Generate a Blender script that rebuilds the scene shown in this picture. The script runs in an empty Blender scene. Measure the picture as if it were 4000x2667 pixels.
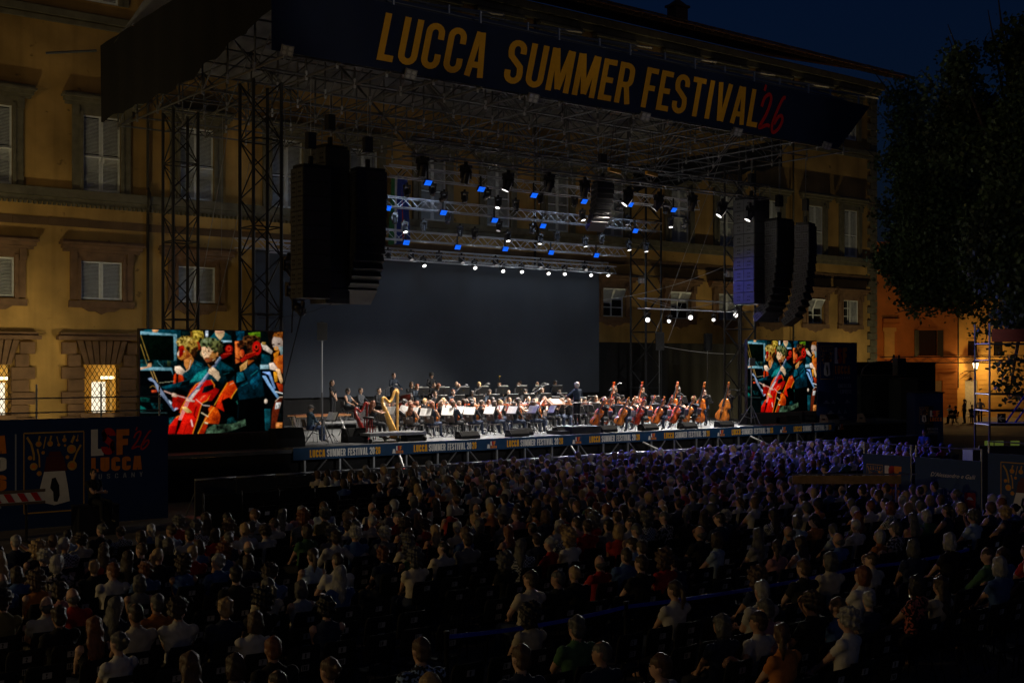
import bpy, bmesh, math, random
import numpy as np
from mathutils import Vector, Matrix, Euler
R = math.radians
rng = random.Random(11)
nrs = np.random.RandomState(5)
sc = bpy.context.scene
COL = sc.collection

# ------------------------------------------------------------------ camera
FPX, VPX = 4750.0, 6100.0            # focal length and stage vanishing point, in photo pixels (4000 wide)
_n = math.hypot(FPX, VPX)
CC, SS = VPX / _n, FPX / _n          # camera right = (CC,-SS), forward = (SS,CC)
CAMH, HORY = 4.3, 1420.0
cam_d = bpy.data.cameras.new('camera')
cam_d.sensor_width = 36.0
cam_d.lens = FPX / 4000.0 * 36.0
cam_d.shift_y = (HORY - 1333.5) / 4000.0
cam_d.clip_start, cam_d.clip_end = 0.5, 2000.0
cam = bpy.data.objects.new('camera', cam_d)
COL.objects.link(cam)
cam.location = (0, 0, CAMH)
cam.rotation_euler = (R(90), 0, -math.atan2(SS, CC))
sc.camera = cam

# ------------------------------------------------------------------ world, sun, exposure
SUN_EL, SUN_AZ = R(0.0), R(200)
world = bpy.data.worlds.new('World')
sc.world = world
world.use_nodes = True
wn = world.node_tree
wn.nodes.clear()
w_out = wn.nodes.new('ShaderNodeOutputWorld')
w_bg = wn.nodes.new('ShaderNodeBackground')
w_sky = wn.nodes.new('ShaderNodeTexSky')
w_sky.sky_type = 'NISHITA'
w_sky.sun_disc = False
w_sky.sun_elevation = SUN_EL
w_sky.sun_rotation = SUN_AZ
w_sky.ozone_density = 5.0
w_sky.air_density = 1.0
w_sky.dust_density = 0.3
w_bg.inputs['Strength'].default_value = 0.03
wn.links.new(w_sky.outputs[0], w_bg.inputs['Color'])
wn.links.new(w_bg.outputs[0], w_out.inputs['Surface'])

sun_d = bpy.data.lights.new('afterglow_sun', 'SUN')      # last light of the evening, very weak
sun_d.energy = 0.010
sun_d.angle = R(20)
sun_d.color = (1.0, 0.85, 0.65)
sun = bpy.data.objects.new('afterglow_sun', sun_d)
COL.objects.link(sun)
sun.rotation_euler = (R(72), 0, R(-20))

sc.view_settings.view_transform = 'Standard'
sc.view_settings.look = 'None'
sc.view_settings.exposure = 0.0
sc.view_settings.gamma = 1.0
sc.cycles.use_denoising = True
try:
    sc.cycles.denoiser = 'OPENIMAGEDENOISE'
except Exception:
    pass
sc.cycles.max_bounces = 5
sc.cycles.diffuse_bounces = 2
sc.cycles.glossy_bounces = 2
sc.cycles.transmission_bounces = 2
sc.cycles.transparent_max_bounces = 6
sc.cycles.volume_bounces = 0
sc.cycles.caustics_reflective = False
sc.cycles.caustics_refractive = False
sc.cycles.sample_clamp_indirect = 2.0

# ------------------------------------------------------------------ point helpers: a photo pixel seen on a known real plane
def _ray(px, py):
    a = (px - 2000.0) / FPX
    return (SS + a * CC, CC - a * SS, -(py - HORY) / FPX)
def at_v(px, py, v):
    r = _ray(px, py); t = v / r[1]
    return Vector((t * r[0], v, CAMH + t * r[2]))
def at_u(px, py, u):
    r = _ray(px, py); t = u / r[0]
    return Vector((u, t * r[1], CAMH + t * r[2]))
def at_z(px, py, z):
    r = _ray(px, py); t = (z - CAMH) / r[2]
    return Vector((t * r[0], t * r[1], z))
def at_d(px, py, d):
    r = _ray(px, py)
    return Vector((d * r[0], d * r[1], CAMH + d * r[2]))
def to_px(p):
    d = p[0] * SS + p[1] * CC
    x = p[0] * CC - p[1] * SS
    return 2000 + FPX * x / d, HORY - FPX * (p[2] - CAMH) / d, d

# ------------------------------------------------------------------ materials
def srgb(r, g, b):
    f = lambda c: (c / 255.0) / 12.92 if c / 255.0 <= 0.04045 else ((c / 255.0 + 0.055) / 1.055) ** 2.4
    return (f(r), f(g), f(b))
MATS = {}
def mat(name, col, rough=0.6, metal=0.0, var=0.15, scale=6.0, bump=0.0, bscale=40.0, sheen=0.0, spec=0.5, objcol=False, alpha=1.0, stretch=None, coords='Object'):
    if name in MATS:
        return MATS[name]
    m = bpy.data.materials.new(name)
    m.use_nodes = True
    nt = m.node_tree
    bs = nt.nodes['Principled BSDF']
    bs.inputs['Roughness'].default_value = rough
    bs.inputs['Metallic'].default_value = metal
    bs.inputs['Specular IOR Level'].default_value = spec
    if sheen:
        bs.inputs['Sheen Weight'].default_value = sheen
    if alpha < 1:
        bs.inputs['Alpha'].default_value = alpha
    tc = nt.nodes.new('ShaderNodeTexCoord')
    src = tc.outputs[coords]
    if stretch:
        mp = nt.nodes.new('ShaderNodeMapping')
        mp.inputs['Scale'].default_value = stretch
        nt.links.new(src, mp.inputs['Vector'])
        src = mp.outputs[0]
    nz = nt.nodes.new('ShaderNodeTexNoise')
    nz.inputs['Scale'].default_value = scale
    nz.inputs['Detail'].default_value = 5.0
    nt.links.new(src, nz.inputs['Vector'])
    rp = nt.nodes.new('ShaderNodeMapRange')
    rp.inputs['From Min'].default_value = 0.3
    rp.inputs['From Max'].default_value = 0.7
    rp.inputs['To Min'].default_value = 1.0 - var
    rp.inputs['To Max'].default_value = 1.0 + var
    nt.links.new(nz.outputs['Fac'], rp.inputs['Value'])
    mx = nt.nodes.new('ShaderNodeMix')
    mx.data_type = 'RGBA'
    mx.blend_type = 'MULTIPLY'
    mx.inputs['Factor'].default_value = 1.0
    if objcol:
        oi = nt.nodes.new('ShaderNodeObjectInfo')
        nt.links.new(oi.outputs['Color'], mx.inputs['A'])
    else:
        mx.inputs['A'].default_value = (*col, 1)
    nt.links.new(rp.outputs[0], mx.inputs['B'])
    nt.links.new(mx.outputs['Result'], bs.inputs['Base Color'])
    if bump:
        n2 = nt.nodes.new('ShaderNodeTexNoise')
        n2.inputs['Scale'].default_value = bscale
        n2.inputs['Detail'].default_value = 4.0
        nt.links.new(src, n2.inputs['Vector'])
        bp = nt.nodes.new('ShaderNodeBump')
        bp.inputs['Strength'].default_value = bump
        bp.inputs['Distance'].default_value = 0.02
        nt.links.new(n2.outputs['Fac'], bp.inputs['Height'])
        nt.links.new(bp.outputs[0], bs.inputs['Normal'])
    MATS[name] = m
    return m
def emat(name, col, strength, sample=False):
    if name in MATS:
        return MATS[name]
    m = bpy.data.materials.new(name)
    m.use_nodes = True
    nt = m.node_tree
    nt.nodes.clear()
    o = nt.nodes.new('ShaderNodeOutputMaterial')
    e = nt.nodes.new('ShaderNodeEmission')
    e.inputs['Color'].default_value = (*col, 1)
    e.inputs['Strength'].default_value = strength
    nt.links.new(e.outputs[0], o.inputs['Surface'])
    if not sample:
        m.cycles.emission_sampling = 'NONE'
    MATS[name] = m
    return m

# ------------------------------------------------------------------ mesh builder
class MB:
    def __init__(s):
        s.v = []; s.f = []; s.m = []
    def add(s, vs, fs, mi=0):
        b = len(s.v)
        s.v.extend([tuple(p) for p in vs])
        s.f.extend([tuple(b + i for i in f) for f in fs])
        s.m.extend([mi] * len(fs))
        return s
    def box(s, c, d, rot=None, mi=0):
        x, y, z = d[0] / 2, d[1] / 2, d[2] / 2
        vs = [Vector((i * x, j * y, k * z)) for i in (-1, 1) for j in (-1, 1) for k in (-1, 1)]
        if rot is not None:
            vs = [rot @ p for p in vs]
        c = Vector(c)
        return s.add([p + c for p in vs], [(0, 1, 3, 2), (4, 6, 7, 5), (0, 4, 5, 1), (2, 3, 7, 6), (0, 2, 6, 4), (1, 5, 7, 3)], mi)
    def bb(s, a, b, mi=0):
        return s.box([(a[i] + b[i]) / 2 for i in range(3)], [abs(b[i] - a[i]) for i in range(3)], None, mi)
    def tube(s, p, q, r, n=8, r2=None, mi=0, caps=True):
        p, q = Vector(p), Vector(q)
        r2 = r if r2 is None else r2
        d = (q - p)
        if d.length < 1e-6:
            return s
        d.normalize()
        a = d.orthogonal().normalized(); b = d.cross(a)
        vs = []
        for k in range(n):
            t = 2 * math.pi * k / n
            o = a * math.cos(t) + b * math.sin(t)
            vs.append(p + o * r); vs.append(q + o * r2)
        fs = [(2 * k, 2 * ((k + 1) % n), 2 * ((k + 1) % n) + 1, 2 * k + 1) for k in range(n)]
        if caps:
            fs.append(tuple(2 * k for k in range(n))[::-1]); fs.append(tuple(2 * k + 1 for k in range(n)))
        return s.add(vs, fs, mi)
    def path(s, pts, r, n=6, mi=0, rs=None):
        pts = [Vector(p) for p in pts]
        vs = []; m = len(pts)
        up = None
        for i, p in enumerate(pts):
            d = (pts[min(i + 1, m - 1)] - pts[max(i - 1, 0)]).normalized()
            if up is None:
                up = d.orthogonal().normalized()
            a = (up - d * up.dot(d))
            a = a.normalized() if a.length > 1e-5 else d.orthogonal().normalized()
            up = a; b = d.cross(a)
            rr = rs[i] if rs else r
            for k in range(n):
                t = 2 * math.pi * k / n
                vs.append(p + (a * math.cos(t) + b * math.sin(t)) * rr)
        fs = []
        for i in range(m - 1):
            for k in range(n):
                fs.append((i * n + k, i * n + (k + 1) % n, (i + 1) * n + (k + 1) % n, (i + 1) * n + k))
        fs.append(tuple(range(n))[::-1]); fs.append(tuple((m - 1) * n + k for k in range(n)))
        return s.add(vs, fs, mi)
    def lathe(s, prof, c=(0, 0, 0), n=12, mi=0, axis=None):
        c = Vector(c); vs = []
        for r, z in prof:
            for k in range(n):
                t = 2 * math.pi * k / n
                p = Vector((r * math.cos(t), r * math.sin(t), z))
                if axis is not None:
                    p = axis @ p
                vs.append(p + c)
        fs = []
        for i in range(len(prof) - 1):
            for k in range(n):
                fs.append((i * n + k, i * n + (k + 1) % n, (i + 1) * n + (k + 1) % n, (i + 1) * n + k))
        fs.append(tuple(range(n))[::-1]); fs.append(tuple((len(prof) - 1) * n + k for k in range(n)))
        return s.add(vs, fs, mi)
    def ell(s, c, r, nu=10, nv=7, rot=None, mi=0):
        c = Vector(c); vs = []
        for j in range(nv + 1):
            ph = math.pi * j / nv
            for i in range(nu):
                th = 2 * math.pi * i / nu
                p = Vector((r[0] * math.sin(ph) * math.cos(th), r[1] * math.sin(ph) * math.sin(th), r[2] * math.cos(ph)))
                if rot is not None:
                    p = rot @ p
                vs.append(p + c)
        fs = []
        for j in range(nv):
            for i in range(nu):
                a = j * nu + i; b = j * nu + (i + 1) % nu
                if j == 0:
                    fs.append((a, a + nu, b + nu))
                elif j == nv - 1:
                    fs.append((a, a + nu, b))
                else:
                    fs.append((a, a + nu, b + nu, b))
        return s.add(vs, fs, mi)
    def prism(s, poly, fn, d0, d1, mi=0):
        n = len(poly)
        vs = [fn(x, y, d0) for x, y in poly] + [fn(x, y, d1) for x, y in poly]
        fs = [tuple(range(n)), tuple(range(2 * n - 1, n - 1, -1))]
        fs += [(i, i + n, (i + 1) % n + n, (i + 1) % n) for i in range(n)]
        return s.add(vs, fs, mi)
    def quad(s, a, b, c, d, mi=0):
        return s.add([a, b, c, d], [(0, 1, 2, 3)], mi)
    def mesh(s, name, mats, smooth=False):
        me = bpy.data.meshes.new(name)
        me.from_pydata(s.v, [], s.f)
        for m in (mats if isinstance(mats, (list, tuple)) else [mats]):
            me.materials.append(m)
        if any(s.m):
            me.polygons.foreach_set('material_index', s.m)
        if smooth:
            me.polygons.foreach_set('use_smooth', [True] * len(me.polygons))
        bm = bmesh.new(); bm.from_mesh(me)
        bmesh.ops.recalc_face_normals(bm, faces=bm.faces)
        bm.to_mesh(me); bm.free()
        me.update()
        return me
    def build(s, name, mats, parent=None, smooth=False, loc=(0, 0, 0), rz=0.0):
        return link(name, s.mesh(name, mats, smooth), parent, loc, rz)

def link(name, me, parent=None, loc=(0, 0, 0), rz=0.0):
    o = bpy.data.objects.new(name, me)
    COL.objects.link(o)
    o.parent = parent
    o.location = loc
    if rz:
        o.rotation_euler = (0, 0, rz)
    return o
def tag(o, label=None, cat=None, group=None, kind=None):
    if label: o['label'] = label
    if cat: o['category'] = cat
    if group: o['group'] = group
    if kind: o['kind'] = kind
    return o
def thing(name, label, cat, loc=(0, 0, 0), rz=0.0, group=None):
    o = link(name, None, None, loc, rz)
    o.empty_display_size = 0.1
    return tag(o, label, cat, group)
def kids(o):
    return CH.get(o.name, [])
def copy_tree(o, loc=None, rz=None, label=None, group=None, name=None):
    """a copy of a thing with copies of its parts and sub-parts"""
    def rec(a, par):
        c = a.copy(); COL.objects.link(c); c.parent = par
        for ch in a.children:
            rec(ch, c)
        return c
    c = rec(o, None)
    if loc is not None: c.location = loc
    if rz is not None: c.rotation_euler = (0, 0, rz)
    if label: c['label'] = label
    if group: c['group'] = group
    return c
_unit = {}
def unit_cyl(m, n=6):
    k = (m.name, n)
    if k not in _unit:
        _unit[k] = MB().tube((0, 0, 0), (0, 0, 1), 1.0, n).mesh('bar', m, False)
    return _unit[k]
def bar(parent, name, p, q, r, m, n=6):
    p, q = Vector(p), Vector(q)
    o = bpy.data.objects.new(name, unit_cyl(m, n))
    COL.objects.link(o)
    o.parent = parent
    d = q - p
    o.rotation_mode = 'QUATERNION'
    o.location = p
    o.rotation_quaternion = d.to_track_quat('Z', 'Y')
    o.scale = (r, r, d.length)
    return o
ORD = ['', 'first', 'second', 'third', 'fourth', 'fifth', 'sixth', 'seventh', 'eighth', 'ninth', 'tenth', 'eleventh', 'twelfth', 'thirteenth', 'fourteenth', 'fifteenth', 'sixteenth', 'seventeenth', 'eighteenth', 'nineteenth', 'twentieth']
for _t, _p in ((20, 'twenty'), (30, 'thirty'), (40, 'forty'), (50, 'fifty')):
    for _i in range(1, 10):
        ORD.append(_p + '-' + ORD[_i])
    ORD.append({20: 'thirtieth', 30: 'fortieth', 40: 'fiftieth', 50: 'sixtieth'}[_t])

def spot(parent, loc, target, watts, col, deg, blend=0.4, radius=0.08, name='light'):
    ld = bpy.data.lights.new(name, 'SPOT')
    ld.energy = watts; ld.color = col; ld.spot_size = R(deg); ld.spot_blend = blend
    ld.shadow_soft_size = radius
    o = link(name, ld, parent, loc)
    d = Vector(target) - Vector(loc)
    o.rotation_mode = 'QUATERNION'
    o.rotation_quaternion = (-d).to_track_quat('Z', 'Y')
    return o
def point(parent, loc, watts, col, radius=0.15, name='light'):
    ld = bpy.data.lights.new(name, 'POINT')
    ld.energy = watts; ld.color = col; ld.shadow_soft_size = radius
    return link(name, ld, parent, loc)

# ------------------------------------------------------------------ lettering: a condensed stroke alphabet
def _arc(cx, cy, rx, ry, a0, a1, n=8):
    return [(cx + rx * math.cos(R(a0 + (a1 - a0) * i / n)), cy + ry * math.sin(R(a0 + (a1 - a0) * i / n))) for i in range(n + 1)]
def glyph(ch, w, t):
    h = t / 2; r = (w - t) / 2; x0, x1, xm = h, w - h, w / 2; T = 1 - h; ry = r * 1.05; m = 0.5
    up = _arc(xm, T - ry, r, ry, 0, 180); dn = _arc(xm, h + ry, r, ry, 180, 360)
    G = {
     'L': [[(x0, 1), (x0, 0)], [(t, h), (w, h)]],
     'U': [[(x0, 1)] + dn + [(x1, 1)]],
     'C': [[(x1, .66)] + up + dn + [(x1, .34)]],
     'A': [[(x0, 0), (xm - h * .5, 1)], [(x1, 0), (xm + h * .5, 1)], [(x0 + t * .5, .27), (x1 - t * .5, .27)]],
     'S': [[(x1, .7)] + up + [(x0, .72), (x0 + .02, .62), (x1 - .02, .40), (x1, .28)] + _arc(xm, h + ry, r, ry, 0, -180) + [(x0, .3)]],
     'M': [[(x0, 0), (x0, 1)], [(x1, 0), (x1, 1)], [(x0 + h * .6, 1), (xm, .06)], [(x1 - h * .6, 1), (xm, .06)]],
     'E': [[(x0, 0), (x0, 1)], [(t, T), (w, T)], [(t, m), (w * .9, m)], [(t, h), (w, h)]],
     'F': [[(x0, 0), (x0, 1)], [(t, T), (w, T)], [(t, m), (w * .9, m)]],
     'R': [[(x0, 0), (x0, 1)], [(t, T)] + _arc(xm, T - ry, r, ry, 90, 0, 5) + [(x1, .62)] + _arc(xm, .46 + ry, r, ry, 0, -90, 5) + [(t, .46)], [(xm + h * .4, .5), (x1, 0)]],
     'P': [[(x0, 0), (x0, 1)], [(t, T)] + _arc(xm, T - ry, r, ry, 90, 0, 5) + [(x1, .62)] + _arc(xm, .42 + ry, r, ry, 0, -90, 5) + [(t, .42)]],
     'T': [[(xm, 0), (xm, T - h)], [(0, T), (w, T)]],
     'I': [[(xm, 0), (xm, 1)]],
     'V': [[(x0, 1), (xm - h * .4, 0)], [(x1, 1), (xm + h * .4, 0)]],
     'N': [[(x0, 0), (x0, 1)], [(x1, 0), (x1, 1)], [(x0, 1), (x1, 0)]],
     'Y': [[(x0, 1), (xm, .45)], [(x1, 1), (xm, .45)], [(xm, .5), (xm, 0)]],
     'X': [[(x0, 1), (x1, 0)], [(x1, 1), (x0, 0)]],
     'O': [up + dn + [up[0]]], '0': [up + dn + [up[0]]],
     '1': [[(xm, 0), (xm, 1)], [(xm, T), (x0, .78)]],
     '2': [[(x0, .68)] + _arc(xm, T - ry, r, ry, 180, 0) + [(x1, .6), (x0, .12), (x0, h)], [(x0, h), (w, h)]],
     '3': [_arc(xm, T - ry * .95, r, ry * .95, 170, -80) + [(xm, m)], _arc(xm, h + ry * .95, r, ry * .95, 80, -170)],
     '4': [[(x1 - h, 0), (x1 - h, 1), (x0, .3), (w, .3)]],
     '5': [[(w, T), (x0, T), (x0, .55)] + _arc(xm, h + ry, r, ry, 110, -170)],
     '6': [[(x1, .7)] + up + [(x0, .4)] + dn + [(x1, .42)] + _arc(xm, .55 - ry * .2, r, ry * .6, 0, 180)],
     '7': [[(0, T), (x1, T), (xm - h, 0)]],
     '8': [_arc(xm, .74, r * .9, .74 - m - h * .4, 0, 360, 12), _arc(xm, .27, r, .27 - h, 0, 360, 12)],
     '9': [[(x0, .3)] + dn + [(x1, .6)] + _arc(xm, T - ry, r, ry, 0, 180) + [(x0, .58)] + _arc(xm, .45 + ry * .2, r, ry * .6, 180, 360)],
     "'": [[(xm, 1), (xm, .75)]], '.': [[(xm, 0), (xm, t)]], '-': [[(0, m), (w, m)]],
    }
    return G.get(ch, [])
WID = {'I': .2, 'M': .56, 'A': .44, 'V': .44, 'L': .33, 'E': .34, 'F': .33, 'T': .38, '1': .3, "'": .15, '.': .15, 'N': .44}
def stroke(mb, pts, t, fn, d, mi=0):
    P = [Vector((p[0], p[1])) for p in pts]
    Lf = []; Rt = []
    for i, p in enumerate(P):
        a = (P[i] - P[i - 1]).normalized() if i else None
        b = (P[i + 1] - P[i]).normalized() if i < len(P) - 1 else None
        if a is None or a.length == 0: a = b
        if b is None or b.length == 0: b = a
        na = Vector((-a.y, a.x)); nb = Vector((-b.y, b.x))
        n = (na + nb)
        n = n.normalized() if n.length > 1e-6 else na
        k = 1.0 / max(0.5, n.dot(na))
        Lf.append(p + n * (t / 2 * k)); Rt.append(p - n * (t / 2 * k))
    vs = [fn(p.x, p.y, d) for p in Lf] + [fn(p.x, p.y, d) for p in Rt]
    m = len(P)
    mb.add(vs, [(i, i + 1, m + i + 1, m + i) for i in range(m - 1)], mi)
def text(mb, s, fn, x0=0.0, y0=0.0, h=1.0, t=.14, gap=.09, wmul=1.0, slant=0.0, total=None, mi=0, space=.26):
    """draws s in local (x,y); fn(x,y,depth) -> 3d; returns the end x"""
    ws = [(WID.get(c, .41) * wmul if c != ' ' else space) for c in s]
    tot = sum(ws) + gap * (len(s) - 1)
    kx = (total / (tot * h)) if total else 1.0
    x = 0.0
    for c, w in zip(s, ws):
        for k, pl in enumerate(glyph(c, w, t)):
            g = lambda a, b, d, x=x: fn(x0 + (x + a + slant * b) * h * kx, y0 + b * h, d)
            stroke(mb, pl, t, g, 0.0006 * k, mi)
        x += w + gap
    return x0 + (x - gap) * h * kx
# ================================================================== materials used widely
M_plaster = mat('ochre_plaster', srgb(172, 138, 78), .9, var=.3, scale=.55, bump=.3, bscale=9)
def weather(m):
    """old plaster: rain streaks, blotches where the coat was patched, chipped spots"""
    nt = m.node_tree; bs = nt.nodes['Principled BSDF']
    src = bs.inputs['Base Color'].links[0].from_socket
    tc = nt.nodes.new('ShaderNodeTexCoord')
    def noise(sc_, scale, lo, hi, a, b, det=4):
        mp = nt.nodes.new('ShaderNodeMapping'); mp.inputs['Scale'].default_value = sc_
        nz = nt.nodes.new('ShaderNodeTexNoise'); nz.inputs['Scale'].default_value = scale; nz.inputs['Detail'].default_value = det
        rp = nt.nodes.new('ShaderNodeMapRange'); rp.inputs['From Min'].default_value = lo; rp.inputs['From Max'].default_value = hi; rp.inputs['To Min'].default_value = a; rp.inputs['To Max'].default_value = b
        nt.links.new(tc.outputs['Object'], mp.inputs['Vector']); nt.links.new(mp.outputs[0], nz.inputs['Vector']); nt.links.new(nz.outputs['Fac'], rp.inputs['Value'])
        return rp.outputs[0]
    for args in (((2.2, 2.2, .12), 1.0, .5, .75, 1.0, .78), ((1, 1, 1), .22, .4, .62, .72, 1.12), ((1, 1, 1.4), 1.6, .66, .7, 1.0, .5, 6)):
        mx = nt.nodes.new('ShaderNodeMix'); mx.data_type = 'RGBA'; mx.blend_type = 'MULTIPLY'; mx.inputs['Factor'].default_value = 1
        nt.links.new(src, mx.inputs['A']); nt.links.new(noise(*args), mx.inputs['B']); src = mx.outputs['Result']
    nt.links.new(src, bs.inputs['Base Color'])
weather(M_plaster)
M_stone_g = mat('grey_sandstone', srgb(104, 100, 84), .85, var=.25, scale=2.5, bump=.3, bscale=14)
M_stone_b = mat('brown_sandstone', srgb(112, 86, 64), .85, var=.28, scale=2.5, bump=.35, bscale=12)
M_shutter = mat('pale_shutter_paint', srgb(208, 214, 218), .6, var=.12, scale=5)
M_glass = mat('window_glass', (.012, .014, .018), .08, var=.0, spec=.7)
M_pipe = mat('dark_copper_pipe', (.03, .026, .02), .6, var=.3)
M_tile = mat('terracotta_tile', srgb(122, 84, 62), .9, var=.35, scale=4, bump=.3)
M_wood = mat('old_rafter_wood', srgb(84, 62, 44), .85, var=.3, scale=5, stretch=(1, 6, 1))
M_iron = mat('dark_iron', (.02, .02, .02), .5, metal=.6)
M_black = mat('black_paint', (.012, .012, .013), .5, var=.2)
M_blackcloth = mat('black_cloth', (.0035, .0035, .004), .95, var=.3, scale=3, bump=.3, bscale=6)
M_alu = mat('dull_aluminium', (.42, .43, .45), .38, metal=.9, var=.2, scale=8)
M_darkalu = mat('black_coated_truss', (.1, .103, .11), .42, metal=.35, var=.25, scale=8)
M_steel = mat('galvanised_steel', (.3, .31, .32), .42, metal=.8, var=.25, scale=6)
M_blue = mat('printed_blue_banner', srgb(10, 42, 92), .65, var=.1, scale=2, bump=.08, bscale=3)
M_navy = mat('navy_roof_banner', srgb(8, 26, 58), .7, var=.12, scale=1.2, bump=.1, bscale=2)
M_yel = mat('yellow_print', srgb(232, 166, 26), .6, var=.06)
M_org = mat('orange_print', srgb(222, 128, 28), .6, var=.08)
M_red = mat('red_print', srgb(190, 22, 18), .6, var=.08)
M_white = mat('white_print', srgb(225, 222, 214), .6, var=.06)
M_grey = mat('grey_print', srgb(150, 155, 165), .6, var=.06)
M_gold = mat('gold_print', srgb(196, 152, 66), .6, var=.12, scale=12)
M_maroon = mat('maroon_print', srgb(86, 26, 20), .6, var=.1)

# ================================================================== ground
def ground():
    m = mat('piazza_gravel', srgb(92, 86, 80), .95, var=.3, scale=1.2, bump=.5, bscale=30)
    mb = MB().quad((-600, -400, 0), (900, -400, 0), (900, 1100, 0), (-600, 1100, 0))
    tag(mb.build('ground', m), kind='structure')
    m2 = mat('street_flagstones', srgb(120, 105, 85), .8, var=.3, scale=.8, bump=.3, bscale=5)
    a = at_d(3300, 1500, 76); b = at_d(4300, 1500, 70); c = at_d(4300, 1500, 125); d = at_d(3300, 1500, 125)
    mb = MB().quad(*[(p.x, p.y, .006) for p in (a, b, c, d)])
    tag(mb.build('street_pavement', m2), kind='structure')
ground()

# ================================================================== the palace behind the stage
VF = 52.0
WU = [4.8, 9.2, 13.65, 18.15, 22.45, 26.95, 31.15, 35.3, 39.5, 43.7, 47.9, 53.35, 57.6, 61.9, 66.3, 70.1]
UC = 73.0
def palace():
    U0 = 1.5
    T = thing('palace', 'long ochre stone palace with shuttered windows behind the stage', 'building', (40, VF, 0))
    off = lambda u, v, z: (u - 40, v - VF, z)
    rows = [(2.2, 4.25, .75), (7.02, 8.68, .92), (11.65, 14.9, .83), (19.75, 22.3, .75)]
    # wall: one sheet with real openings
    ops = []
    for k, (z0, z1, hw) in enumerate(rows):
        for u in WU:
            if k == 0 and 21 < u < 64:
                continue
            ops.append((u - hw, u + hw, z0, z1))
    us = sorted(set([U0, UC] + [round(a, 3) for o in ops for a in o[:2]]))
    zs = sorted(set([0, 24.0] + [a for o in ops for a in o[2:]]))
    mb = MB()
    for i in range(len(us) - 1):
        for j in range(len(zs) - 1):
            uc, zc = (us[i] + us[i + 1]) / 2, (zs[j] + zs[j + 1]) / 2
            if any(o[0] < uc < o[1] and o[2] < zc < o[3] for o in ops):
                continue
            mb.quad(off(us[i], VF, zs[j]), off(us[i + 1], VF, zs[j]), off(us[i + 1], VF, zs[j + 1]), off(us[i], VF, zs[j + 1]))
    for a, b, z0, z1 in ops:   # reveals
        for p, q in (((a, z0), (a, z1)), ((a, z1), (b, z1)), ((b, z1), (b, z0)), ((b, z0), (a, z0))):
            mb.quad(off(p[0], VF, p[1]), off(q[0], VF, q[1]), off(q[0], VF + .35, q[1]), off(p[0], VF + .35, p[1]))
    mb.quad(off(UC, VF, 0), off(UC, VF + 22, 0), off(UC, VF + 22, 24), off(UC, VF, 24))
    mb.quad(off(U0, VF, 0), off(U0, VF + 22, 0), off(U0, VF + 22, 24), off(U0, VF, 24))
    mb.quad(off(U0, VF + 22, 0), off(UC, VF + 22, 0), off(UC, VF + 22, 24), off(U0, VF + 22, 24))
    mb.build('wall', M_plaster, T)
    # string courses
    for nm, z, h, d in (('string_course', 11.28, .34, .3), ('string_course', 11.05, .22, .14), ('string_course', 18.85, .3, .24), ('string_course', 18.6, .2, .12)):
        MB().bb(off(U0, VF - d, z), off(UC + d, VF - .002, z + h)).build(nm, M_stone_g, T)
    # dentils under the first string course, far too small to pick apart
    dn = MB()
    u = U0
    while u < 33:
        dn.bb(off(u, VF - .22, 10.93), off(u + .1, VF - .003, 11.045)); u += .2
    tag(dn.build('dentils', M_stone_g, T), kind='stuff')
    # brown stone slab band between the floors
    u = U0
    slabm = mat('band_slab', srgb(96, 74, 52), .9, var=.35, scale=.9)
    while u < UC - .3:
        w = rng.uniform(.9, 1.7)
        MB().bb(off(u, VF - .025 - rng.random() * .015, 10.08), off(min(u + w - .012, UC), VF - .003, 10.42 + rng.uniform(-.01, .01))).build('slab', slabm, T)
        u += w
    # ---- windows: shared meshes
    def surround(hw, h, stone, cor, sill, apron):
        b = MB(); fw = .42; p = .12
        b.bb((-hw - fw, -p, -.0), (-hw, -.003, h)); b.bb((hw, -p, 0), (hw + fw, -.003, h))
        b.bb((-hw - fw, -p - .005, h), (hw + fw, -.003, h + .34))
        b.bb((-hw - .12, -p - .06, -.05), (-hw + .02, -p + .01, h + .1)); b.bb((hw - .02, -p - .06, -.05), (hw + .12, -p + .01, h + .1))
        if apron:
            b.bb((-hw - fw - .06, -p - .03, -.34), (hw + fw + .06, -.003, -.06))
            b.prism([(-hw * .9, -.345), (-hw * .6, -.5), (-.25, -.5), (0, -.62), (.25, -.5), (hw * .6, -.5), (hw * .9, -.345)], lambda x, y, d: (x, d, y), -.1, -.004)
        return b.mesh('window', stone)
    def cornice(hw, h, stone):
        b = MB(); w = hw + .62
        for k, (z, hh, d) in enumerate(((.345, .13, .2), (.475, .16, .34), (.635, .1, .5), (.735, .1, .4))):
            b.bb((-w - d * .5, -.0 - d, h + z), (w + d * .5, -.003, h + z + hh - .002))
        for s in (-1, 1):
            b.bb((s * (hw + .3) - .14, -.22, h - .12), (s * (hw + .3) + .14, -.13, h + .342))
        return b.mesh('cornice', stone)
    def leaf(w, h, mid):
        b = MB(); s = .075
        b.bb((0, -.03, 0), (s, .02, h)); b.bb((w - s, -.03, 0), (w, .02, h))
        b.bb((s, -.029, 0), (w - s, .019, s)); b.bb((s, -.029, h - s), (w - s, .019, h))
        if mid:
            b.bb((s, -.028, mid - s * .7), (w - s, .018, mid + s * .7))
        return b.mesh('shutter', M_shutter)
    def slats(w, h, mid):
        b = MB(); s = .075; z = s + .03
        r = Matrix.Rotation(R(38), 3, 'X')
        while z < h - s - .02:
            if not (mid and abs(z - mid) < s):
                b.box((w / 2, 0, z), (w - 2 * s, .06, .012), r)
            z += .058
        return b.mesh('slats', M_shutter)
    def flap(w, h):
        return leaf(w, h, 0), slats(w, h, 0)
    glass = {}
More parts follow.
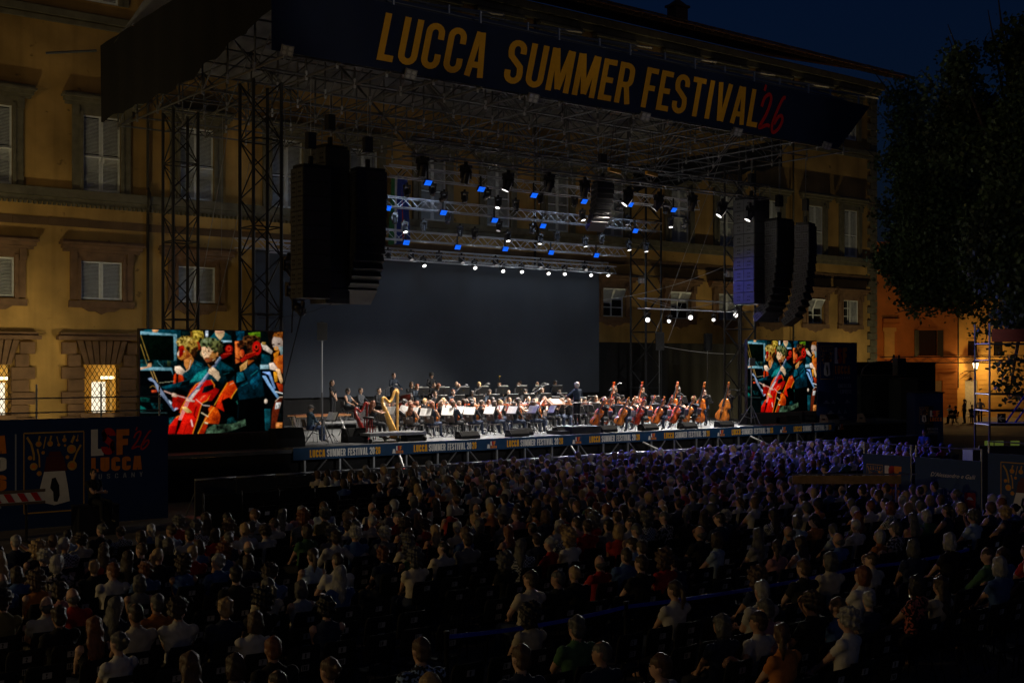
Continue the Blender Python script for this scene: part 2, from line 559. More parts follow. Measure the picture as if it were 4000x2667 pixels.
    for k, (z0, z1, hw) in enumerate(rows):
        h = z1 - z0
        stone = M_stone_g if k >= 2 else M_stone_b
        if k == 0:
            continue
        sm = surround(hw, h, stone, True, True, k == 1)
        cm = cornice(hw, h, stone)
        mid = h * .46 if k == 2 else 0
        lm, sl = leaf(hw - .03, h - .04, mid), slats(hw - .03, h - .04, mid)
        fh = mid - .05 if mid else h * .9
        fm, fs = flap(hw - .1, fh)
        gm = MB().bb((-hw + .002, .2, .002), (hw - .002, .24, h - .002)).mesh('pane', M_glass)
        fr = MB()
        for x in (-hw + .04, 0, hw - .04):
            fr.bb((x - .035, .14, 0), (x + .035, .195, h))
        for z in (.04, h * .33, h * .66, h - .04):
            fr.bb((-hw + .004, .142, z - .025), (hw - .004, .193, z + .025))
        frm = fr.mesh('frame', M_shutter)
        for n, u in enumerate(WU):
            W = link('window', sm, T, off(u, VF, z0))
            link('cornice', cm, W)
            link('pane', gm, W)
            style = 'shut'
            if k == 2 and n in (2, 3, 4, 10, 11): style = 'flap'
            if k == 1 and n in (10, 11, 13, 14): style = 'open'
            if k == 1 and n in (15,): style = 'half'
            if k == 3 and n % 3 == 1: style = 'half'
            for s in (0, 1):
                if style == 'half' and s == 0:
                    link('frame', frm, W); continue
                if style == 'open':
                    if s == 0: link('frame', frm, W)
                    a = link('shutter', lm, W, (0 if s else -hw + .03, -.1, .02)); b2 = link('slats', sl, W, a.location)
                    for o in (a, b2):
                        o.location = ((0.01 if s else -hw + .03), -.16, h - .03)
                        o.rotation_euler = (R(24 + 6 * s), 0, 0)
                        # the leaf hangs from its top edge
                        mv = Euler((R(24 + 6 * s), 0, 0)).to_matrix() @ Vector((0, 0, -(h - .04)))
                        o.location = Vector(o.location) + mv
                    continue
                x = 0.012 if s else -hw + .02
                link('shutter', lm, W, (x, .04, .02)); link('slats', sl, W, (x, .04, .02))
                if style == 'flap':
                    ang = R(23 + 4 * s)
                    mv = Euler((ang, 0, 0)).to_matrix() @ Vector((0, 0, -fh))
                    for o in (link('shutter', fm, W), link('slats', fs, W)):
                        o.rotation_euler = (ang, 0, 0)
                        o.location = Vector((x + .05, -.05, mid)) + mv
    # ---- barred ground floor windows, lit from inside, in rusticated stone
    z0, z1, hw = rows[0]
    lit_wall = mat('room_plaster', srgb(232, 200, 120), .9, var=.1)
    lamp_e = emat('room_lamp', (1, .72, .36), 5.0)
    for u in (9.2, 13.65, 18.15):
        W = link('window', None, T, off(u, VF, 0))
        y = 0.0
        for s in (-1, 1):
            z = .02
            i = 0
            while z < 4.9:
                h = .52
                w = .95 if i % 2 else .7
                a_ = hw + .012 + max(0, (z + h - z1)) * .36
                MB().bb((s * a_, -.16 - rng.random() * .03, z), (s * (hw + w), -.004, z + h - .03)).build('stone_block', M_stone_b, W)
                z += h; i += 1
        n = 7
        for i in range(n):   # voussoirs
            a0 = -1 + 2 * i / n + .03; a1 = -1 + 2 * (i + 1) / n - .03
            poly = [(a0 * hw * 1.02, z1 + .02), (a1 * hw * 1.02, z1 + .02), (a1 * (hw + .36), z1 + 1.02), (a0 * (hw + .36), z1 + 1.02)]
            MB().prism(poly, lambda x, yy, d: (x, d, yy), -.2 - (.05 if i == n // 2 else 0) - .01 * (i % 2), -.005).build('voussoir', M_stone_b, W)
        MB().bb((-hw - 1.15, -.4, 5.3), (hw + 1.15, -.004, 5.46)).bb((-hw - 1.05, -.28, 5.463), (hw + 1.05, -.004, 5.6)).build('cornice', M_stone_b, W)
        MB().bb((-hw - .2, -.24, 2.02), (hw + .2, -.004, 2.19)).build('sill', M_stone_b, W)
        g = MB()
        for k in range(-9, 10):
            for d in (-1, 1):
                xa, za = k * .2, 0.0
                t0, t1 = 0.0, 2.05
                pts = []
                for t in np.linspace(0, 2.05, 22):
                    x = xa + d * (t - 1.02) * .62
                    if -hw <= x <= hw: pts.append((x, z0 + t))
                if len(pts) > 1:
                    g.tube((pts[0][0], -.05 - .012 * d, pts[0][1]), (pts[-1][0], -.05 - .012 * d, pts[-1][1]), .013, 5)
        g.build('window_grille', M_iron, W)
        if u > 13:
            rm = MB()
            a, b, c0, c1 = -1.6, 3.4, .36, 4.5
            rm.quad((a, c0, 1), (a, c1, 1), (a, c1, 5), (a, c0, 5)); rm.quad((b, c0, 1), (b, c1, 1), (b, c1, 5), (b, c0, 5))
            rm.quad((a, c1, 1), (b, c1, 1), (b, c1, 5), (a, c1, 5)); rm.quad((a, c0, 5), (b, c0, 5), (b, c1, 5), (a, c1, 5)); rm.quad((a, c0, 1), (b, c0, 1), (b, c1, 1), (a, c1, 1))
            rm.bb((.55, c1 - .35, 1), (1.0, c1 - .02, 4.0)); rm.bb((1.95, c1 - .35, 1), (2.3, c1 - .02, 4.0)); rm.bb((.5, c1 - .6, 3.75), (2.4, c1 - .02, 4.4))
            rm.build('room', lit_wall, W)
            MB().bb((1.1, c1 - .06, 1.0), (1.75, c1 - .01, 3.45)).build('doorway_glow', emat('bright_doorway', (1, .86, .62), 1.3), W)  # glowing panel stands in for light from the room beyond the doorway
            MB().bb((1.2, c1 - 1.2, 3.6), (1.75, c1 - 1.0, 3.72)).build('ceiling_lamp', lamp_e, W)
            point(W, (2.9, 2.4, 3.2), 42, (1.0, .7, .3), .15)
    # ---- quoins on the right corner
    z = 0; i = 0
    while z < 23.5:
        h = .46; w = .95 if i % 2 else .62
        MB().bb(off(UC - w, VF - .09 - rng.random() * .03, z), off(UC + .09, VF + (.6 if i % 2 else .95), z + h - .03)).build('quoin', M_stone_g, T)
        z += h; i += 1
    # ---- rainwater pipes
    for u in (20.15, 63.9, 42.0):
        p = MB().tube(off(u, VF - .14, 0), off(u, VF - .14, 10.95), .065, 8).tube(off(u, VF - .36, 11.3), off(u, VF - .14, 10.85), .06, 8).tube(off(u, VF - .36, 11.2), off(u, VF - .36, 11.75), .065, 8).tube(off(u, VF - .36, 11.7), off(u, VF - .14, 12.0), .06, 8).tube(off(u, VF - .14, 11.9), off(u, VF - .14, 24), .065, 8)
        p.build('drainpipe', M_pipe, T, True)
    # ---- eaves, rafters, tiles
    ev = MB().bb(off(U0, VF - .5, 23.55), off(UC + .5, VF - .004, 23.98)).bb(off(U0, VF - .3, 23.2), off(UC + .3, VF - .005, 23.547))
    ev.build('cornice', M_stone_g, T)
    sl = .32
    deck = MB()
    e0, zE = -1.75, 24.35
    deck.add([off(U0, VF + e0, zE), off(UC + 1.75, VF + e0, zE), off(UC + 1.75, VF + 11, zE + sl * 12.75), off(U0, VF + 11, zE + sl * 12.75),
              off(U0, VF + e0, zE + .07), off(UC + 1.75, VF + e0, zE + .07), off(UC + 1.75, VF + 11, zE + .07 + sl * 12.75), off(U0, VF + 11, zE + .07 + sl * 12.75)],
             [(0, 1, 2, 3), (4, 7, 6, 5), (0, 4, 5, 1), (1, 5, 6, 2), (0, 3, 7, 4)])
    rf = deck.build('roof', M_tile, T)
    u = 30.0
    rm = MB().add([(-.07, 0, -.2), (.07, 0, -.2), (.07, 1.7, -.2 + sl * 1.7), (-.07, 1.7, -.2 + sl * 1.7), (-.07, 0, -.01), (.07, 0, -.01), (.07, 1.7, -.01 + sl * 1.7), (-.07, 1.7, -.01 + sl * 1.7)],
                  [(0, 1, 2, 3), (4, 7, 6, 5), (0, 4, 5, 1), (1, 5, 6, 2), (2, 6, 7, 3), (3, 7, 4, 0)]).mesh('rafter', M_wood)
    while u < UC + 1.6:
        link('rafter', rm, rf, off(u, VF + e0 + .05, zE)); u += .62
    tm = MB()
    n = 6
    for L in range(1):
        vs = []
        for i in range(n + 1):
            a = math.pi * i / n
            vs += [(.12 * math.cos(a), 0, .09 * math.sin(a)), (.1 * math.cos(a), .6, .08 * math.sin(a) + sl * .6)]
        fs = [(2 * i, 2 * i + 2, 2 * i + 3, 2 * i + 1) for i in range(n)] + [tuple(range(0, 2 * n + 2, 2))]
        tm.add(vs, fs)
    tme = tm.mesh('tile', M_tile)
    u = 34.0
    while u < UC + 1.7:
        link('tile', tme, rf, off(u, VF + e0 - .08 - rng.random() * .03, zE + .075 + rng.random() * .015)); u += .26
    # chimneys and antenna on the roof
    for u, w in ((45.2, 2.0), (57.3, 1.1)):
        v = VF + 4; zz = zE + sl * (4 - e0)
        c = MB().bb(off(u - w / 2, v - .4, zz - .3), off(u + w / 2, v + .4, zz + 1.3)).bb(off(u - w / 2 - .12, v - .5, zz + 1.3), off(u + w / 2 + .12, v + .5, zz + 1.45))
        c.add([off(u - w / 2, v - .4, zz + 1.452), off(u + w / 2, v - .4, zz + 1.452), off(u + w / 2, v + .4, zz + 1.452), off(u - w / 2, v + .4, zz + 1.452), off(u, v, zz + 1.95)], [(0, 1, 4), (1, 2, 4), (2, 3, 4), (3, 0, 4)])
        c.build('chimney', M_stone_b, rf)
    MB().tube(off(48.6, VF + 3, 25), off(48.6, VF + 3, 30), .03, 5).build('antenna', M_iron, rf)
palace()

# ================================================================== warm street lamps of the square (left of the picture, out of frame) that light palace and crowd
def square_lamp(loc, watts, label):
    T = thing('street_lamp', label, 'street lamp', loc, 0, 'street lamps along the left side of the square')
    MB().lathe([(.22, 0), (.22, .5), (.13, .6), (.09, 1.0), (.06, 4.8), (.05, 5.2)], n=10).build('post', M_iron, T, True)
    MB().tube((0, 0, 5.0), (.5, 0, 5.3), .03, 6).tube((0, 0, 5.2), (-.5, 0, 5.3), .03, 6).build('bracket', M_iron, T)
    MB().lathe([(.1, 5.3), (.24, 5.85), (.2, 5.87), (.05, 6.1)], n=6).build('lantern', M_iron, T)
    MB().lathe([(.09, 5.34), (.21, 5.8)], n=6).build('lamp_glass', emat('sodium_glass', (1, .6, .2), 8.0), T)
    point(T, (0, 0, 6.6), watts, (1.0, .70, .28), .3)
square_lamp((-6, 40, 0), 700, 'iron street lamp with warm lantern at the left end of the palace')
square_lamp((-14, 25, 0), 2200, 'iron street lamp with warm lantern left of the audience')
square_lamp((-10, 2, 0), 200, 'iron street lamp with warm lantern behind the audience on the left')

# ---- added, unseen floodlights on the ground that wash the palace front from below
def palace_flood(u, v, watts, label, tx=0.0):
    T = thing('ground_floodlight', label, 'floodlight', (u, v, 0), 0, 'floodlights washing the palace front')
    MB().bb((-.2, -.15, 0), (.2, .15, .04)).build('base', M_iron, T)
    for s in (-1, 1): MB().bb((s * .2 - .015, -.03, .04), (s * .2 + .015, .03, .3)).build('yoke_arm', M_iron, T)
    h = MB().bb((-.18, -.1, -.12), (.18, .1, .12)).build('housing', M_iron, T, False, (0, 0, .32))
    h.rotation_euler = (R(35), 0, 0)
    g = MB().bb((-.16, .101, -.1), (.16, .11, .1)).build('lens', emat('flood_glass', (1, .7, .3), 4.0), h)
    spot(T, (0, .2, .45), (tx, 7.0, 7.5), watts, (1.0, .81, .42), 135, .6, .12)
palace_flood(9.5, 43.0, 1250, 'ground floodlight before the left end of the palace')
palace_flood(19.5, 44.5, 1180, 'ground floodlight behind the left video screen')
palace_flood(27.5, 50.3, 260, 'ground floodlight behind the grey backdrop, left')
palace_flood(40.0, 50.3, 260, 'ground floodlight behind the grey backdrop, right')
palace_flood(52.0, 51.0, 300, 'ground floodlight behind the right rear curtain')
palace_flood(58.0, 46.5, 750, 'ground floodlight behind the dark screening cloth')
palace_flood(69.0, 46.5, 700, 'ground floodlight near the right corner of the palace')
# ================================================================== stage platform
ZS = 1.5
VS0, VS1 = 36.2, 49.6
US0, US1 = 19.0, 46.9
M_deck = mat('black_stage_deck', (.10, .105, .11), .55, var=.25, scale=1.5, bump=.15, bscale=20)
def lsf_logo(mb, fn, x, y, s, simple=True):
    """the festival mark: L S F over LUCCA, s = height; materials 1 white, 2 red, 3 orange"""
    f2 = lambda a, b, d: fn(x + a * s, y + b * s, d)
    g = lambda a, b, d: f2(a, .42 + b, d)
    text(mb, 'L', lambda a, b, d: g(a, b * .58, d), h=1, t=.2, wmul=1.0, mi=1)
    text(mb, 'S', lambda a, b, d: g(.22 + a, b * .58, d + .001), h=1, t=.19, wmul=.95, mi=2)
    text(mb, 'F', lambda a, b, d: g(.54 + a, b * .58, d + .002), h=1, t=.2, wmul=1.1, mi=3)
    text(mb, 'LUCCA', lambda a, b, d: f2(a, b, d), h=.36, t=.2, total=1.12, mi=3)
def poster(mb, fn, x, y, w, h, rich=True):
    """the festival picture: medals on ribbons over a white tower with a maroon top, in a gold frame (4 gold, 1 white, 5 maroon, 6 dark)"""
    P = lambda a, b, d: fn(x + a * w, y + b * h, d)
    fr = .012
    for a, b in (((0, 0), (1, 0)), ((1, 0), (1, 1)), ((1, 1), (0, 1)), ((0, 1), (0, 0))):
        stroke(mb, [a, b], fr * 1.4, P, .0, 4)
    def ribbon(pts, t, d=.001):
        stroke(mb, pts, t, P, d, 4)
    def disc(cx, cy, r, d=.002):
        n = 14
        mb.add([P(cx + r * math.cos(6.2832 * i / n), cy + r * math.sin(6.2832 * i / n) * w / h, d) for i in range(n)], [tuple(range(n))], 4)
        mb.add([P(cx + r * .6 * math.cos(6.2832 * i / n), cy + r * .6 * math.sin(6.2832 * i / n) * w / h, d + .0015) for i in range(n)], [tuple(range(n))], 3)
    ribbon([(.05, .95), (.12, .86), (.16, .74), (.165, .66)], .035); disc(.16, .58, .065)
    ribbon([(.26, .96), (.24, .9)], .03); disc(.24, .86, .05)
    ribbon([(.22, .8), (.25, .7), (.255, .57)], .025); disc(.25, .49, .043)
    ribbon([(.36, .95), (.32, .8)], .018); disc(.315, .75, .03)
    ribbon([(.45, .96), (.43, .9)], .028); disc(.43, .86, .048)
    ribbon([(.54, .95), (.57, .86)], .018); disc(.575, .84, .026)
    ribbon([(.67, .96), (.67, .92)], .028); disc(.67, .9, .038); disc(.68, .83, .022)
    ribbon([(.84, .95), (.79, .86)], .04); disc(.79, .78, .078)
    ribbon([(.95, .83), (.88, .74), (.82, .62)], .03); disc(.8, .57, .082)
    ribbon([(.9, .96), (.89, .9)], .014); disc(.885, .89, .024); disc(.1, .69, .038); disc(.72, .68, .034)
    mb.add([P(*p, .001) for p in ((.37, .7), (.65, .7), (.72, .51), (.33, .51))], [(0, 1, 2, 3)], 5)
    mb.add([P(*p, .0012) for p in ((.42, .76), (.6, .76), (.63, .705), (.4, .705))], [(0, 1, 2, 3)], 5)
    mb.add([P(*p, .001) for p in ((.33, .508), (.68, .508), (.73, .3), (.76, .12), (.5, .08), (.27, .13), (.26, .3))], [tuple(range(7))], 1)
    mb.add([P(*p, .0022) for p in ((.46, .42), (.52, .43), (.58, .33), (.59, .2), (.55, .12), (.49, .13), (.48, .25), (.43, .3))], [tuple(range(8))], 6)
PRINT = [M_blue, M_white, M_red, M_org, M_gold, M_maroon, M_black, M_yel, M_grey]

def stage():
    T = thing('stage_platform', 'long black stage deck with blue lettered strip along its front edge', 'stage', ((US0 + US1) / 2, VS0, 0))
    ox, oy = (US0 + US1) / 2, VS0
    o = lambda u, v, z: (u - ox, v - oy, z)
    # deck panels, 2 x 1 m plates with joints
    pm = MB().bb((.004, .004, -.12), (1.996, .996, 0)).mesh('deck_panel', M_deck)
    n = 0
    u = US0
    while u < US1 - .1:
        v = VS0
        while v < VS0 + 4.9:
            link('deck_panel', pm, T, o(u, v, ZS - rng.random() * .003)); v += 1
        u += 2
    MB().bb(o(US0, VS0 + 5, ZS - .12), o(US0 + 28, VS1, ZS - .001)).build('deck', M_deck, T)
    # wings in front of the screens
    for a, b in ((13.6, US0 - .01), (US0 + 28.02, 54.5)):
        MB().bb(o(a, VS0 + .05, ZS - .16), o(b, VS0 + 2.6, ZS - .05)).build('wing_deck', M_deck, T)
        MB().bb(o(a, VS0 + .12, 0), o(b, VS0 + .15, ZS - .17)).build('wing_skirt', M_blackcloth, T)
    # front strip
    st = MB().bb(o(US0, VS0 - .035, ZS - .40), o(47.6, VS0 - .01, ZS + .0))
    strip = st.build('front_strip', mat('strip_print', srgb(9, 56, 92), .6, var=.12, scale=2), T)
    L = MB()
    fn = lambda x, y, d: o(x, VS0 - .039 - d, y)
    for px_ in (1208, 1614, 1978, 2300, 2592, 2856, 3098):
        uu = at_v(px_, 1730, VS0).x; P_ = 4.05; q_ = .68 * P_ / 3.42
        L = MB()
        text(L, 'LUCCA', fn, uu, ZS - .33, .25, t=.19, gap=.06, total=.72 * q_, mi=7)
        text(L, 'SUMMER FESTIVAL', fn, uu + .80 * q_, ZS - .33, .25, t=.17, gap=.06, total=2.0 * q_, mi=1)
        text(L, '20', fn, uu + 2.88 * q_, ZS - .33, .25, t=.17, gap=.06, total=.25 * q_, mi=1)
        text(L, '26', fn, uu + 3.17 * q_, ZS - .33, .25, t=.19, gap=.06, total=.25 * q_, mi=7)
        lsf_logo(L, fn, uu + .84 * P_, ZS - .345, .26)
        L.add([fn(uu + .80 * P_ + a, ZS - .34 + b, 0) for a, b in ((0, 0), (.14, 0), (.11, .15), (.03, .15))], [(0, 1, 2, 3)], 1)
        tag(L.build('lettering', PRINT, strip), kind='stuff')
    MB().bb(o(US0, VS0 - .045, ZS + .001), o(47.6, VS0 + .04, ZS + .022)).build('edge_trim', M_steel, T)
    # substructure legs and diagonal braces under the edge
    u = US0 + .6; i = 0
    while u < 47.4:
        bar(T, 'leg', o(u, VS0 + .3, 0), o(u, VS0 + .3, ZS - .13), .045, M_steel)
        if i % 2 == 0:
            bar(T, 'brace', o(u, VS0 + .35, .15), o(u + 1.0, VS0 + .35, ZS - .3), .025, M_steel)
        else:
            bar(T, 'brace', o(u, VS0 + .35, ZS - .3), o(u + 1.0, VS0 + .35, .15), .025, M_steel)
        u += 1.35; i += 1
    for px_, dx in ((1560, -1.2), (2230, -1.2), (2510, 1.4), (2930, 1.4)):
        uu = at_v(px_, 1740, VS0 - .05).x
        b = bar(T, 'outrigger', o(uu, VS0 - .06, ZS - .42), o(uu + dx * .75, VS0 - 2.2, .05), .045, M_steel)
        p = Vector(o(uu, VS0 - .06, ZS - .42)); q = Vector(o(uu + dx * .75, VS0 - 2.2, .05))
        m = p.lerp(q, .35)
        bar(T, 'red_tape', m, m.lerp(q, .12), .05, M_red)
    # black cloth behind the legs
    MB().bb(o(US0, VS0 + .9, 0), o(47.4, VS0 + .93, ZS - .13)).build('skirt', M_blackcloth, T)
stage()

def equipment_case(px_, py_, w, label):
    p = at_z(px_, py_, 0.0)
    p = at_v(px_, py_, 34.6)
    T = thing('flight_case', label, 'case', (p.x, 34.6, 0))
    MB().bb((-w / 2, 0, .12), (w / 2, .55, .62)).build('body', M_black, T)
    MB().bb((-w / 2 - .02, -.02, .60), (w / 2 + .02, .57, .64)).bb((-w / 2 - .02, -.02, .1), (w / 2 + .02, .57, .14)).build('edge_trim', M_steel, T)
    for s in (-1, 1):
        for y in (.06, .5):
            MB().tube((s * w * .4 - .03, y, .05), (s * w * .4 + .03, y, .05), .05, 8).build('caster', M_iron, T)
equipment_case(1385, 1820, 1.2, 'black flight case with steel edges in the pit, left one')
equipment_case(1660, 1805, 1.2, 'black flight case with steel edges in the pit, right one')
equipment_case(1870, 1790, 2.6, 'long black flight case with steel edges in the pit')

# ================================================================== backdrops
def cloth(name, u0, u1, z0, z1, v, m, label, fold=.05, freq=1.1, nx=90):
    mb = MB(); w = u1 - u0
    vs = []; fs = []
    for i in range(nx + 1):
        x = -w / 2 + w * i / nx
        d = fold * math.sin(i * freq) + fold * .5 * math.sin(i * freq * 2.3 + 1)
        vs += [(x, d, 0), (x, d * .6, z1 - z0)]
    fs = [(2 * i, 2 * i + 2, 2 * i + 3, 2 * i + 1) for i in range(nx)]
    mb.add(vs, fs)
    vs2 = [(x, y + .012, z) for x, y, z in vs]
    mb.add(vs2, fs)
    o = mb.build(name, m, None, True, ((u0 + u1) / 2, v, z0))
    return tag(o, label, 'curtain')
M_drop = mat('grey_backdrop_cloth', (.036, .043, .055), .95, var=.16, scale=.35, bump=.25, bscale=1.5)
cloth('stage_backdrop', 24.0, 44.4, 2.75, 9.35, 49.3, M_drop, 'large plain grey backdrop cloth behind the orchestra', .012, .5)
cloth('stage_curtain', 24.2, 44.2, 1.5, 2.78, 49.42, M_blackcloth, 'low black curtain under the grey backdrop', .03)
cloth('stage_curtain', 44.5, 61.5, 0.4, 5.5, 50.4, M_blackcloth, 'tall black curtain at the back right of the stage', .06)
cloth('stage_curtain', 54.0, 68.0, 0.05, 4.4, 44.0, M_blackcloth, 'dark screening cloth beyond the right video screen', .05)

# ================================================================== barricade in front of the stage
def barricade():
    W = 1.22
    T = thing('crowd_barricade', 'dark steel crowd barricade section in the line before the stage', 'barrier', (0, 0, 0), 0, 'crowd barricade sections before the stage')
    MB().bb((.01, -.02, .12), (W - .01, .0, 1.06)).build('panel', mat('barricade_panel', (.03, .032, .034), .6, metal=.3), T)
    MB().tube((0, 0, 1.12), (W, 0, 1.12), .035, 8).build('top_rail', M_steel, T, True)
    for x in (.03, W - .03):
        MB().bb((x - .02, -.0, 0), (x + .02, .05, 1.1)).build('post', M_steel, T)
    MB().bb((.02, 0.06, .0), (W - .02, .9, .03)).build('foot_plate', M_darkalu, T)
    for s in (.1, W - .1):
        MB().tube((s, .05, .95), (s, .85, .05), .02, 6).build('brace', M_steel, T)
    n = int((50 - 13.6) / W)
    for i in range(n):
        o = T if i == 0 else copy_tree(T)
        o.location = (13.6 + i * W, 31.6, 0)
        o['label'] = 'dark steel crowd barricade section before the stage, %s from the left' % ORD[i + 1]
barricade()

# ================================================================== printed hoarding on the left
def hoarding_left():
    V = 32.6
    u1 = at_v(655, 1630, V).x
    T = thing('printed_hoarding', 'tall blue festival hoarding with medal picture at lower left', 'hoarding', (u1, V, 0))
    o = lambda u, z, d=0: (u - u1, -.03 - d, z)
    MB().bb((-9.5, -.026, .02), (0, 0, 2.86)).build('board', M_blue, T)
    L = MB()
    pu = lambda px_, py_: at_v(px_, py_, V)
    a, b = pu(92, 2005), pu(326, 1684)
    fn = lambda x, y, d: o(x, y, d)
    poster(L, fn, a.x, a.z, b.x - a.x, b.z - a.z)
    l0, l1 = pu(354, 1780), pu(410, 1675)
    hh = l1.z - l0.z
    text(L, 'L', fn, l0.x, l0.z, hh, t=.26, wmul=1.45, mi=1)
    c0 = pu(393, 1776); text(L, 'S', lambda x, y, d: o(x, y, d + .003), c0.x, c0.z, hh * 1.02, t=.24, wmul=1.35, mi=2)
    c0 = pu(453, 1776); text(L, 'F', lambda x, y, d: o(x, y, d + .005), c0.x, c0.z, hh * .98, t=.25, wmul=1.55, mi=3)
    c0, c1 = pu(355, 1843), pu(553, 1784)
    text(L, 'LUCCA', fn, c0.x, c0.z, c1.z - c0.z + .04, t=.2, total=c1.x - c0.x, mi=3)
    c0, c1 = pu(352, 1872), pu(556, 1852)
    text(L, 'TUSCANY', fn, c0.x, c0.z, .13, t=.13, gap=.6, total=c1.x - c0.x, mi=8)
    c0 = pu(515, 1755)   # red hand-drawn 26
    script26(L, fn, c0.x, c0.z, .5, 2)
    for s, y0, y1, mi in (('LUCCA', 1770, 1700, 3), ('2020', 1838, 1784, 1), ('2026', 1915, 1853, 3)):
        c0, c1 = pu(24, y0), pu(24, y1)
        w = 1.45
        text(L, s, fn, c0.x - w, c0.z, c1.z - c0.z, t=.2, total=w, mi=mi)
    c0, c1 = pu(60, 1915), pu(60, 1695)
    L.add([o(c0.x - .02, c0.z, .0), o(c0.x + .02, c0.z, .0), o(c0.x + .02, c1.z, .0), o(c0.x - .02, c1.z, .0)], [(0, 1, 2, 3)], 8)
    c0 = pu(10, 1985); text(L, 'LIT', fn, c0.x - .2, c0.z, .16, t=.16, mi=8)
    L.build('print', PRINT, T)
    # scaffold rail standing behind the hoarding
    S = thing('scaffold_railing', 'thin scaffold tube railing above the left hoarding', 'railing', (u1, V + .6, 0))
    for px_ in (170, 425, 655):
        x = pu(px_, 1600).x - u1
        bar(S, 'post', (x, 0, 0), (x, 0, 3.75), .024, M_steel)
    for z in (3.0, 3.38):
        bar(S, 'rail', (-6, 0, z), (0, 0, z), .02, M_steel)
def script26(L, fn, x, z, h, mi):
    two = [(.02, .62), (.1, .85), (.26, .98), (.36, .93), (.34, .72), (.2, .4), (.0, .1), (.05, .07), (.28, .16), (.4, .14)]
    six = [(.95, .98), (.85, .95), (.66, .62), (.5, .24), (.5, .04), (.58, .0), (.75, .12), (.88, .34), (.84, .48), (.7, .42), (.56, .22)]
    ap = [(.13, 1.22), (.08, 1.05)]
    for k, (p, t) in enumerate(((two, .1), (six, .095), (ap, .085))):
        q = []
        for i in range(len(p) - 1):   # smooth the hand-drawn stroke
            p0 = p[max(i - 1, 0)]; p1 = p[i]; p2 = p[i + 1]; p3 = p[min(i + 2, len(p) - 1)]
            for s_ in range(4):
                t_ = s_ / 4
                q.append(tuple(.5 * ((2 * p1[j]) + (-p0[j] + p2[j]) * t_ + (2 * p0[j] - 5 * p1[j] + 4 * p2[j] - p3[j]) * t_ ** 2 + (-p0[j] + 3 * p1[j] - 3 * p2[j] + p3[j]) * t_ ** 3) for j in (0, 1)))
        q.append(p[-1])
        stroke(L, q, t, lambda a, b, d: fn(x + (a + .12 * b) * h, z + b * h, d), .001 * k, mi)
hoarding_left()

# ---- striped road barrier plank in front of the hoarding
def striped_barrier():
    T = thing('striped_barrier_plank', 'red and white striped barrier plank before the left hoarding', 'barrier', (0, 0, 0))
    V = 30.2
    a = at_v(172, 1936, V)
    T.location = (a.x, V, 0)
    MB().bb((-4.2, -.03, a.z - .17), (0, 0, a.z + .17)).build('plank', M_white, T)
    w = .31
    for i in range(13):
        x = -.06 - i * w
        MB().prism([(x, a.z - .10), (x - .15, a.z - .10), (x - .27, a.z + .10), (x - .12, a.z + .10)], lambda p, q, d: (p, d, q), -.034, -.031).build('red_stripe', M_red, T)
    MB().bb((-4.2, -.04, a.z + .11), (.02, .01, a.z + .175)).bb((-4.2, -.04, a.z - .175), (.02, .01, a.z - .11)).build('edge_rail', mat('brown_rail', (.12, .08, .05), .7), T)
    for x in (-3.8, -.4):
        MB().tube((x, .05, 0), (x, .05, a.z), .03, 6).tube((x, -.3, .02), (x, .4, .02), .03, 6).build('post', M_iron, T)
striped_barrier()

# black cloth side wall between hoarding and barricade
def black_side():
    T = thing('black_screen_fence', 'low black cloth fence right of the left hoarding', 'fence', (0, 0, 0))
    a = at_z(470, 2030, 0); b = at_z(1090, 1975, 0)
    T.location = (a.x, 27.5, 0)
    n = 5
    L = b.x - a.x
    for i in range(n):
        x = L * i / n
        MB().bb((x + .02, -.012, .05), (x + L / n - .02, 0, 1.15)).build('cloth_panel', M_blackcloth, T)
        MB().tube((x, .02, 0), (x, .02, 1.2), .02, 6).build('post', M_iron, T)
black_side()

# ================================================================== floor boxes on the edge of the stage
def wedge(px_, py_, w, h, d, label, dark=True, z=ZS):
    p = at_z(px_, py_, z)
    T = thing('monitor_wedge', label, 'speaker', (p.x, p.y + d / 2, z), rng.uniform(-.06, .06))
    m = mat('wedge_paint', (.009, .009, .01), .85, var=.2, spec=.2) if dark else mat('speaker_grey', (.2, .18, .17), .6, var=.2)
    MB().prism([(-d / 2, 0), (d / 2, 0), (d / 2 - .04, h), (-d / 2 + .16, h), (-d / 2, h * .45)], lambda y, zz, x: (x, y, zz), -w / 2, w / 2).build('cabinet', m, T)
    MB().prism([(-d / 2 - .004 + .155, h - .0), (-d / 2 + .005, h * .47), (-d / 2 - .012, h * .47), (-d / 2 + .14, h + .012)], lambda y, zz, x: (x, y, zz), -w / 2 + .04, w / 2 - .04).build('grille', mat('wedge_grille', (.006, .006, .006), .9, spec=.1), T)
    for s in (-1, 1):
        MB().bb((s * w / 2 - .012, -.08, h * .4), (s * w / 2 + .012, .08, h * .55)).build('handle', M_iron, T)
k = 0
for px_, py_ in ((1629, 1722), (1840, 1714), (2034, 1706), (2052, 1700), (2215, 1695), (2384, 1688), (2546, 1681), (2700, 1675), (2843, 1669)):
    k += 1
    wedge(px_, py_, .85, .27, .45, 'black floor monitor on the stage edge, %s from the left' % ORD[k])
wedge(1136, 1745, 1.1, .62, .6, 'large black speaker box at the left corner of the stage')
wedge(1400, 1728, .8, .5, .55, 'black floor monitor under the harp trolley')
wedge(835, 1756, .95, .42, .6, 'reddish lit speaker box below the left video screen', False, ZS - .05)
wedge(3105, 1660, .95, .42, .5, 'black speaker box under the right video screen', True, ZS - .05)
wedge(3257, 1653, .95, .42, .5, 'grey speaker box below the sponsor panel', False, ZS - .05)
wedge(3402, 1648, .95, .42, .5, 'grey speaker box at the far right end of the stage', False, ZS - .05)

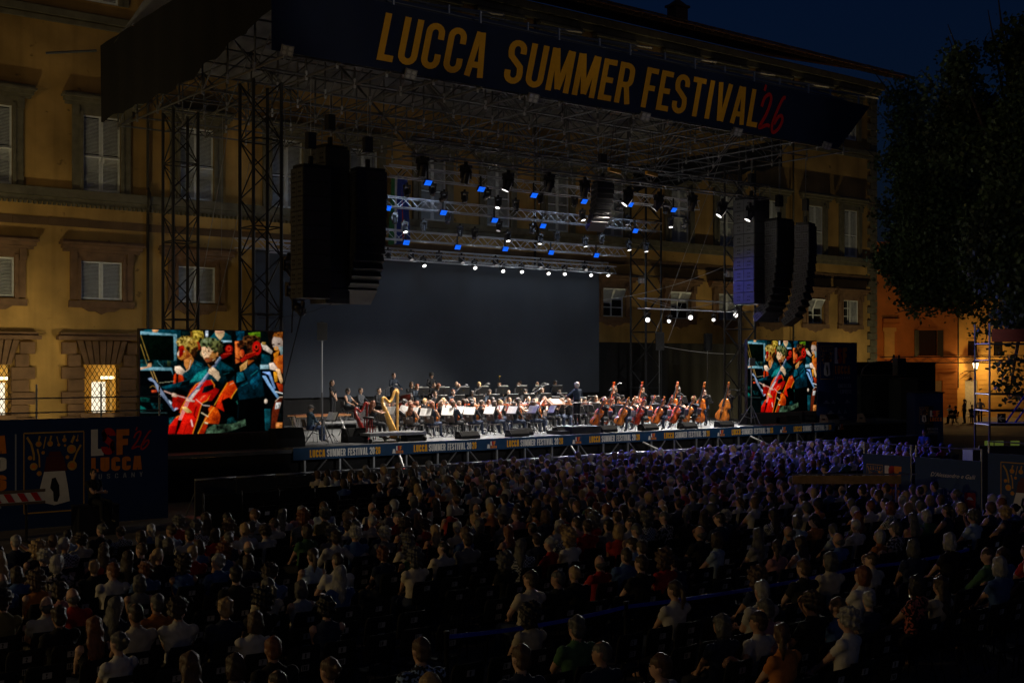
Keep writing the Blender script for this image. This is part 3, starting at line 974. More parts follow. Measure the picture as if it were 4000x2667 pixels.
# ================================================================== sponsor panel right of the right screen
def sponsor_panel():
    V = 37.5
    u0, u1 = 48.02, 51.1
    T = thing('sponsor_panel', 'blue sponsor panel with festival logo beside the right video screen', 'panel', (u0, V, 0))
    MB().bb((0, -.03, 1.46), (u1 - u0, .06, 5.35)).build('board', M_blue, T)
    L = MB()
    fn = lambda x, y, d: (x, -.034 - d, y)
    poster(L, fn, .18, 3.55, 1.0, 1.6)
    text(L, 'L', fn, 1.28, 4.3, .8, t=.26, wmul=1.1, mi=1)
    text(L, 'S', lambda x, y, d: fn(x, y, d + .003), 1.53, 4.3, .8, t=.24, wmul=1.0, mi=2)
    text(L, 'F', lambda x, y, d: fn(x, y, d + .005), 1.92, 4.3, .8, t=.25, wmul=1.3, mi=3)
    text(L, 'LUCCA', fn, 1.3, 3.78, .42, t=.2, total=1.22, mi=3)
    text(L, 'TUSCANY', fn, 1.3, 3.55, .12, t=.14, gap=.5, total=1.2, mi=8)
    text(L, 'AMERICAN', fn, 1.55, 3.1, .2, t=.15, total=1.05, mi=8)
    text(L, 'EXPRESS', fn, 1.7, 2.82, .2, t=.15, total=.92, mi=8)
    for x, y, w in ((.4, 2.35, .5), (1.05, 2.35, .3), (2.1, 2.35, .42), (.75, 1.85, .5), (1.5, 1.85, .3), (2.0, 1.85, .25), (.3, 1.52, .6), (1.5, 1.55, .7)):
        L.add([fn(x, y, 0), fn(x + w, y, 0), fn(x + w, y + .05, 0), fn(x, y + .05, 0)], [(0, 1, 2, 3)], 8)
        L.add([fn(x + w * .2, y + .07, 0), fn(x + w * .7, y + .07, 0), fn(x + w * .6, y + .15, 0), fn(x + w * .3, y + .15, 0)], [(0, 1, 2, 3)], 8)
    L.build('print', PRINT, T)
sponsor_panel()
# ================================================================== stage roof
VR0, VR1 = 34.6, 49.6
UR0, UR1 = 17.4, 46.9
ZR0, ZR1 = 14.05, 15.7
def stage_roof():
    T = thing('stage_roof', 'large truss stage roof with lettered navy banner along its front', 'stage roof', (32, VR0, ZR0))
    o = lambda u, v, z: (u - 32, v - VR0, z - ZR0)
    # front banner (slight sag and folds)
    b0, b1 = at_v(1060, 190, VR0 - .15).x, 47.9
    mb = MB(); nx, nz = 80, 6
    vs = []; fs = []
    for i in range(nx + 1):
        for j in range(nz + 1):
            u = b0 + (b1 - b0) * i / nx
            t = j / nz
            zt = 16.28; zb = 14.05
            if u > 45.6: zb = 14.05 + (u - 45.6) * .95
            z = zb + (zt - zb) * t
            w = .02 * math.sin(u * 1.7 + t * 2) + .012 * math.sin(u * 5.1 + 3 * t)
            vs.append(o(u, VR0 - .15 + w, z))
    for i in range(nx):
        for j in range(nz):
            a = i * (nz + 1) + j
            fs.append((a, a + nz + 1, a + nz + 2, a + 1))
    mb.add(vs, fs)
    bn = mb.build('front_banner', M_navy, T, True)
    L = MB()
    fn = lambda x, y, d: o(x, VR0 - .2 - d, y)
    z0, hh = 14.32, 1.62
    wl = lambda p: at_v(p, 300, VR0 - .2).x
    for wd, xa, xb in (('LUCCA', 1470, 1885), ('SUMMER', 1962, 2458), ('FESTIVAL', 2502, 2955)):
        ws = [WID.get(c, .41) for c in wd]; gp = .085; kx = (wl(xb) - wl(xa)) / ((sum(ws) + gp * (len(wd) - 1)) * hh); xx = 0.0
        for c, w_ in zip(wd, ws):
            Lt = MB()
            text(Lt, c, fn, wl(xa) + xx * hh * kx, z0, hh, t=.135, slant=.2, total=w_ * hh * kx)
            Lt.build('letter', M_yel, bn)
            xx += w_ + gp
    script26(L, fn, wl(2966), 14.25, 1.62, 0)
    L.build('numerals', [M_red], bn)
    # black side skirts
    def skirt(u, v0, v1, z0, z1, z2, n=40, name='side_skirt', m=None):
        mb = MB(); vs = []
        for i in range(n + 1):
            v = v0 + (v1 - v0) * i / n
            w = .05 * math.sin(i * 1.3) + .03 * math.sin(i * 2.9)
            zb = z0 + .08 * math.sin(i * 1.1) + (1.1 * max(0, 1 - i / (n * .45)) if u < 20 else 0)
            vs += [o(u + w, v, zb), o(u + w * .3, v, z1 + (z2 - z1) * i / n)]
        mb.add(vs, [(2 * i, 2 * i + 2, 2 * i + 3, 2 * i + 1) for i in range(n)])
        mb.build(name, m or M_blackcloth, T, True)
    skirt(UR0, VR0 - .1, VR1 + .4, 14.25, 17.6, 17.4)
    skirt(47.2, 39.0, VR1, 13.95, 15.3, 15.3)
    # back skirt along the left rear corner
    # pitched roof membrane with tubes on it, showing above the banner
    memb = mat('grey_pvc_membrane', (.12, .12, .125), .55, var=.2, scale=1.0)
    mb = MB()
    zs = [(VR0 - .05, 16.15), (37.2, 17.45), (42.0, 19.1), (VR1, 16.8)]
    vs = []
    for v, z in zs:
        vs += [o(UR0, v, z), o(UR1 + 1.2, v, z)]
    mb.add(vs, [(2 * i, 2 * i + 1, 2 * i + 3, 2 * i + 2) for i in range(len(zs) - 1)])
    mb.build('roof_membrane', memb, T)
    for i in range(17):
        u = 18.2 + i * 1.85
        if i % 2 == 0:
            bar(T, 'roof_tube', o(u - .6, 37.6, 17.62), o(u + .9, VR0 - .1, 16.75), .055, M_alu)
            bar(T, 'roof_post', o(u - .1, 36.5, 16.9), o(u - .1, 36.5, 17.4), .05, M_alu)
            bar(T, 'roof_post', o(u + .45, 35.3, 16.3), o(u + .45, 35.3, 17.0), .05, M_alu)
        bar(T, 'purlin', o(u - .9, 36.0, 16.9), o(u + .95, 36.0, 16.9), .03, M_alu)
        bar(T, 'purlin', o(u - .9, 37.3, 17.58), o(u + .95, 37.3, 17.58), .03, M_alu)
    # space frame underneath
    M_roofb = mat('silver_roof_truss', (.14, .145, .155), .4, metal=.5, var=.25)
    lines = [18.0 + 1.9 * i for i in range(16)]
    depth = [VR0 + .25 + 2.1 * j for j in range(8)]
    r = .032
    zt = lambda v: 15.75
    for u in lines:
        bar(T, 'lower_chord', o(u, depth[0] - .3, ZR0), o(u, depth[-1], ZR0), .038, M_roofb)
        bar(T, 'upper_chord', o(u, depth[0] - .3, 15.75), o(u, depth[-1], 15.75), r, M_darkalu)
    for j, v in enumerate(depth):
        bar(T, 'cross_chord', o(lines[0], v, ZR0 + .065), o(lines[-1], v, ZR0 + .075), .036, M_roofb)
        bar(T, 'cross_chord', o(lines[0], v, 15.68), o(lines[-1], v, 15.68), r, M_darkalu)
        for i, u in enumerate(lines):
            bar(T, 'vertical', o(u, v, ZR0), o(u, v, 15.75), .034, M_roofb)
            bar(T, 'node_coupler', o(u, v, ZR0 - .12), o(u, v, ZR0 + .2), .05, M_alu)
            if j < len(depth) - 1:
                a, b = (ZR0, 15.75) if (i + j) % 2 else (15.75, ZR0)
                bar(T, 'diagonal', o(u, v, a), o(u, depth[j + 1], b), .024, M_darkalu)
            if i < len(lines) - 1 and j % 1 == 0:
                a, b = (ZR0, 15.68) if (i + j) % 2 else (15.68, ZR0)
                bar(T, 'cross_diagonal', o(u, v, a), o(lines[i + 1], v, b), .024, M_darkalu)
    # light sheet under the membrane at the left rear (pale cloth seen through the truss)
    # edge tube tip at the left rear corner
    bar(T, 'corner_tube', o(UR0 - .1, VR1 + .5, 17.2), o(UR0 - 2.0, VR1 + 1.0, 16.9), .06, M_darkalu)
    bar(T, 'hanging_rope', o(UR0 + .9, VR1 - 2.5, 14.3), o(UR0 + .9, VR1 - 2.5, 9.2), .02, M_iron)
stage_roof()

# ================================================================== lattice towers
M_twr = mat('black_tower_steel', (.028, .029, .032), .45, metal=.4, var=.25)
def tower(name, u, v, w, z1, label, z0=0.0, bay=1.0):
    T = thing(name, label, 'truss tower', (u, v, 0), 0, 'lattice towers carrying the stage roof')
    h = w / 2
    C = [(-h, -h), (h, -h), (h, h), (-h, h)]
    for x, y in C:
        bar(T, 'leg', (x, y, z0), (x, y, z1), .06, M_twr)
    n = int((z1 - z0) / bay)
    for k in range(n):
        a, b = z0 + k * bay, z0 + (k + 1) * bay
        for s in range(4):
            p, q = C[s], C[(s + 1) % 4]
            if k % 3 == 0:
                bar(T, 'rung', (p[0], p[1], a), (q[0], q[1], a), .026, M_twr)
            f = (k + s) % 2
            bar(T, 'brace', (p[0], p[1], a if f else b), (q[0], q[1], b if f else a), .026, M_twr)
    MB().bb((-h - .1, -h - .1, 0), (h + .1, h + .1, .06)).build('base_plate', M_iron, T)
    return T
pA = at_v(705, 1000, 45.0); pB = at_v(1018, 1000, 38.6)
pC = at_v(2523, 1000, 47.4); pD = at_v(2890, 1000, 40.6)
tower('truss_tower', pA.x, 45.0, 1.0, 14.0, 'black lattice roof tower at the far left, before the palace windows')
tower('truss_tower', pB.x, 38.6, 1.05, 14.0, 'black lattice roof tower behind the left video screen')
tower('truss_tower', pC.x, 47.4, 1.15, 14.0, 'black lattice roof tower at the right rear of the stage')
tower('truss_tower', pD.x, 40.6, 1.05, 14.0, 'black lattice roof tower behind the right speaker hangs')

# ================================================================== lighting trusses
def truss(label, u0, u1, v, z, s=.45, m=None, name='lighting_truss', bay=.5, group='horizontal lighting trusses', rz=0.0, r=.024):
    m = m or M_darkalu
    T = thing(name, label, 'lighting truss', (u0, v, z), rz, group)
    L = u1 - u0; h = s / 2
    for y in (-h, h):
        for zz in (-h, h):
            bar(T, 'chord', (0, y, zz), (L, y, zz), r, m, 6)
    mb = MB(); x = 0; i = 0
    while x < L - .01:
        e = min(x + bay, L)
        for a, b, c, d in ((-h, -h, -h, h), (h, -h, h, h), (-h, -h, h, -h), (-h, h, h, h)):
            p, q = ((a, b), (c, d)) if i % 2 else ((c, d), (a, b))
            mb.tube((x, p[0], p[1]), (e, q[0], q[1]), r * .55, 4, caps=False)
        x = e; i += 1
    tag(mb.build('lacing', m, T), kind='stuff')
    return T
M_tr2 = mat('silver_truss', (.4, .41, .43), .4, metal=.35, var=.2)
truss('front black lighting truss hung below the stage roof', 24.0, 43.6, 37.0, 12.15, .6, M_darkalu, bay=.75, r=.03)
truss('second lighting truss with a row of blue panels', 25.0, 42.2, 40.0, 11.75, .42, M_tr2)
truss('third lighting truss with blue panels below the second', 24.2, 43.2, 43.5, 11.1, .42, M_tr2)
truss('fourth lighting truss above the grey backdrop', 26.2, 43.6, 46.5, 10.1, .42, M_tr2)
truss('lowest rear lighting truss carrying the backdrop', 23.0, 44.6, 49.0, 9.55, .42, M_tr2)
truss('rear lighting truss just before the backdrop truss', 24.0, 44.3, 48.0, 9.3, .36, M_tr2)
pS0, pS1 = at_v(2505, 1200, 44.0), at_v(2880, 1185, 44.0)
truss('short side lighting truss at the right of the stage', pS0.x, pS1.x + .8, 44.0, (pS0.z + pS1.z) / 2, .5, M_tr2, bay=3.0)

# ================================================================== lamps
WHITE_E = emat('lamp_face_white', (1.0, .97, .92), 3.0)
WHITE_D = emat('lamp_face_dim', (1.0, .93, .9), .35)
BLUE_E = emat('led_face_blue', (.003, .04, 1.0), .8)
BLUE_E2 = emat('led_face_blue_cells', (.02, .34, 1.0), 1.2)
M_lamp = mat('lamp_housing', (.03, .03, .034), .4, var=.2)
M_lens = mat('lens_glass', (.05, .055, .065), .1, spec=.8)
_lm = {}
def lamp_meshes():
    if _lm: return _lm
    _lm['base'] = MB().bb((-.2, -.16, -.12), (.2, .16, 0)).mesh('base', M_lamp)
    _lm['clamp'] = MB().bb((-.05, -.05, 0), (.05, .05, .14)).mesh('clamp', M_iron)
    y = MB()
    for s in (-1, 1):
        y.bb((s * .2 - .03, -.07, -.52), (s * .2 + .03, .07, -.15))
    y.bb((-.23, -.07, -.1502), (.23, .07, -.1205))
    _lm['yoke'] = y.mesh('yoke', M_lamp)
    _lm['head'] = MB().lathe([(.09, .2), (.15, .14), (.165, 0), (.16, -.2), (.175, -.26), (.175, -.3), (.15, -.302)], n=14).mesh('head', M_lamp, True)
    d = MB().lathe([(.001, -.306), (.145, -.306)], n=14)
    for k, m in (('w', WHITE_E), ('d', WHITE_D), ('o', M_lens)):
        _lm['lens' + k] = MB().lathe([(.02, -.307), (.145, -.306)], n=14).mesh('lens', m)
    _lm['hood'] = MB().lathe([(.24, -.18), (.33, -.42), (.325, -.42), (.23, -.18)], n=4).mesh('barn_hood', M_black)
    _lm['bracket'] = MB().bb((-.03, -.02, .1), (.03, .02, .5)).mesh('bracket', M_iron)
    b = MB().bb((-.27, -.07, -.2), (.27, .07, .2))
    _lm['panel'] = b.mesh('housing', M_lamp)
    f = MB(); g = MB()
    for i in range(6):
        for j in range(4):
            x, z = -.235 + i * .094, -.165 + j * .11
            f.bb((x - .04, -.088, z - .048), (x + .04, -.073, z + .048))
            g.bb((x - .02, -.092, z - .03), (x + .02, -.0885, z + .03))
    _lm['cells'] = f.mesh('led_cells', BLUE_E); _lm['cores'] = g.mesh('led_cores', BLUE_E2)
    return _lm
def aim(o, d):
    o.rotation_mode = 'QUATERNION'
    o.rotation_quaternion = (-Vector(d)).to_track_quat('Z', 'X')
def mover(p, target, label, lit='o', watts=0, col=(1, .96, .9), deg=24, hood=False, scale=1.0, blend=.5, spill=0):
    """hanging moving head: its head centre is at p"""
    K = lamp_meshes()
    T = thing('moving_head_lamp', label, 'stage lamp', (p[0], p[1], p[2] + .42), 0, 'moving head stage lamps')
    T.scale = (scale,) * 3
    link('base', K['base'], T); link('clamp', K['clamp'], T); link('yoke', K['yoke'], T)
    h = link('head', K['head'], T, (0, 0, -.42))
    d = (Vector(target) - Vector(p)).normalized()
    aim(h, d)
    link('lens', K['lens' + lit], h)
    if hood: link('barn_hood', K['hood'], T, (0, 0, .16))
    if watts:
        spot(T, Vector((0, 0, -.42)) + d * .34, Vector((0, 0, -.42)) + d * 5, watts, col, deg, blend, .07)
        if spill: point(T, Vector((0, 0, -.42)) + d * .45, spill, col, .05, 'stray_light')
    return T
def led_panel(p, label, target, watts=0, col=(.05, .2, 1.0), deg=80):
    K = lamp_meshes()
    T = thing('led_wash_panel', label, 'stage lamp', p, 0, 'blue LED wash panels on the trusses')
    hs = link('housing', K['panel'], T); hs.scale = (.6, .68, .52)
    d = (Vector(target) - Vector(p)).normalized()
    hs.rotation_mode = 'QUATERNION'
    hs.rotation_quaternion = (-d).to_track_quat('Y', 'Z')
    link('led_cells', K['cells'], hs); link('led_cores', K['cores'], hs)
    link('bracket', K['bracket'], T)
    if watts:
        spot(T, d * .12, d * 5, watts, col, deg, .8, .2)
    return T

def rig():
    # blue LED panels, aimed out over the audience
    n = 0
    for row, v, pts in (('second', 40.0, [(1670, 712), (1878, 737), (2084, 761), (2280, 785), (2460, 797), (2630, 818)]),
                        ('third', 43.5, [(1512, 811), (1730, 829), (1930, 859), (2119, 881), (2304, 890), (2480, 900)]),
                        ('fourth', 46.5, [(1372, 928), (1585, 946), (1786, 964), (1972, 971), (2151, 985), (2328, 996)])):
        for i, (x, y) in enumerate(pts):
            p = at_v(x, y, v - .3)
            tgt = (p.x + 1.5, 24, -1.0)
            led_panel(p, 'blue LED panel on the %s truss, %s from the left' % (row, ORD[i + 1]), tgt, BLUE_W, (.07, .08, 1.0), 58)
    # front truss: hooded profile lamps
    for i, (x, y, on) in enumerate([(1650, 660, 0), (1820, 690, 0), (1985, 720, 1), (2145, 725, 0), (2285, 745, 0), (2455, 780, 1), (2573, 800, 1), (2705, 800, 0), (2822, 825, 1), (2930, 840, 1)]):
        p = at_v(x, y, 37.0)
        tgt = ({1985: (25.5, 39.5, 2), 2455: (29, 40.5, 2), 2573: (32, 43, 2.3), 2822: (35, 40, 2), 2930: (38.5, 39, 2)}[x]) if on else (p.x, p.y + 2, 5)
        mover(p, tgt, 'hooded moving lamp on the front truss, %s from the left' % ORD[i + 1], 'w' if on else 'o', FRONT_W if on else 0, (1, .9, .78), 62, True, .95, blend=1.0, spill=10 if on else 0)
    # second and third truss: moving heads, some lit
    for row, v, pts in (('second', 40.0, [(1590, 775, 'o'), (1690, 770, 'o'), (1735, 800, 'd'), (1815, 800, 'o'), (1905, 790, 'd'), (1946, 820, 'w'), (2015, 830, 'o'), (2110, 800, 'o'), (2245, 815, 'o'), (2275, 868, 'w'), (2425, 830, 'd'), (2600, 840, 'o'), (2620, 895, 'w'), (2680, 900, 'd')]),
                        ('third', 43.5, [(1540, 880, 'o'), (1580, 915, 'w'), (1655, 910, 'o'), (1750, 880, 'o'), (1797, 930, 'o'), (1855, 940, 'o'), (1950, 910, 'd'), (1983, 950, 'w'), (2080, 920, 'o'), (2110, 960, 'w'), (2175, 950, 'o'), (2285, 970, 'w'), (2350, 960, 'o'), (2450, 885, 'd'), (2455, 985, 'w'), (2523, 990, 'w')]),
                        ('rear', 48.0, [(1515, 1020, 'o'), (1605, 1027, 'd'), (1653, 1050, 'w'), (1715, 1030, 'o'), (1803, 1040, 'd'), (1853, 1060, 'w'), (1936, 1048, 'd'), (1962, 1073, 'w'), (2037, 1075, 'w'), (2112, 1057, 'd'), (2141, 1082, 'w'), (2205, 1083, 'w'), (2284, 1067, 'd'), (2307, 1088, 'w'), (2373, 1087, 'w')])):
        for i, (x, y, on) in enumerate(pts):
            p = at_v(x, y - 10, v)
            if row == 'second' and on == 'd': tgt = (p.x - 2, 49.3, 7.0)
            elif row == 'rear': tgt = (p.x - 2.5 + rng.uniform(-2, 2), 42 + rng.uniform(-2.5, 1), 2)
            else: tgt = (p.x - 1.5 + rng.uniform(-2.5, 2.5), v - 2 + rng.uniform(-2, 2), 2)
            w = {'rear': REAR_W, 'second': TOP_W, 'third': TOP_W}[row] if on == 'w' else (200 if row == 'second' and on == 'd' else 0)
            mover(p, tgt, 'moving lamp on the %s truss, %s from the left' % (row, ORD[i + 1]), on, w, (.86, .95, 1.0) if row == 'rear' else ((.55, .72, 1.0) if on == 'd' else (1, .92, .82)), 80 if on == 'd' else 38, False, .64, spill=9 if on == 'w' else 0)
    # side lamps on the short truss
    for i, (x, y) in enumerate([(2528, 1254), (2616, 1263), (2697, 1245), (2788, 1257), (2874, 1236)]):
        p = at_v(x, y, 44.0)
        tgt = (p.x - 9 + i * .6, 39.5 - i * .4, 2.0) if i % 2 else ((22, 17, 0), 0, (18, 15, 0), 0, (12, 11, 0))[i]
        mover(p, tgt, 'bright side lamp on the short right truss, %s from the left' % ORD[i + 1], 'w', SIDE_W if i % 2 else 2600, (1, .96, .9), 55 if i % 2 else 48, False, .78 if i % 2 == 0 else .58, spill=14)
    for i, (x, y) in enumerate([(1128, 1050), (1140, 1150), (1165, 1205)]):
        p = at_v(x, y, 38.2)
        mover(p, (26, 40, 2), 'unlit moving lamp left of the left speaker hang, %s from the top' % ORD[i + 1], 'o', 0, scale=.95)
    # flood lamps along the lower edge of the roof banner (unlit)
    fl = MB().bb((-.19, -.08, -.16), (.19, .08, .16)).mesh('housing', mat('pale_flood_housing', (.2, .2, .21), .5))
    lens = MB()
    for x in (-.09, .09):
        for z in (-.075, .075):
            lens.lathe([(.02, .005), (.06, .004), (.065, 0)], (x, -.081, z), 10, axis=Matrix.Rotation(R(90), 3, 'X'))
    lens = lens.mesh('lens', mat('flood_lens', (.4, .41, .4), .25))
    for i, (x, y) in enumerate([(1122, 197), (1604, 290), (2082, 383), (2520, 455), (2880, 515), (3230, 570)]):
        p = at_v(x, y, VR0 - .45)
        T = thing('flood_lamp', 'unlit four-lens flood lamp under the roof banner, %s from the left' % ORD[i + 1], 'stage lamp', p, 0, 'flood lamps under the roof banner')
        h = link('housing', fl, T); link('lens', lens, h)
        h.rotation_euler = (R(25), R(8), R(-18))
        MB().tube((0, .1, 0), (0, .45, .25), .025, 6).build('arm', M_steel, T)
    for i, (x, y, v) in enumerate([(2508, 1095, 47.0), (2852, 1069, 40.0)]):
        p = at_v(x, y, v)
        T = thing('flood_lamp', 'pale unlit flood lamp clamped to the %s right roof tower' % ('rear', 'front')[i], 'stage lamp', p, 0, 'flood lamps on the towers')
        h = link('housing', fl, T); h.rotation_euler = (R(20), 0, R(-30)); link('lens', lens, h)
        MB().tube((0, .1, 0), (.1, .5, 0), .025, 6).build('arm', M_steel, T)
BLUE_W, FRONT_W, REAR_W, TOP_W, SIDE_W = 1300, 13000, 1300, 3000, 900
rig()
# added, unseen front-of-house lamps on a mast behind the camera: front wash on the orchestra and light on the roof banner
def house_lamps():
    T = thing('lighting_mast', 'front of house lighting mast behind the camera', 'lighting mast', (13, -12, 0))
    for x in (-.3, .3):
        for y in (-.3, .3): bar(T, 'leg', (x, y, 0), (x, y, 10.5), .04, M_darkalu)
    for k in range(10):
        bar(T, 'brace', (-.3, -.3, k), (.3, -.3, k + 1), .02, M_darkalu); bar(T, 'brace', (.3, .3, k), (-.3, .3, k + 1), .02, M_darkalu)
    bar(T, 'cross_arm', (-3.5, .3, 10.3), (3.5, .3, 10.3), .05, M_darkalu)
    jobs = [((u, 38.5, 2.7), HOUSE_W, 9.5, (1, .96, .9), 1.0) for u in (22.5, 28, 33.5, 39, 44)] + [((u, 34.5, 16.0), BANNER_W, 10.0, (1, .88, .7), .8) for u in (21, 27.5, 34, 40.5)]
    for i, (t, w, deg, c, bl) in enumerate(jobs):
        q = Vector((13 - 3.2 + i * .64, -11.6, 9.9))
        mover(q, t, 'front of house lamp on the mast behind the camera, %s from the left' % ORD[i + 1], 'w', w, c, deg, blend=bl)
HOUSE_W, BANNER_W = 19000, 4200
house_lamps()

# ================================================================== hanging loudspeakers
M_spk = mat('speaker_paint', (.02, .02, .022), .55, var=.2, bump=.2, bscale=90)
M_spk_l = mat('speaker_side_lit', (.055, .058, .062), .55, var=.2)  # cabinet sides paler: stage light on them is put into the colour
def speaker_hang(name, label, u, v, ztop, n, bh, bw, bd, curve, rz, side_pat=2):
    """n cabinets; curve = list of tilt steps in degrees (bottom boxes lean back)"""
    T = thing(name, label, 'speakers', (u, v, ztop), rz, 'hanging loudspeaker arrays')
    cab = MB().bb((-bw / 2, -bd / 2, -bh + .012), (bw / 2, bd / 2, 0)).mesh('cabinet', M_spk)
    gr = MB().bb((-bw / 2 + .03, -bd / 2 - .015, -bh + .03), (bw / 2 - .03, -bd / 2 - .001, -.02)).mesh('grille', mat('speaker_grille', (.014, .014, .016), .75, var=.3, scale=80))
    sides = []
    for s in (-1, 1):
        x = s * (bw / 2 + .004)
        for k in range(side_pat):
            y0 = -bd / 2 + .03 + k * (bd - .06) / side_pat; y1 = y0 + (bd - .06) / side_pat - .02
            sides.append(MB().bb((min(x, x + s * .01), y0, -bh + .03), (max(x, x + s * .01), y1, -.018)).mesh('side_panel', M_spk_l))
    hd = MB()
    for s in (-1, 1):
        x = s * (bw / 2 + .016)
        for k in range(side_pat):
            yc = -bd / 2 + .03 + (k + .5) * (bd - .06) / side_pat
            for dy, dz in ((-.06, .06), (.05, .06), (.05, -.07), (-.06, -.07)):
                hd.bb((min(x, x + s * .008), yc + dy - .035, -bh / 2 + dz * bh / .45 - .03), (max(x, x + s * .008), yc + dy + .035, -bh / 2 + dz * bh / .45 + .03))
    hand = hd.mesh('handle', M_iron)
    MB().bb((-bw / 2 + .05, -bd / 2 + .05, .02), (bw / 2 - .05, bd / 2 - .05, .12)).bb((-.06, -.06, .12), (.06, .06, .45)).build('fly_frame', M_iron, T)
    MB().tube((0, 0, .4), (0, 0, 13.9 - ztop), .012, 5).tube((.25, .1, .1), (.1, .0, 13.9 - ztop), .008, 4).build('chain', M_steel, T)
    MB().bb((-.15, -.12, .7), (.15, .12, 1.25)).build('chain_hoist', M_black, T)
    y = z = 0.0; ang = 0.0
    for i in range(n):
        ang += curve(i)
        rot = Euler((R(-ang), 0, 0))
        c = link('cabinet', cab, T, (0, y, z)); c.rotation_euler = rot
        g = link('grille', gr, c); [link('side_panel', q, c) for q in sides]; tag(link('handles', hand, c), kind='stuff')
        d = rot.to_matrix() @ Vector((0, 0, -bh))
        y += -d.y if False else abs(d.y); z += d.z
    return T
jc = lambda i: 0.0 if i < 2 else (1.6 if i < 8 else 5.2)
fl0 = lambda i: 0.0
a = at_v(1242, 655, 36.3); b = at_v(1242, 1165, 36.3)
speaker_hang('speaker_hang', 'straight black subwoofer hang at the left, nearest the camera', a.x, 36.8, a.z, 9, (a.z - b.z) / 9, 1.05, .9, fl0, 0)
a = at_v(1300, 583, 38.0)
speaker_hang('speaker_hang', 'tall black speaker hang behind the left subwoofers', a.x, 38.2, a.z, 10, .55, 1.05, .9, fl0, .15)
a = at_v(1442, 672, 37.2)
speaker_hang('speaker_hang', 'curved black line array at the left, beside the lamps', a.x, 37.3, a.z, 14, .335, 1.15, .75, jc, -.1)
a = at_v(2925, 778, 38.2); b = at_v(2925, 1188, 38.2)
speaker_hang('speaker_hang', 'straight subwoofer hang at the right with pale side panels', a.x + .4, 38.4, a.z, 9, (a.z - b.z) / 9, 1.05, 1.3, fl0, 0)
a = at_v(3035, 862, 37.2)
speaker_hang('speaker_hang', 'curved line array at the right with pale side panels', a.x + .4, 37.4, a.z, 13, .36, 1.25, .78, jc, .0)
a = at_v(3125, 880, 36.4)
speaker_hang('speaker_hang', 'outermost curved dark line array at the right', a.x + .4, 36.4, a.z, 13, .36, 1.1, .7, jc, .35)
a = at_v(2325, 715, 37.6)
speaker_hang('speaker_hang', 'small curved centre speaker hang under the front truss', a.x + .5, 37.7, a.z, 8, .24, .8, .55, lambda i: 5.0, -.2)

# ================================================================== ropes, flags, hoists
def rope(a, b, label, r=.012, sag=0.0, m=None, group='guy ropes of the stage roof'):
    n = 12
    pts = [a.lerp(b, k / n) - Vector((0, 0, sag * (1 - (2 * k / n - 1) ** 2))) for k in range(n + 1)]
    tag(MB().path([q - pts[0] for q in pts], r, 5).build('rope', m or mat('pale_rope', (.35, .35, .34), .7), None, True, pts[0]), label, 'rope', group)
rope(at_v(890, 520, 41), at_v(755, 1285, 41), 'pale guy rope falling from the left roof corner to the left screen')
rope(at_v(975, 640, 41), at_v(830, 1290, 41), 'pale guy rope beside the tower behind the left screen')
rope(at_v(870, 450, 42), at_v(865, 1000, 42), 'thin plumb rope between the two left towers', .007)
rope(at_v(2822, 605, 43), at_v(2560, 1300, 45), 'pale guy rope at the right of the stage, left of a pair')
rope(at_v(2862, 650, 43), at_v(2610, 1330, 45), 'pale guy rope at the right of the stage, right of a pair')
rope(at_v(2355, 1172, 47), at_v(2845, 1035, 41), 'pale rope rising from the backdrop to the right tower', .012, .25)
rope(at_v(2580, 1350, 46), at_v(2870, 1383, 42), 'pale rope between the two right speaker poles', .014, .1)
rope(at_v(1490, 1060, 38), at_v(1010, 1240, 38), 'dark cable from the left line array to the left tower', .012, .5, M_iron)
rope(at_v(1190, 1180, 38), at_v(1110, 1500, 38), 'dark cable hanging beside the left subwoofers', .02, 0, M_iron)
rope(at_v(1165, 700, 37.6), at_v(1140, 1300, 38), 'black cable loom hanging left of the subwoofers', .025, 0, M_iron)
for i, (px_, cols, lab) in enumerate(((1548, [(.02, .12, .04), (.4, .4, .38), (.3, .02, .02)], 'green white and red flag hanging on the palace front'), (1572, [(.01, .03, .2)], 'dark blue flag hanging on the palace front'))):
    a, b = at_v(px_, 690, 51.2), at_v(px_, 950, 51.2)
    T = thing('flag', lab, 'flag', (a.x, 51.2, b.z))
    n = len(cols); w = .9
    for k, c in enumerate(cols):
        mb = MB(); vs = []
        for j in range(9):
            x = -w / 2 + w * (k + j / 8) / n
            y = .06 * math.sin(x * 9)
            vs += [(x, y, 0.1 * math.sin(x * 4)), (x * .6, y * .4, a.z - b.z)]
        mb.add(vs, [(2 * j, 2 * j + 2, 2 * j + 3, 2 * j + 1) for j in range(8)])
        mb.build('stripe', mat('flag_cloth_%d%d' % (i, k), c, .8), T, True)
    bar(T, 'pole', (0, .6, a.z - b.z - .3), (0, -.5, a.z - b.z + .3), .03, M_iron)
for i, (px_, py_) in enumerate(((2400, 667), (2545, 680))):
    a = at_v(px_, py_, 36.4)
    T = thing('lifting_beam', 'yellow lifting beam under the stage roof, %s one' % ('left', 'right')[i], 'lifting beam', a, .3)
    MB().bb((-.45, -.06, -.07), (.45, .06, .07)).build('beam', mat('yellow_paint', srgb(220, 160, 20), .5), T)
    for s in (-1, 1): bar(T, 'chain', (s * .4, 0, .07), (s * .05, 0, 14.0 - a.z), .012, M_iron)
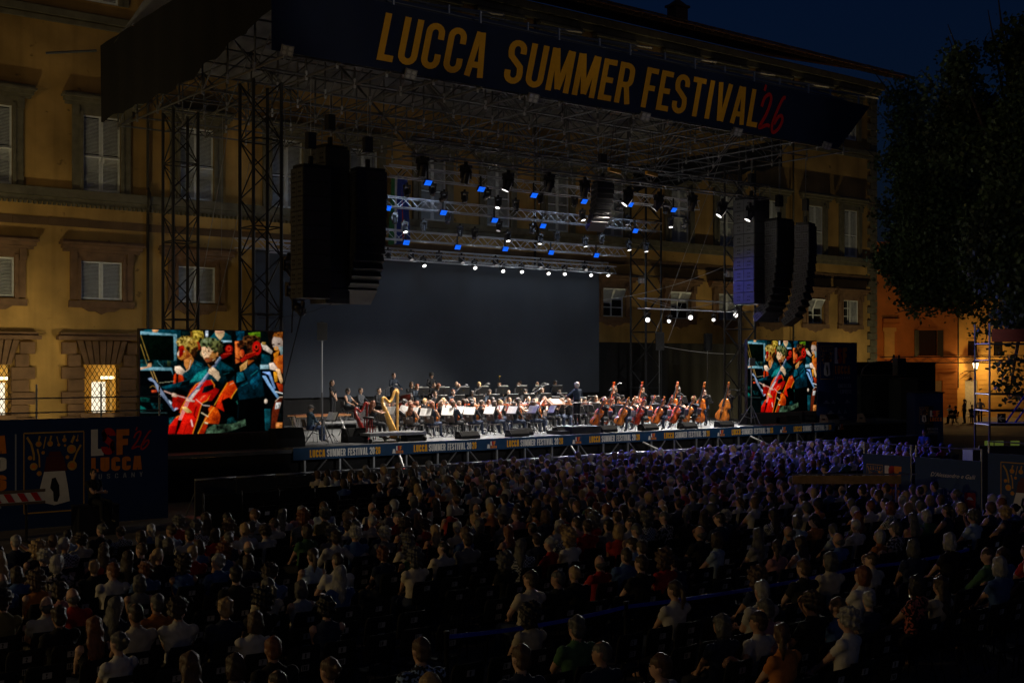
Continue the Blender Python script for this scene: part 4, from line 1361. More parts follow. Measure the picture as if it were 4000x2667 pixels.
# ================================================================== LED screens: the live picture is drawn as flat shapes and shown cell by cell
SCR = [14.29, 19.25, 2.03, 5.38]
def screen_picture():
    """shapes in a working drawing of 2165 x 1568 units, back to front: (kind, rgb, points, extra)"""
    S = []
    P = lambda c, *p, **k: S.append(('p', c, p, k))
    E = lambda c, x, y, a, b, **k: S.append(('e', c, (x, y, a, b), k))
    L = lambda c, w, *p, **k: S.append(('l', c, p, dict(w=w, **k)))
    T, TD, TL, BK = (14, 72, 80), (6, 34, 40), (40, 125, 130), (5, 8, 9)
    SK, SKD, SKL = (206, 150, 100), (150, 88, 48), (232, 205, 176)
    P((10, 24, 24), (0, 0), (2165, 0), (2165, 1568), (0, 1568))
    P(T, (90, 20), (620, 25), (620, 180), (560, 190), (560, 95), (80, 80)); P(SK, (200, 20), (300, 22), (272, 75), (215, 73))
    P((120, 165, 178), (20, 50), (565, 95), (557, 570), (505, 565), (515, 120), (30, 95)); P((6, 24, 16), (20, 95), (515, 115), (522, 475), (20, 462))
    P((20, 60, 62), (20, 465), (560, 480), (560, 578), (20, 575), n=.5); P((60, 70, 50), (420, 480), (480, 490), (470, 560), (425, 570))
    P((115, 160, 172), (20, 570), (490, 580), (512, 700), (478, 622), (20, 618)); P((7, 13, 17), (20, 622), (482, 626), (512, 830), (20, 840))
    P((8, 16, 18), (20, 830), (520, 830), (520, 1300), (20, 1300)); P((22, 78, 72), (20, 1000), (170, 1020), (170, 1085), (40, 1080), n=.6); P((26, 96, 90), (20, 1130), (100, 1165), (132, 1205), (20, 1225))
    P((20, 60, 62), (180, 1090), (360, 1110), (360, 1190), (220, 1180), n=.8); L((70, 90, 90), 8, (20, 1235), (420, 1240))
    E((176, 150, 70), 865, 120, 95, 110, n=1.0); P((120, 90, 40), (690, 60), (790, 50), (800, 160), (760, 190)); P((150, 60, 30), (850, 200), (920, 210), (900, 330), (850, 300))
    L((175, 185, 195), 34, (1000, 45), (1000, 165), n=.8); P((20, 45, 45), (640, 60), (760, 55), (760, 120), (640, 110))
    P((16, 84, 92), (1040, 150), (1125, 55), (1255, 60), (1352, 120), (1362, 190), (1185, 190)); P((214, 182, 136), (1118, 55), (1258, 55), (1252, 110), (1195, 186), (1130, 112)); E((196, 150, 116), 1186, 55, 66, 34)
    P((160, 192, 205), (1180, 186), (1362, 186), (1362, 212), (1192, 214)); P((5, 7, 7), (1200, 214), (1372, 212), (1372, 520), (1200, 500)); L((14, 16, 16), 34, (1392, 60), (1392, 560))
    P((16, 72, 86), (1420, 50), (1550, 50), (1535, 200), (1440, 185), n=.4); P((84, 112, 30), (1600, 75), (1782, 60), (1782, 150), (1620, 112), n=.5)
    # left cellist
    P(TD, (640, 520), (810, 455), (960, 510), (1010, 640), (880, 720), (640, 700)); P(T, (815, 470), (930, 520), (985, 590), (880, 660), (760, 690), (720, 630), n=.35)
    P((198, 128, 74), (668, 470), (780, 395), (812, 470), (745, 600), (712, 628), (672, 540))
    P((200, 128, 66), (600, 270), (750, 300), (792, 335), (772, 405), (722, 442), (642, 476), (606, 462), (578, 432), (566, 372), (592, 330)); P((236, 196, 160), (566, 372), (596, 330), (612, 352), (594, 402), (576, 410))
    P(SKD, (700, 330), (760, 330), (765, 400), (690, 440)); E((214, 120, 62), 765, 355, 26, 46)
    E((158, 134, 74), 700, 215, 150, 92, n=1.1); E((142, 112, 58), 800, 280, 78, 110, n=1.0); E((70, 46, 22), 815, 355, 45, 75, n=.6)
    E((150, 22, 16), 634, 296, 42, 40); P((140, 18, 14), (600, 320), (670, 310), (650, 400), (610, 440), (590, 400)); L((220, 70, 40), 6, (610, 300), (650, 280), (668, 305)); P((235, 225, 215), (570, 372), (588, 366), (584, 402), (572, 400)); P((220, 200, 190), (645, 335), (690, 345), (655, 352))
    P((206, 74, 22), (522, 690), (566, 640), (650, 690), (666, 790), (560, 812), (510, 826)); L((30, 22, 20), 34, (575, 560), (565, 800)); P((150, 30, 16), (555, 935), (660, 935), (700, 1100), (640, 1260), (520, 1200), (495, 1130), (500, 1000), n=.3)
    P((230, 205, 178), (536, 562), (612, 558), (692, 642), (640, 688), (560, 664), (530, 612)); L((170, 130, 100), 5, (560, 600), (640, 640)); L((170, 130, 100), 5, (548, 630), (610, 660)); P(T, (690, 636), (790, 690), (742, 764), (636, 690))
    # middle cellist
    P(T, (1000, 560), (1062, 622), (1182, 470), (1395, 600), (1405, 790), (1150, 770), (900, 800), (720, 836), (600, 872), (360, 886), (335, 860), (480, 822), (700, 762), (850, 645), n=.35)
    P((38, 130, 128), (860, 660), (990, 600), (1010, 660), (900, 770), (740, 800), n=.4); P(TD, (360, 890), (700, 850), (860, 800), (836, 905), (700, 965), (560, 935), (400, 924), n=.3); P((10, 46, 50), (1130, 620), (1390, 600), (1400, 790), (1180, 770), n=.4)
    P((122, 86, 50), (1005, 505), (1132, 440), (1140, 560), (1060, 625), (1030, 580))
    P((222, 180, 140), (926, 275), (1000, 250), (1120, 300), (1152, 400), (1112, 475), (1015, 515), (962, 455), (922, 372)); P((160, 108, 66), (1062, 330), (1152, 330), (1142, 432), (1050, 495), (1030, 440)); E((196, 128, 84), 1168, 372, 28, 48)
    P((120, 76, 48), (962, 440), (1000, 430), (1100, 440), (1062, 518), (1000, 512), (970, 470)); E((150, 70, 52), 998, 462, 26, 9); P((235, 200, 165), (955, 380), (985, 350), (1000, 415), (960, 420)); E((24, 16, 12), 952, 338, 24, 8); E((24, 16, 12), 1030, 312, 30, 9); E((30, 22, 18), 958, 362, 13, 9); E((30, 22, 18), 1028, 342, 16, 11)
    for x, y, a, b in ((942, 374, 30, 38), (1026, 350, 38, 42)):
        S.append(('r', (225, 205, 160), (x, y, a, b), dict(w=6)))
    L((210, 190, 150), 5, (1062, 345), (1120, 325))
    E((96, 104, 76), 1040, 215, 140, 76, n=1.1); E((84, 86, 58), 1150, 270, 88, 96, n=1.0); E((60, 56, 36), 1195, 330, 48, 80, n=.7); E((90, 98, 72), 935, 240, 40, 42, n=1.0)
    P((188, 26, 20), (1062, 760), (1112, 832), (1104, 902), (1062, 962), (1052, 1012), (1000, 1062), (932, 1092), (902, 1182), (882, 1272), (862, 1332), (792, 1545), (435, 1545), (455, 1420), (530, 1322), (562, 1290), (622, 1270), (622, 1182), (682, 1082), (722, 1002), (762, 902), (842, 822), (960, 766), g=(226, 46, 28), n=.12)
    P((228, 60, 36), (880, 1000), (1030, 960), (1000, 1050), (900, 1080), (840, 1150), (800, 1130)); P((234, 120, 96), (930, 1000), (990, 980), (900, 1060)); P((150, 14, 14), (440, 1545), (470, 1430), (620, 1420), (560, 1545)); P((214, 40, 26), (640, 1260), (860, 1290), (800, 1420), (620, 1400))
    L((236, 150, 56), 7, (1062, 760), (1112, 832), (1104, 902), (1062, 962), (1000, 1062), (932, 1092), (902, 1182), (862, 1332), (792, 1545)); L((240, 160, 70), 7, (455, 1420), (530, 1322), (622, 1270), (622, 1182), (722, 1002), (842, 822), (960, 766))
    P(TD, (960, 856), (1092, 822), (1104, 892), (1000, 942), (925, 955), n=.5)
    P((92, 106, 130), (1188, 418), (1216, 442), (862, 932), (772, 1042), (718, 1022), (860, 852)); P((150, 162, 182), (1188, 418), (1200, 428), (870, 880), (850, 862)); P((206, 192, 184), (842, 902), (905, 892), (842, 962), (782, 1045), (736, 1032))
    P((110, 18, 14), (1200, 400), (1270, 358), (1382, 372), (1290, 430), (1222, 462)); L((220, 90, 60), 5, (1240, 385), (1360, 372)); E((146, 24, 18), 1325, 310, 56, 60); S.append(('r', (226, 90, 60), (1322, 305, 30, 32), dict(w=7)))
    P((222, 192, 156), (1030, 602), (1092, 572), (1172, 642), (1197, 722), (1160, 778), (1082, 692), (1020, 662)); L((165, 120, 85), 5, (1055, 610), (1110, 650)); L((165, 120, 85), 5, (1040, 640), (1090, 680)); P(TD, (1165, 775), (1210, 715), (1290, 760), (1240, 830), n=.4)
    P((222, 190, 164), (500, 950), (572, 960), (562, 1012), (488, 1000)); L((205, 165, 150), 14, (380, 922), (500, 968)); L((200, 170, 160), 10, (560, 985), (780, 1045)); L((60, 30, 24), 12, (560, 965), (720, 1000)); L((226, 214, 206), 5, (840, 1040), (950, 1130))
    P((225, 205, 185), (700, 1040), (830, 1060), (820, 1082), (690, 1064))
    for a in (0, 22, 44): L((224, 214, 206), 4, (700 + a, 1072), (588 + a * .8, 1345))
    P((226, 188, 116), (640, 1150), (700, 1150), (784, 1225), (772, 1240), (700, 1235), (642, 1182)); P((12, 5, 5), (580, 1340), (642, 1345), (562, 1545), (540, 1545)); L((52, 2, 2), 13, (852, 1150), (836, 1185), (812, 1262), (836, 1310)); L((244, 206, 198), 16, (772, 1345), (792, 1432))
    # third cello and cellist
    P((150, 24, 18), (1108, 866), (1182, 902), (1102, 1062), (1006, 1064), (1058, 962)); P((206, 84, 22), (1302, 800), (1382, 768), (1442, 882), (1372, 982), (1262, 1222), (1128, 1152), (1182, 1002), (1160, 960), g=(214, 50, 22), n=.2)
    L((242, 172, 62), 7, (1440, 890), (1372, 990), (1262, 1222)); P((192, 82, 22), (1040, 1130), (1150, 1162), (1205, 1302), (1172, 1402), (1022, 1392), (955, 1362), n=.25); P((182, 62, 16), (960, 1390), (1012, 1420), (962, 1545), (868, 1545)); P(BK, (1205, 1240), (1330, 1230), (1300, 1400), (1180, 1400))
    P((14, 9, 9), (1482, 488), (1512, 562), (1332, 762), (1132, 1052), (1012, 1192), (978, 1182), (1172, 932), (1352, 692)); L((236, 166, 60), 6, (1300, 800), (1182, 1002), (1110, 1130)); L((238, 176, 80), 6, (1100, 1160), (955, 1370), (868, 1545))
    P((30, 16, 12), (942, 1160), (1012, 1120), (1034, 1242), (1012, 1282), (928, 1232)); L((232, 212, 172), 10, (920, 1236), (1018, 1292)); L((220, 200, 190), 8, (960, 1130), (1040, 1138)); P((228, 205, 160), (970, 1370), (1020, 1385), (1010, 1400), (965, 1390))
    P((212, 112, 62), (1410, 200), (1475, 195), (1485, 330), (1482, 500), (1420, 522)); P((162, 92, 42), (1590, 470), (1695, 470), (1600, 545))
    P((13, 62, 74), (1540, 622), (1692, 516), (1782, 600), (1812, 762), (1842, 1002), (1832, 1302), (1792, 1505), (1500, 1525), (1440, 1302), (1472, 1052), (1442, 902), (1482, 832), (1600, 762), (1560, 692), n=.25, g=(4, 10, 10)); P((20, 84, 100), (1622, 782), (1762, 642), (1784, 782), (1702, 902), (1660, 880), n=.4); P((4, 7, 7), (1470, 1052), (1842, 1002), (1842, 1505), (1450, 1505)); P((26, 84, 94), (1438, 652), (1532, 640), (1562, 762), (1430, 802), n=.4)
    E((92, 66, 40), 1650, 190, 138, 88, n=1.1); E((70, 44, 26), 1690, 320, 105, 140, n=.9); E((80, 50, 28), 1500, 240, 50, 60, n=.9); E((196, 84, 46), 1512, 372, 34, 56)
    S.append(('r', (176, 26, 20), (1728, 298, 52, 80), dict(w=34))); S.append(('r', (214, 60, 40), (1722, 280, 26, 36), dict(w=12))); P((156, 36, 20), (1480, 472), (1562, 400), (1702, 350), (1722, 392), (1602, 452), (1512, 502)); L((220, 90, 50), 6, (1560, 400), (1710, 345)); P((34, 16, 12), (1570, 330), (1620, 290), (1610, 350))
    P((196, 146, 90), (1480, 562), (1592, 470), (1572, 582), (1490, 642)); L((236, 190, 130), 5, (1590, 470), (1572, 582), (1535, 610))
    P((72, 88, 74), (1000, 1472), (1100, 1410), (1352, 1402), (1560, 1330), (1572, 1422), (1302, 1522), (978, 1545), n=.5); P((60, 122, 112), (1332, 1232), (1442, 1052), (1452, 1102), (1382, 1262)); P((16, 60, 62), (1300, 1330), (1440, 1260), (1440, 1380), (1290, 1400), n=.5)
    # right: violinist, stands, chair
    P((30, 20, 14), (1880, 60), (2165, 40), (2165, 480), (1950, 480)); E((176, 156, 142), 2036, 210, 84, 112); P((130, 84, 40), (1990, 72), (2165, 50), (2165, 320), (2090, 150), (1960, 130), n=.6); E((40, 26, 22), 1972, 246, 18, 11); E((40, 26, 22), 2050, 235, 22, 11); P((120, 140, 140), (2050, 280), (2165, 260), (2165, 420), (2080, 400))
    P((192, 102, 46), (1985, 425), (2165, 380), (2165, 720), (2050, 620), (1975, 490), n=.25); P((222, 204, 186), (1790, 228), (1852, 240), (1962, 342), (1942, 384), (1820, 312)); P(T, (1800, 380), (1922, 400), (1932, 530), (1788, 535), n=.3); P((150, 120, 70), (1800, 210), (1860, 208), (1860, 260), (1800, 250))
    S.append(('r', (214, 146, 62), (2012, 302, 24, 22), dict(w=14))); P((206, 126, 44), (1972, 380), (2062, 320), (2040, 400), (1992, 482)); P((228, 204, 186), (1908, 520), (1970, 506), (2042, 602), (2000, 624), (1918, 602)); P((230, 184, 134), (2000, 600), (2062, 600), (2112, 782), (2082, 824), (2040, 720)); P((222, 152, 52), (1974, 640), (2032, 640), (2032, 780), (1990, 792)); P((170, 70, 30), (2010, 800), (2165, 840), (2165, 940), (2060, 930))
    P((146, 178, 186), (1780, 540), (1902, 540), (1906, 600), (1780, 602)); P((6, 9, 16), (1800, 660), (1910, 660), (2040, 1040), (1850, 1042)); P((136, 170, 222), (1800, 640), (1922, 640), (1972, 782), (2005, 882), (1980, 900), (1900, 684)); P((130, 172, 214), (1808, 700), (1860, 700), (1922, 812), (2064, 1020), (2030, 1034), (1880, 822)); L((225, 225, 225), 12, (2005, 930), (2120, 960))
    P((30, 84, 90), (1838, 1180), (1932, 1180), (1922, 1495), (1850, 1495)); P((12, 22, 24), (2040, 1180), (2165, 1150), (2165, 1500), (2040, 1500), n=.9); P((94, 48, 27), (2000, 1072), (2062, 1010), (2114, 1008), (2062, 1182), (1992, 1505), (1930, 1505), (1952, 1202)); L((210, 190, 170), 7, (2000, 1072), (2062, 1010), (2114, 1008)); P((206, 206, 202), (2010, 1092), (2082, 1086), (2060, 1172), (1994, 1182)); L((30, 30, 30), 9, (2020, 1120), (2015, 1165)); L((30, 30, 30), 9, (2040, 1120), (2058, 1120), (2050, 1165)); P((196, 126, 76), (2010, 1382), (2104, 1380), (2092, 1505), (2008, 1505), n=.6); E((225, 205, 185), 1862, 1070, 24, 32)
    # small darks and lights that make the picture read as video
    L((40, 22, 14), 9, (585, 425), (612, 430)); E((30, 18, 12), 650, 342, 16, 7); L((90, 50, 28), 10, (640, 470), (720, 440), (765, 405)); L((250, 220, 190), 4, (690, 640), (740, 600), (770, 470))
    L((60, 36, 24), 8, (978, 300), (990, 372), (968, 410)); L((40, 26, 18), 8, (975, 442), (1030, 440)); L((80, 50, 34), 14, (1120, 470), (1060, 520), (1005, 508)); P((30, 20, 14), (1000, 512), (1120, 470), (1120, 540), (1060, 560))
    L((110, 40, 22), 10, (1440, 240), (1470, 300)); L((70, 30, 18), 14, (1425, 440), (1480, 470)); L((230, 130, 80), 5, (1492, 330), (1500, 420), (1520, 420))
    P((3, 14, 16), (1250, 640), (1390, 620), (1400, 700), (1290, 760), n=.4); P((4, 20, 24), (640, 790), (760, 760), (740, 830), (600, 860)); L((44, 138, 138), 7, (870, 690), (960, 650), (1000, 610)); L((40, 128, 132), 6, (1640, 700), (1740, 620)); L((30, 110, 116), 6, (1500, 850), (1600, 800)); L((36, 120, 124), 5, (840, 520), (920, 560)); L((30, 100, 104), 5, (1240, 680), (1330, 650))
    P((2, 4, 4), (1210, 1060), (1320, 1010), (1440, 1090), (1440, 1330), (1260, 1240)); P((2, 5, 6), (560, 870), (720, 940), (690, 1000), (520, 950)); P((3, 3, 4), (500, 1210), (620, 1180), (560, 1290), (470, 1300))
    L((120, 10, 10), 8, (700, 1420), (660, 1545)); L((250, 110, 80), 6, (960, 790), (860, 850), (790, 930)); L((255, 190, 160), 5, (1330, 830), (1390, 800)); L((120, 30, 12), 8, (1240, 1000), (1200, 1120))
    # bows, near stand
    L((190, 160, 96), 4, (35, 105), (160, 475)); L((190, 160, 96), 4, (32, 240), (132, 545)); P((216, 162, 118), (146, 520), (192, 510), (192, 572), (102, 592), (25, 612), (25, 582), (132, 568)); L((220, 180, 120), 5, (182, 630), (226, 740)); L((220, 180, 120), 5, (218, 630), (282, 792))
    P((118, 132, 156), (142, 740), (190, 724), (252, 780), (362, 932), (472, 1102), (536, 1200), (510, 1216), (400, 1062), (288, 932), (228, 792), (160, 764)); P((190, 208, 226), (440, 1042), (492, 1090), (480, 1122), (455, 1090)); P((150, 175, 205), (582, 1170), (520, 1215), (540, 1165)); P((196, 84, 52), (190, 912), (272, 904), (272, 936), (200, 946)); E((8, 8, 8), 215, 875, 50, 32); L((170, 140, 90), 5, (170, 870), (215, 840), (262, 880))
    P((30, 80, 84), (450, 1310), (562, 1292), (455, 1425), n=.6)
    L((200, 200, 170), 3, (300, 805), (420, 790), (520, 780)); L((120, 170, 180), 4, (280, 480), (300, 520), (350, 560))
    return S
def led_screen_mesh():
    nx, nz = 260, 178
    u0, u1, z0, z1 = SCR
    V = 37.4
    U, Z = np.meshgrid((np.arange(nx) + .5) / nx, (np.arange(nz) + .5) / nz, indexing='ij')
    sub = [(-.25, -.25), (.25, -.25), (-.25, .25), (.25, .25)]
    acc = np.zeros((nx * nz, 3))
    shapes = screen_picture()
    lin = lambda c: np.array(srgb(*c))
    for su, sz in sub:
        uu = u0 + (u1 - u0) * (U + su / nx).ravel(); zz = z0 + (z1 - z0) * (Z + sz / nz).ravel()
        # drawing coordinates: the drawing was made as seen obliquely, so undo that for the flat panel
        d = uu * SS + V * CC; x = uu * CC - V * SS
        px = 2000 + FPX * x / d; py = HORY - FPX * (zz - CAMH) / d
        X = (px - 540) * 3.733; Y = (py - 1280) * 3.733
        col = np.zeros((len(X), 3))
        def vn(px_, seed):
            gx, gy = X / px_, Y / px_; ix, iy = np.floor(gx).astype(int), np.floor(gy).astype(int); fx, fy = gx - ix, gy - iy
            h = lambda i, j: np.modf(np.abs(np.sin(i * 127.1 + j * 311.7 + seed) * 43758.5453))[0]
            fx = fx * fx * (3 - 2 * fx); fy = fy * fy * (3 - 2 * fy)
            return (h(ix, iy) * (1 - fx) + h(ix + 1, iy) * fx) * (1 - fy) + (h(ix, iy + 1) * (1 - fx) + h(ix + 1, iy + 1) * fx) * fy - .5
        nz1 = 1.5 * vn(95, 1) + 1.3 * vn(46, 2) + 1.2 * vn(24, 3)
        nzh = 1.6 * vn(34, 4) + 1.6 * vn(20, 5)
        for kind, c, pts, ex in shapes:
            if kind in 'er':
                cx, cy, a, b = pts
                q = np.sqrt(((X - cx) / a) ** 2 + ((Y - cy) / b) ** 2)
                if kind == 'e':
                    if ex.get('n', 0) > .55: q = q * (1 + .22 * nzh)
                    mk = q < 1
                else:
                    mk = np.abs(q - 1) < ex['w'] / (a + b)
            elif kind == 'p':
                xs = np.array([p[0] for p in pts]); ys = np.array([p[1] for p in pts])
                bb = (X >= xs.min()) & (X <= xs.max()) & (Y >= ys.min()) & (Y <= ys.max())
                ix = np.nonzero(bb)[0]
                if not len(ix): continue
                xx, yy = X[ix], Y[ix]; ins = np.zeros(len(ix), bool); n = len(xs)
                for i in range(n):
                    j = i - 1
                    cnd = (ys[i] > yy) != (ys[j] > yy)
                    with np.errstate(divide='ignore', invalid='ignore'):
                        t = (xs[j] - xs[i]) * (yy - ys[i]) / (ys[j] - ys[i]) + xs[i]
                    ins ^= cnd & (xx < t)
                mk = np.zeros(len(X), bool); mk[ix[ins]] = True
            else:
                mk = np.zeros(len(X), bool)
                for (ax, ay), (bx, by) in zip(pts[:-1], pts[1:]):
                    dx, dy = bx - ax, by - ay; L2 = dx * dx + dy * dy
                    t = np.clip(((X - ax) * dx + (Y - ay) * dy) / L2, 0, 1)
                    mk |= (X - ax - t * dx) ** 2 + (Y - ay - t * dy) ** 2 < (ex['w'] / 2 + .5) ** 2
            if not mk.any(): continue
            cc = np.repeat(lin(c)[None], mk.sum(), 0)
            if 'g' in ex:
                ym = Y[mk]; f = np.clip((ym - ym.min()) / max(1, np.ptp(ym)), 0, 1)[:, None]
                cc = cc * (1 - f) + lin(ex['g'])[None] * f
            if kind in 'pe' and mk.sum() > 30:     # light falls from the upper left inside every shape
                xm, ym = X[mk], Y[mk]
                f = .55 * (xm - xm.min()) / max(1, np.ptp(xm)) + .45 * (ym - ym.min()) / max(1, np.ptp(ym))
                cc = cc * (1.32 - .95 * f)[:, None]
            if 'n' in ex:
                cc = cc * np.clip(1 + 1.1 * ex['n'] * (nzh if ex['n'] > .55 else 1.6 * nz1)[mk], .08, 2.8)[:, None]
            elif kind == 'p':
                cc = cc * np.clip(1 + .35 * nz1[mk], .4, 1.8)[:, None]
            col[mk] = cc
        acc += col / 4
    G = acc.reshape(nx, nz, 3)
    K = np.pad(G, ((1, 1), (1, 1), (0, 0)), mode='edge')
    G = .4 * G + .1 * (K[:-2, 1:-1] + K[2:, 1:-1] + K[1:-1, :-2] + K[1:-1, 2:]) + .05 * (K[:-2, :-2] + K[2:, 2:] + K[:-2, 2:] + K[2:, :-2])
    G = G * (1 + .25 * np.random.RandomState(2).normal(0, .5, G.shape[:2])[..., None])
    acc = np.clip(G, 0, 1.2).reshape(-1, 3)
    acc = np.where(acc < .12, acc * (.3 + .7 * acc / .12), acc) ** 1.08 * .95
    vs = []; fs = []
    V3 = np.zeros(((nx + 1) * (nz + 1), 3))
    GX, GZ = np.meshgrid(np.arange(nx + 1) / nx * (u1 - u0), np.arange(nz + 1) / nz * (z1 - z0), indexing='ij')
    V3[:, 0] = GX.ravel(); V3[:, 2] = GZ.ravel()
    I, J = np.meshgrid(np.arange(nx), np.arange(nz), indexing='ij')
    a = (I * (nz + 1) + J).ravel()
    F = np.stack([a, a + nz + 1, a + nz + 2, a + 1], 1)
    me = bpy.data.meshes.new('led_picture')
    me.from_pydata(V3.tolist(), [], F.tolist())
    at = me.color_attributes.new('picture', 'FLOAT_COLOR', 'CORNER')
    c4 = np.ones((nx * nz, 4, 4)); c4[:, :, :3] = acc[:, None, :]
    at.data.foreach_set('color', c4.ravel())
    m = bpy.data.materials.new('led_picture'); m.use_nodes = True
    nt = m.node_tree; nt.nodes.clear()
    o = nt.nodes.new('ShaderNodeOutputMaterial'); e = nt.nodes.new('ShaderNodeEmission'); a_ = nt.nodes.new('ShaderNodeAttribute')
    a_.attribute_name = 'picture'
    e.inputs['Strength'].default_value = 1.05
    nt.links.new(a_.outputs['Color'], e.inputs['Color']); nt.links.new(e.outputs[0], o.inputs['Surface'])
    m.cycles.emission_sampling = 'NONE'
    me.materials.append(m)
    return me
def led_screens():
    me = led_screen_mesh()
    w, h = SCR[1] - SCR[0], SCR[3] - SCR[2]
    for u, lab in ((SCR[0], 'large video screen at the left showing cellists in teal shirts'), (42.85, 'video screen at the right showing the same cellists')):
        T = thing('video_screen', lab, 'screen', (u, 37.4, 0), 0, 'video screens beside the stage')
        link('led_picture', me, T, (0, 0, SCR[2]))
        MB().bb((-.04, .012, SCR[2] - .03), (w + .04, .16, SCR[3] + .03)).build('cabinet', M_black, T)
        MB().bb((-.04, .02, ZS - .04), (w + .04, .5, SCR[2] - .032)).build('plinth', M_blackcloth, T)
        for x in (.6, w - .6):
            bar(T, 'support', (x, .3, ZS), (x, .3, SCR[3]), .04, M_darkalu)
        # the light the picture throws on the deck in front of it
        ld = bpy.data.lights.new('screen_glow', 'AREA'); ld.shape = 'RECTANGLE'; ld.size = w; ld.size_y = h
        ld.energy = 26; ld.color = (1, .45, .38)
        lo = link('screen_glow', ld, T, (w / 2, -.02, (SCR[2] + SCR[3]) / 2))
        lo.rotation_euler = (R(90), 0, 0)
led_screens()
# ================================================================== people: body library
M_skin = mat('skin', (.5, .3, .2), .55, var=.1, scale=9, objcol=True)
M_clo = mat('clothing', (.2, .2, .2), .85, var=.14, scale=11, bump=.35, bscale=22, objcol=True, spec=.2)
M_hair = mat('hair', (.1, .07, .05), .5, var=.35, scale=30, bump=.6, bscale=70, objcol=True, stretch=(1, 1, .25))
M_shoe = mat('shoe_leather', (.015, .014, .013), .4)
M_eye = mat('eye', (.02, .015, .012), .3)
def _check_cloth():
    m = bpy.data.materials.new('checked_cloth'); m.use_nodes = True
    nt = m.node_tree; bs = nt.nodes['Principled BSDF']; bs.inputs['Roughness'].default_value = .9
    tc = nt.nodes.new('ShaderNodeTexCoord'); ck = nt.nodes.new('ShaderNodeTexChecker'); ck.inputs['Scale'].default_value = 36
    oi = nt.nodes.new('ShaderNodeObjectInfo'); ck.inputs['Color2'].default_value = (.03, .035, .05, 1)
    nt.links.new(oi.outputs['Color'], ck.inputs['Color1']); nt.links.new(tc.outputs['Object'], ck.inputs['Vector']); nt.links.new(ck.outputs['Color'], bs.inputs['Base Color'])
    return m
def _flower_cloth():
    m = bpy.data.materials.new('patterned_cloth'); m.use_nodes = True
    nt = m.node_tree; bs = nt.nodes['Principled BSDF']; bs.inputs['Roughness'].default_value = .9
    tc = nt.nodes.new('ShaderNodeTexCoord'); vo = nt.nodes.new('ShaderNodeTexNoise'); vo.inputs['Scale'].default_value = 26; vo.inputs['Detail'].default_value = 1
    rp = nt.nodes.new('ShaderNodeValToRGB'); rp.color_ramp.interpolation = 'CONSTANT'; rp.color_ramp.elements[0].color = (.02, .02, .03, 1); rp.color_ramp.elements[1].position = .52; rp.color_ramp.elements[1].color = (1, 1, 1, 1)
    mx = nt.nodes.new('ShaderNodeMix'); mx.data_type = 'RGBA'; mx.blend_type = 'MULTIPLY'; mx.inputs['Factor'].default_value = 1
    oi = nt.nodes.new('ShaderNodeObjectInfo')
    nt.links.new(tc.outputs['Object'], vo.inputs['Vector']); nt.links.new(vo.outputs['Fac'], rp.inputs[0]); nt.links.new(rp.outputs[0], mx.inputs['B']); nt.links.new(oi.outputs['Color'], mx.inputs['A']); nt.links.new(mx.outputs['Result'], bs.inputs['Base Color'])
    return m
M_check, M_flower = _check_cloth(), _flower_cloth()

def ik(S, W, l1, l2, pole):
    S, W, pole = Vector(S), Vector(W), Vector(pole)
    d = W - S; L = min(d.length, (l1 + l2) * .999); d = d.normalized()
    W = S + d * L
    a = (l1 * l1 - l2 * l2 + L * L) / (2 * L)
    h = math.sqrt(max(l1 * l1 - a * a, 0))
    n = pole - d * pole.dot(d); n.normalize()
    return S + d * a + n * h, W
class Body:
    """collects closed primitives that are fused into one skin, with region samples (0 skin, 1 shirt, 2 trousers, 3 shoe)"""
    def __init__(s):
        s.mb = MB(); s.smp = []; s.extra = MB()
    def cap(s, p, q, r0, r1, reg, n=10):
        p, q = Vector(p), Vector(q)
        s.mb.tube(p, q, r0, n, r1); s.mb.ell(p, (r0,) * 3, n, 6); s.mb.ell(q, (r1,) * 3, n, 6)
        for i in range(9):
            t = i / 8
            s.smp.append((*p.lerp(q, t), r0 + (r1 - r0) * t, reg(t) if callable(reg) else reg))
    def ell(s, c, r, reg, rot=None):
        s.mb.ell(c, r, 12, 8, rot); s.smp.append((*c, min(r) * .98, reg)) 
        for k in range(3):
            for sg in (-1, 1):
                o = Vector((0, 0, 0)); o[k] = sg * (r[k] - min(r)) * .9
                if rot is not None: o = rot @ o
                s.smp.append((c[0] + o.x, c[1] + o.y, c[2] + o.z, min(r) * .98, reg))
    def loft(s, rings, n=14):
        vs = []
        for (c, rx, ry, reg) in rings:
            for k in range(n):
                t = 6.28318 * k / n
                vs.append((c[0] + rx * math.cos(t), c[1] + ry * math.sin(t), c[2]))
            for k in (-1, -.5, 0, .5, 1):
                s.smp.append((c[0] + k * (rx - ry * .9), c[1], c[2], ry, reg))
        m = len(rings)
        fs = [(i * n + k, i * n + (k + 1) % n, (i + 1) * n + (k + 1) % n, (i + 1) * n + k) for i in range(m - 1) for k in range(n)]
        fs += [tuple(range(n))[::-1], tuple((m - 1) * n + k for k in range(n))]
        s.mb.add(vs, fs)
    def hand(s, W, d, n, side):
        W, d, n = Vector(W), Vector(d).normalized(), Vector(n).normalized()
        n = (n - d * n.dot(d)).normalized(); sd = d.cross(n).normalized() * side
        s.cap(W, W + d * .06, .026, .032, 0, 8)
        for k, L in enumerate((.066, .078, .073, .056)):
            a = W + d * .075 + sd * (k - 1.5) * -.019
            b = a + (d * .85 - n * .3).normalized() * L * .5
            c = b + (d * .5 - n * .8).normalized() * L * .5
            s.extra.path([a - d * .02, b, c], .009, 5, rs=[.0105, .0095, .0075])
        a = W + d * .02 + sd * .024; b = a + (d * .6 + sd * .75 - n * .2).normalized() * .035; c = b + (d * .9 - n * .3).normalized() * .03
        s.extra.path([a - sd * .01, b, c], .01, 5, rs=[.013, .011, .008])
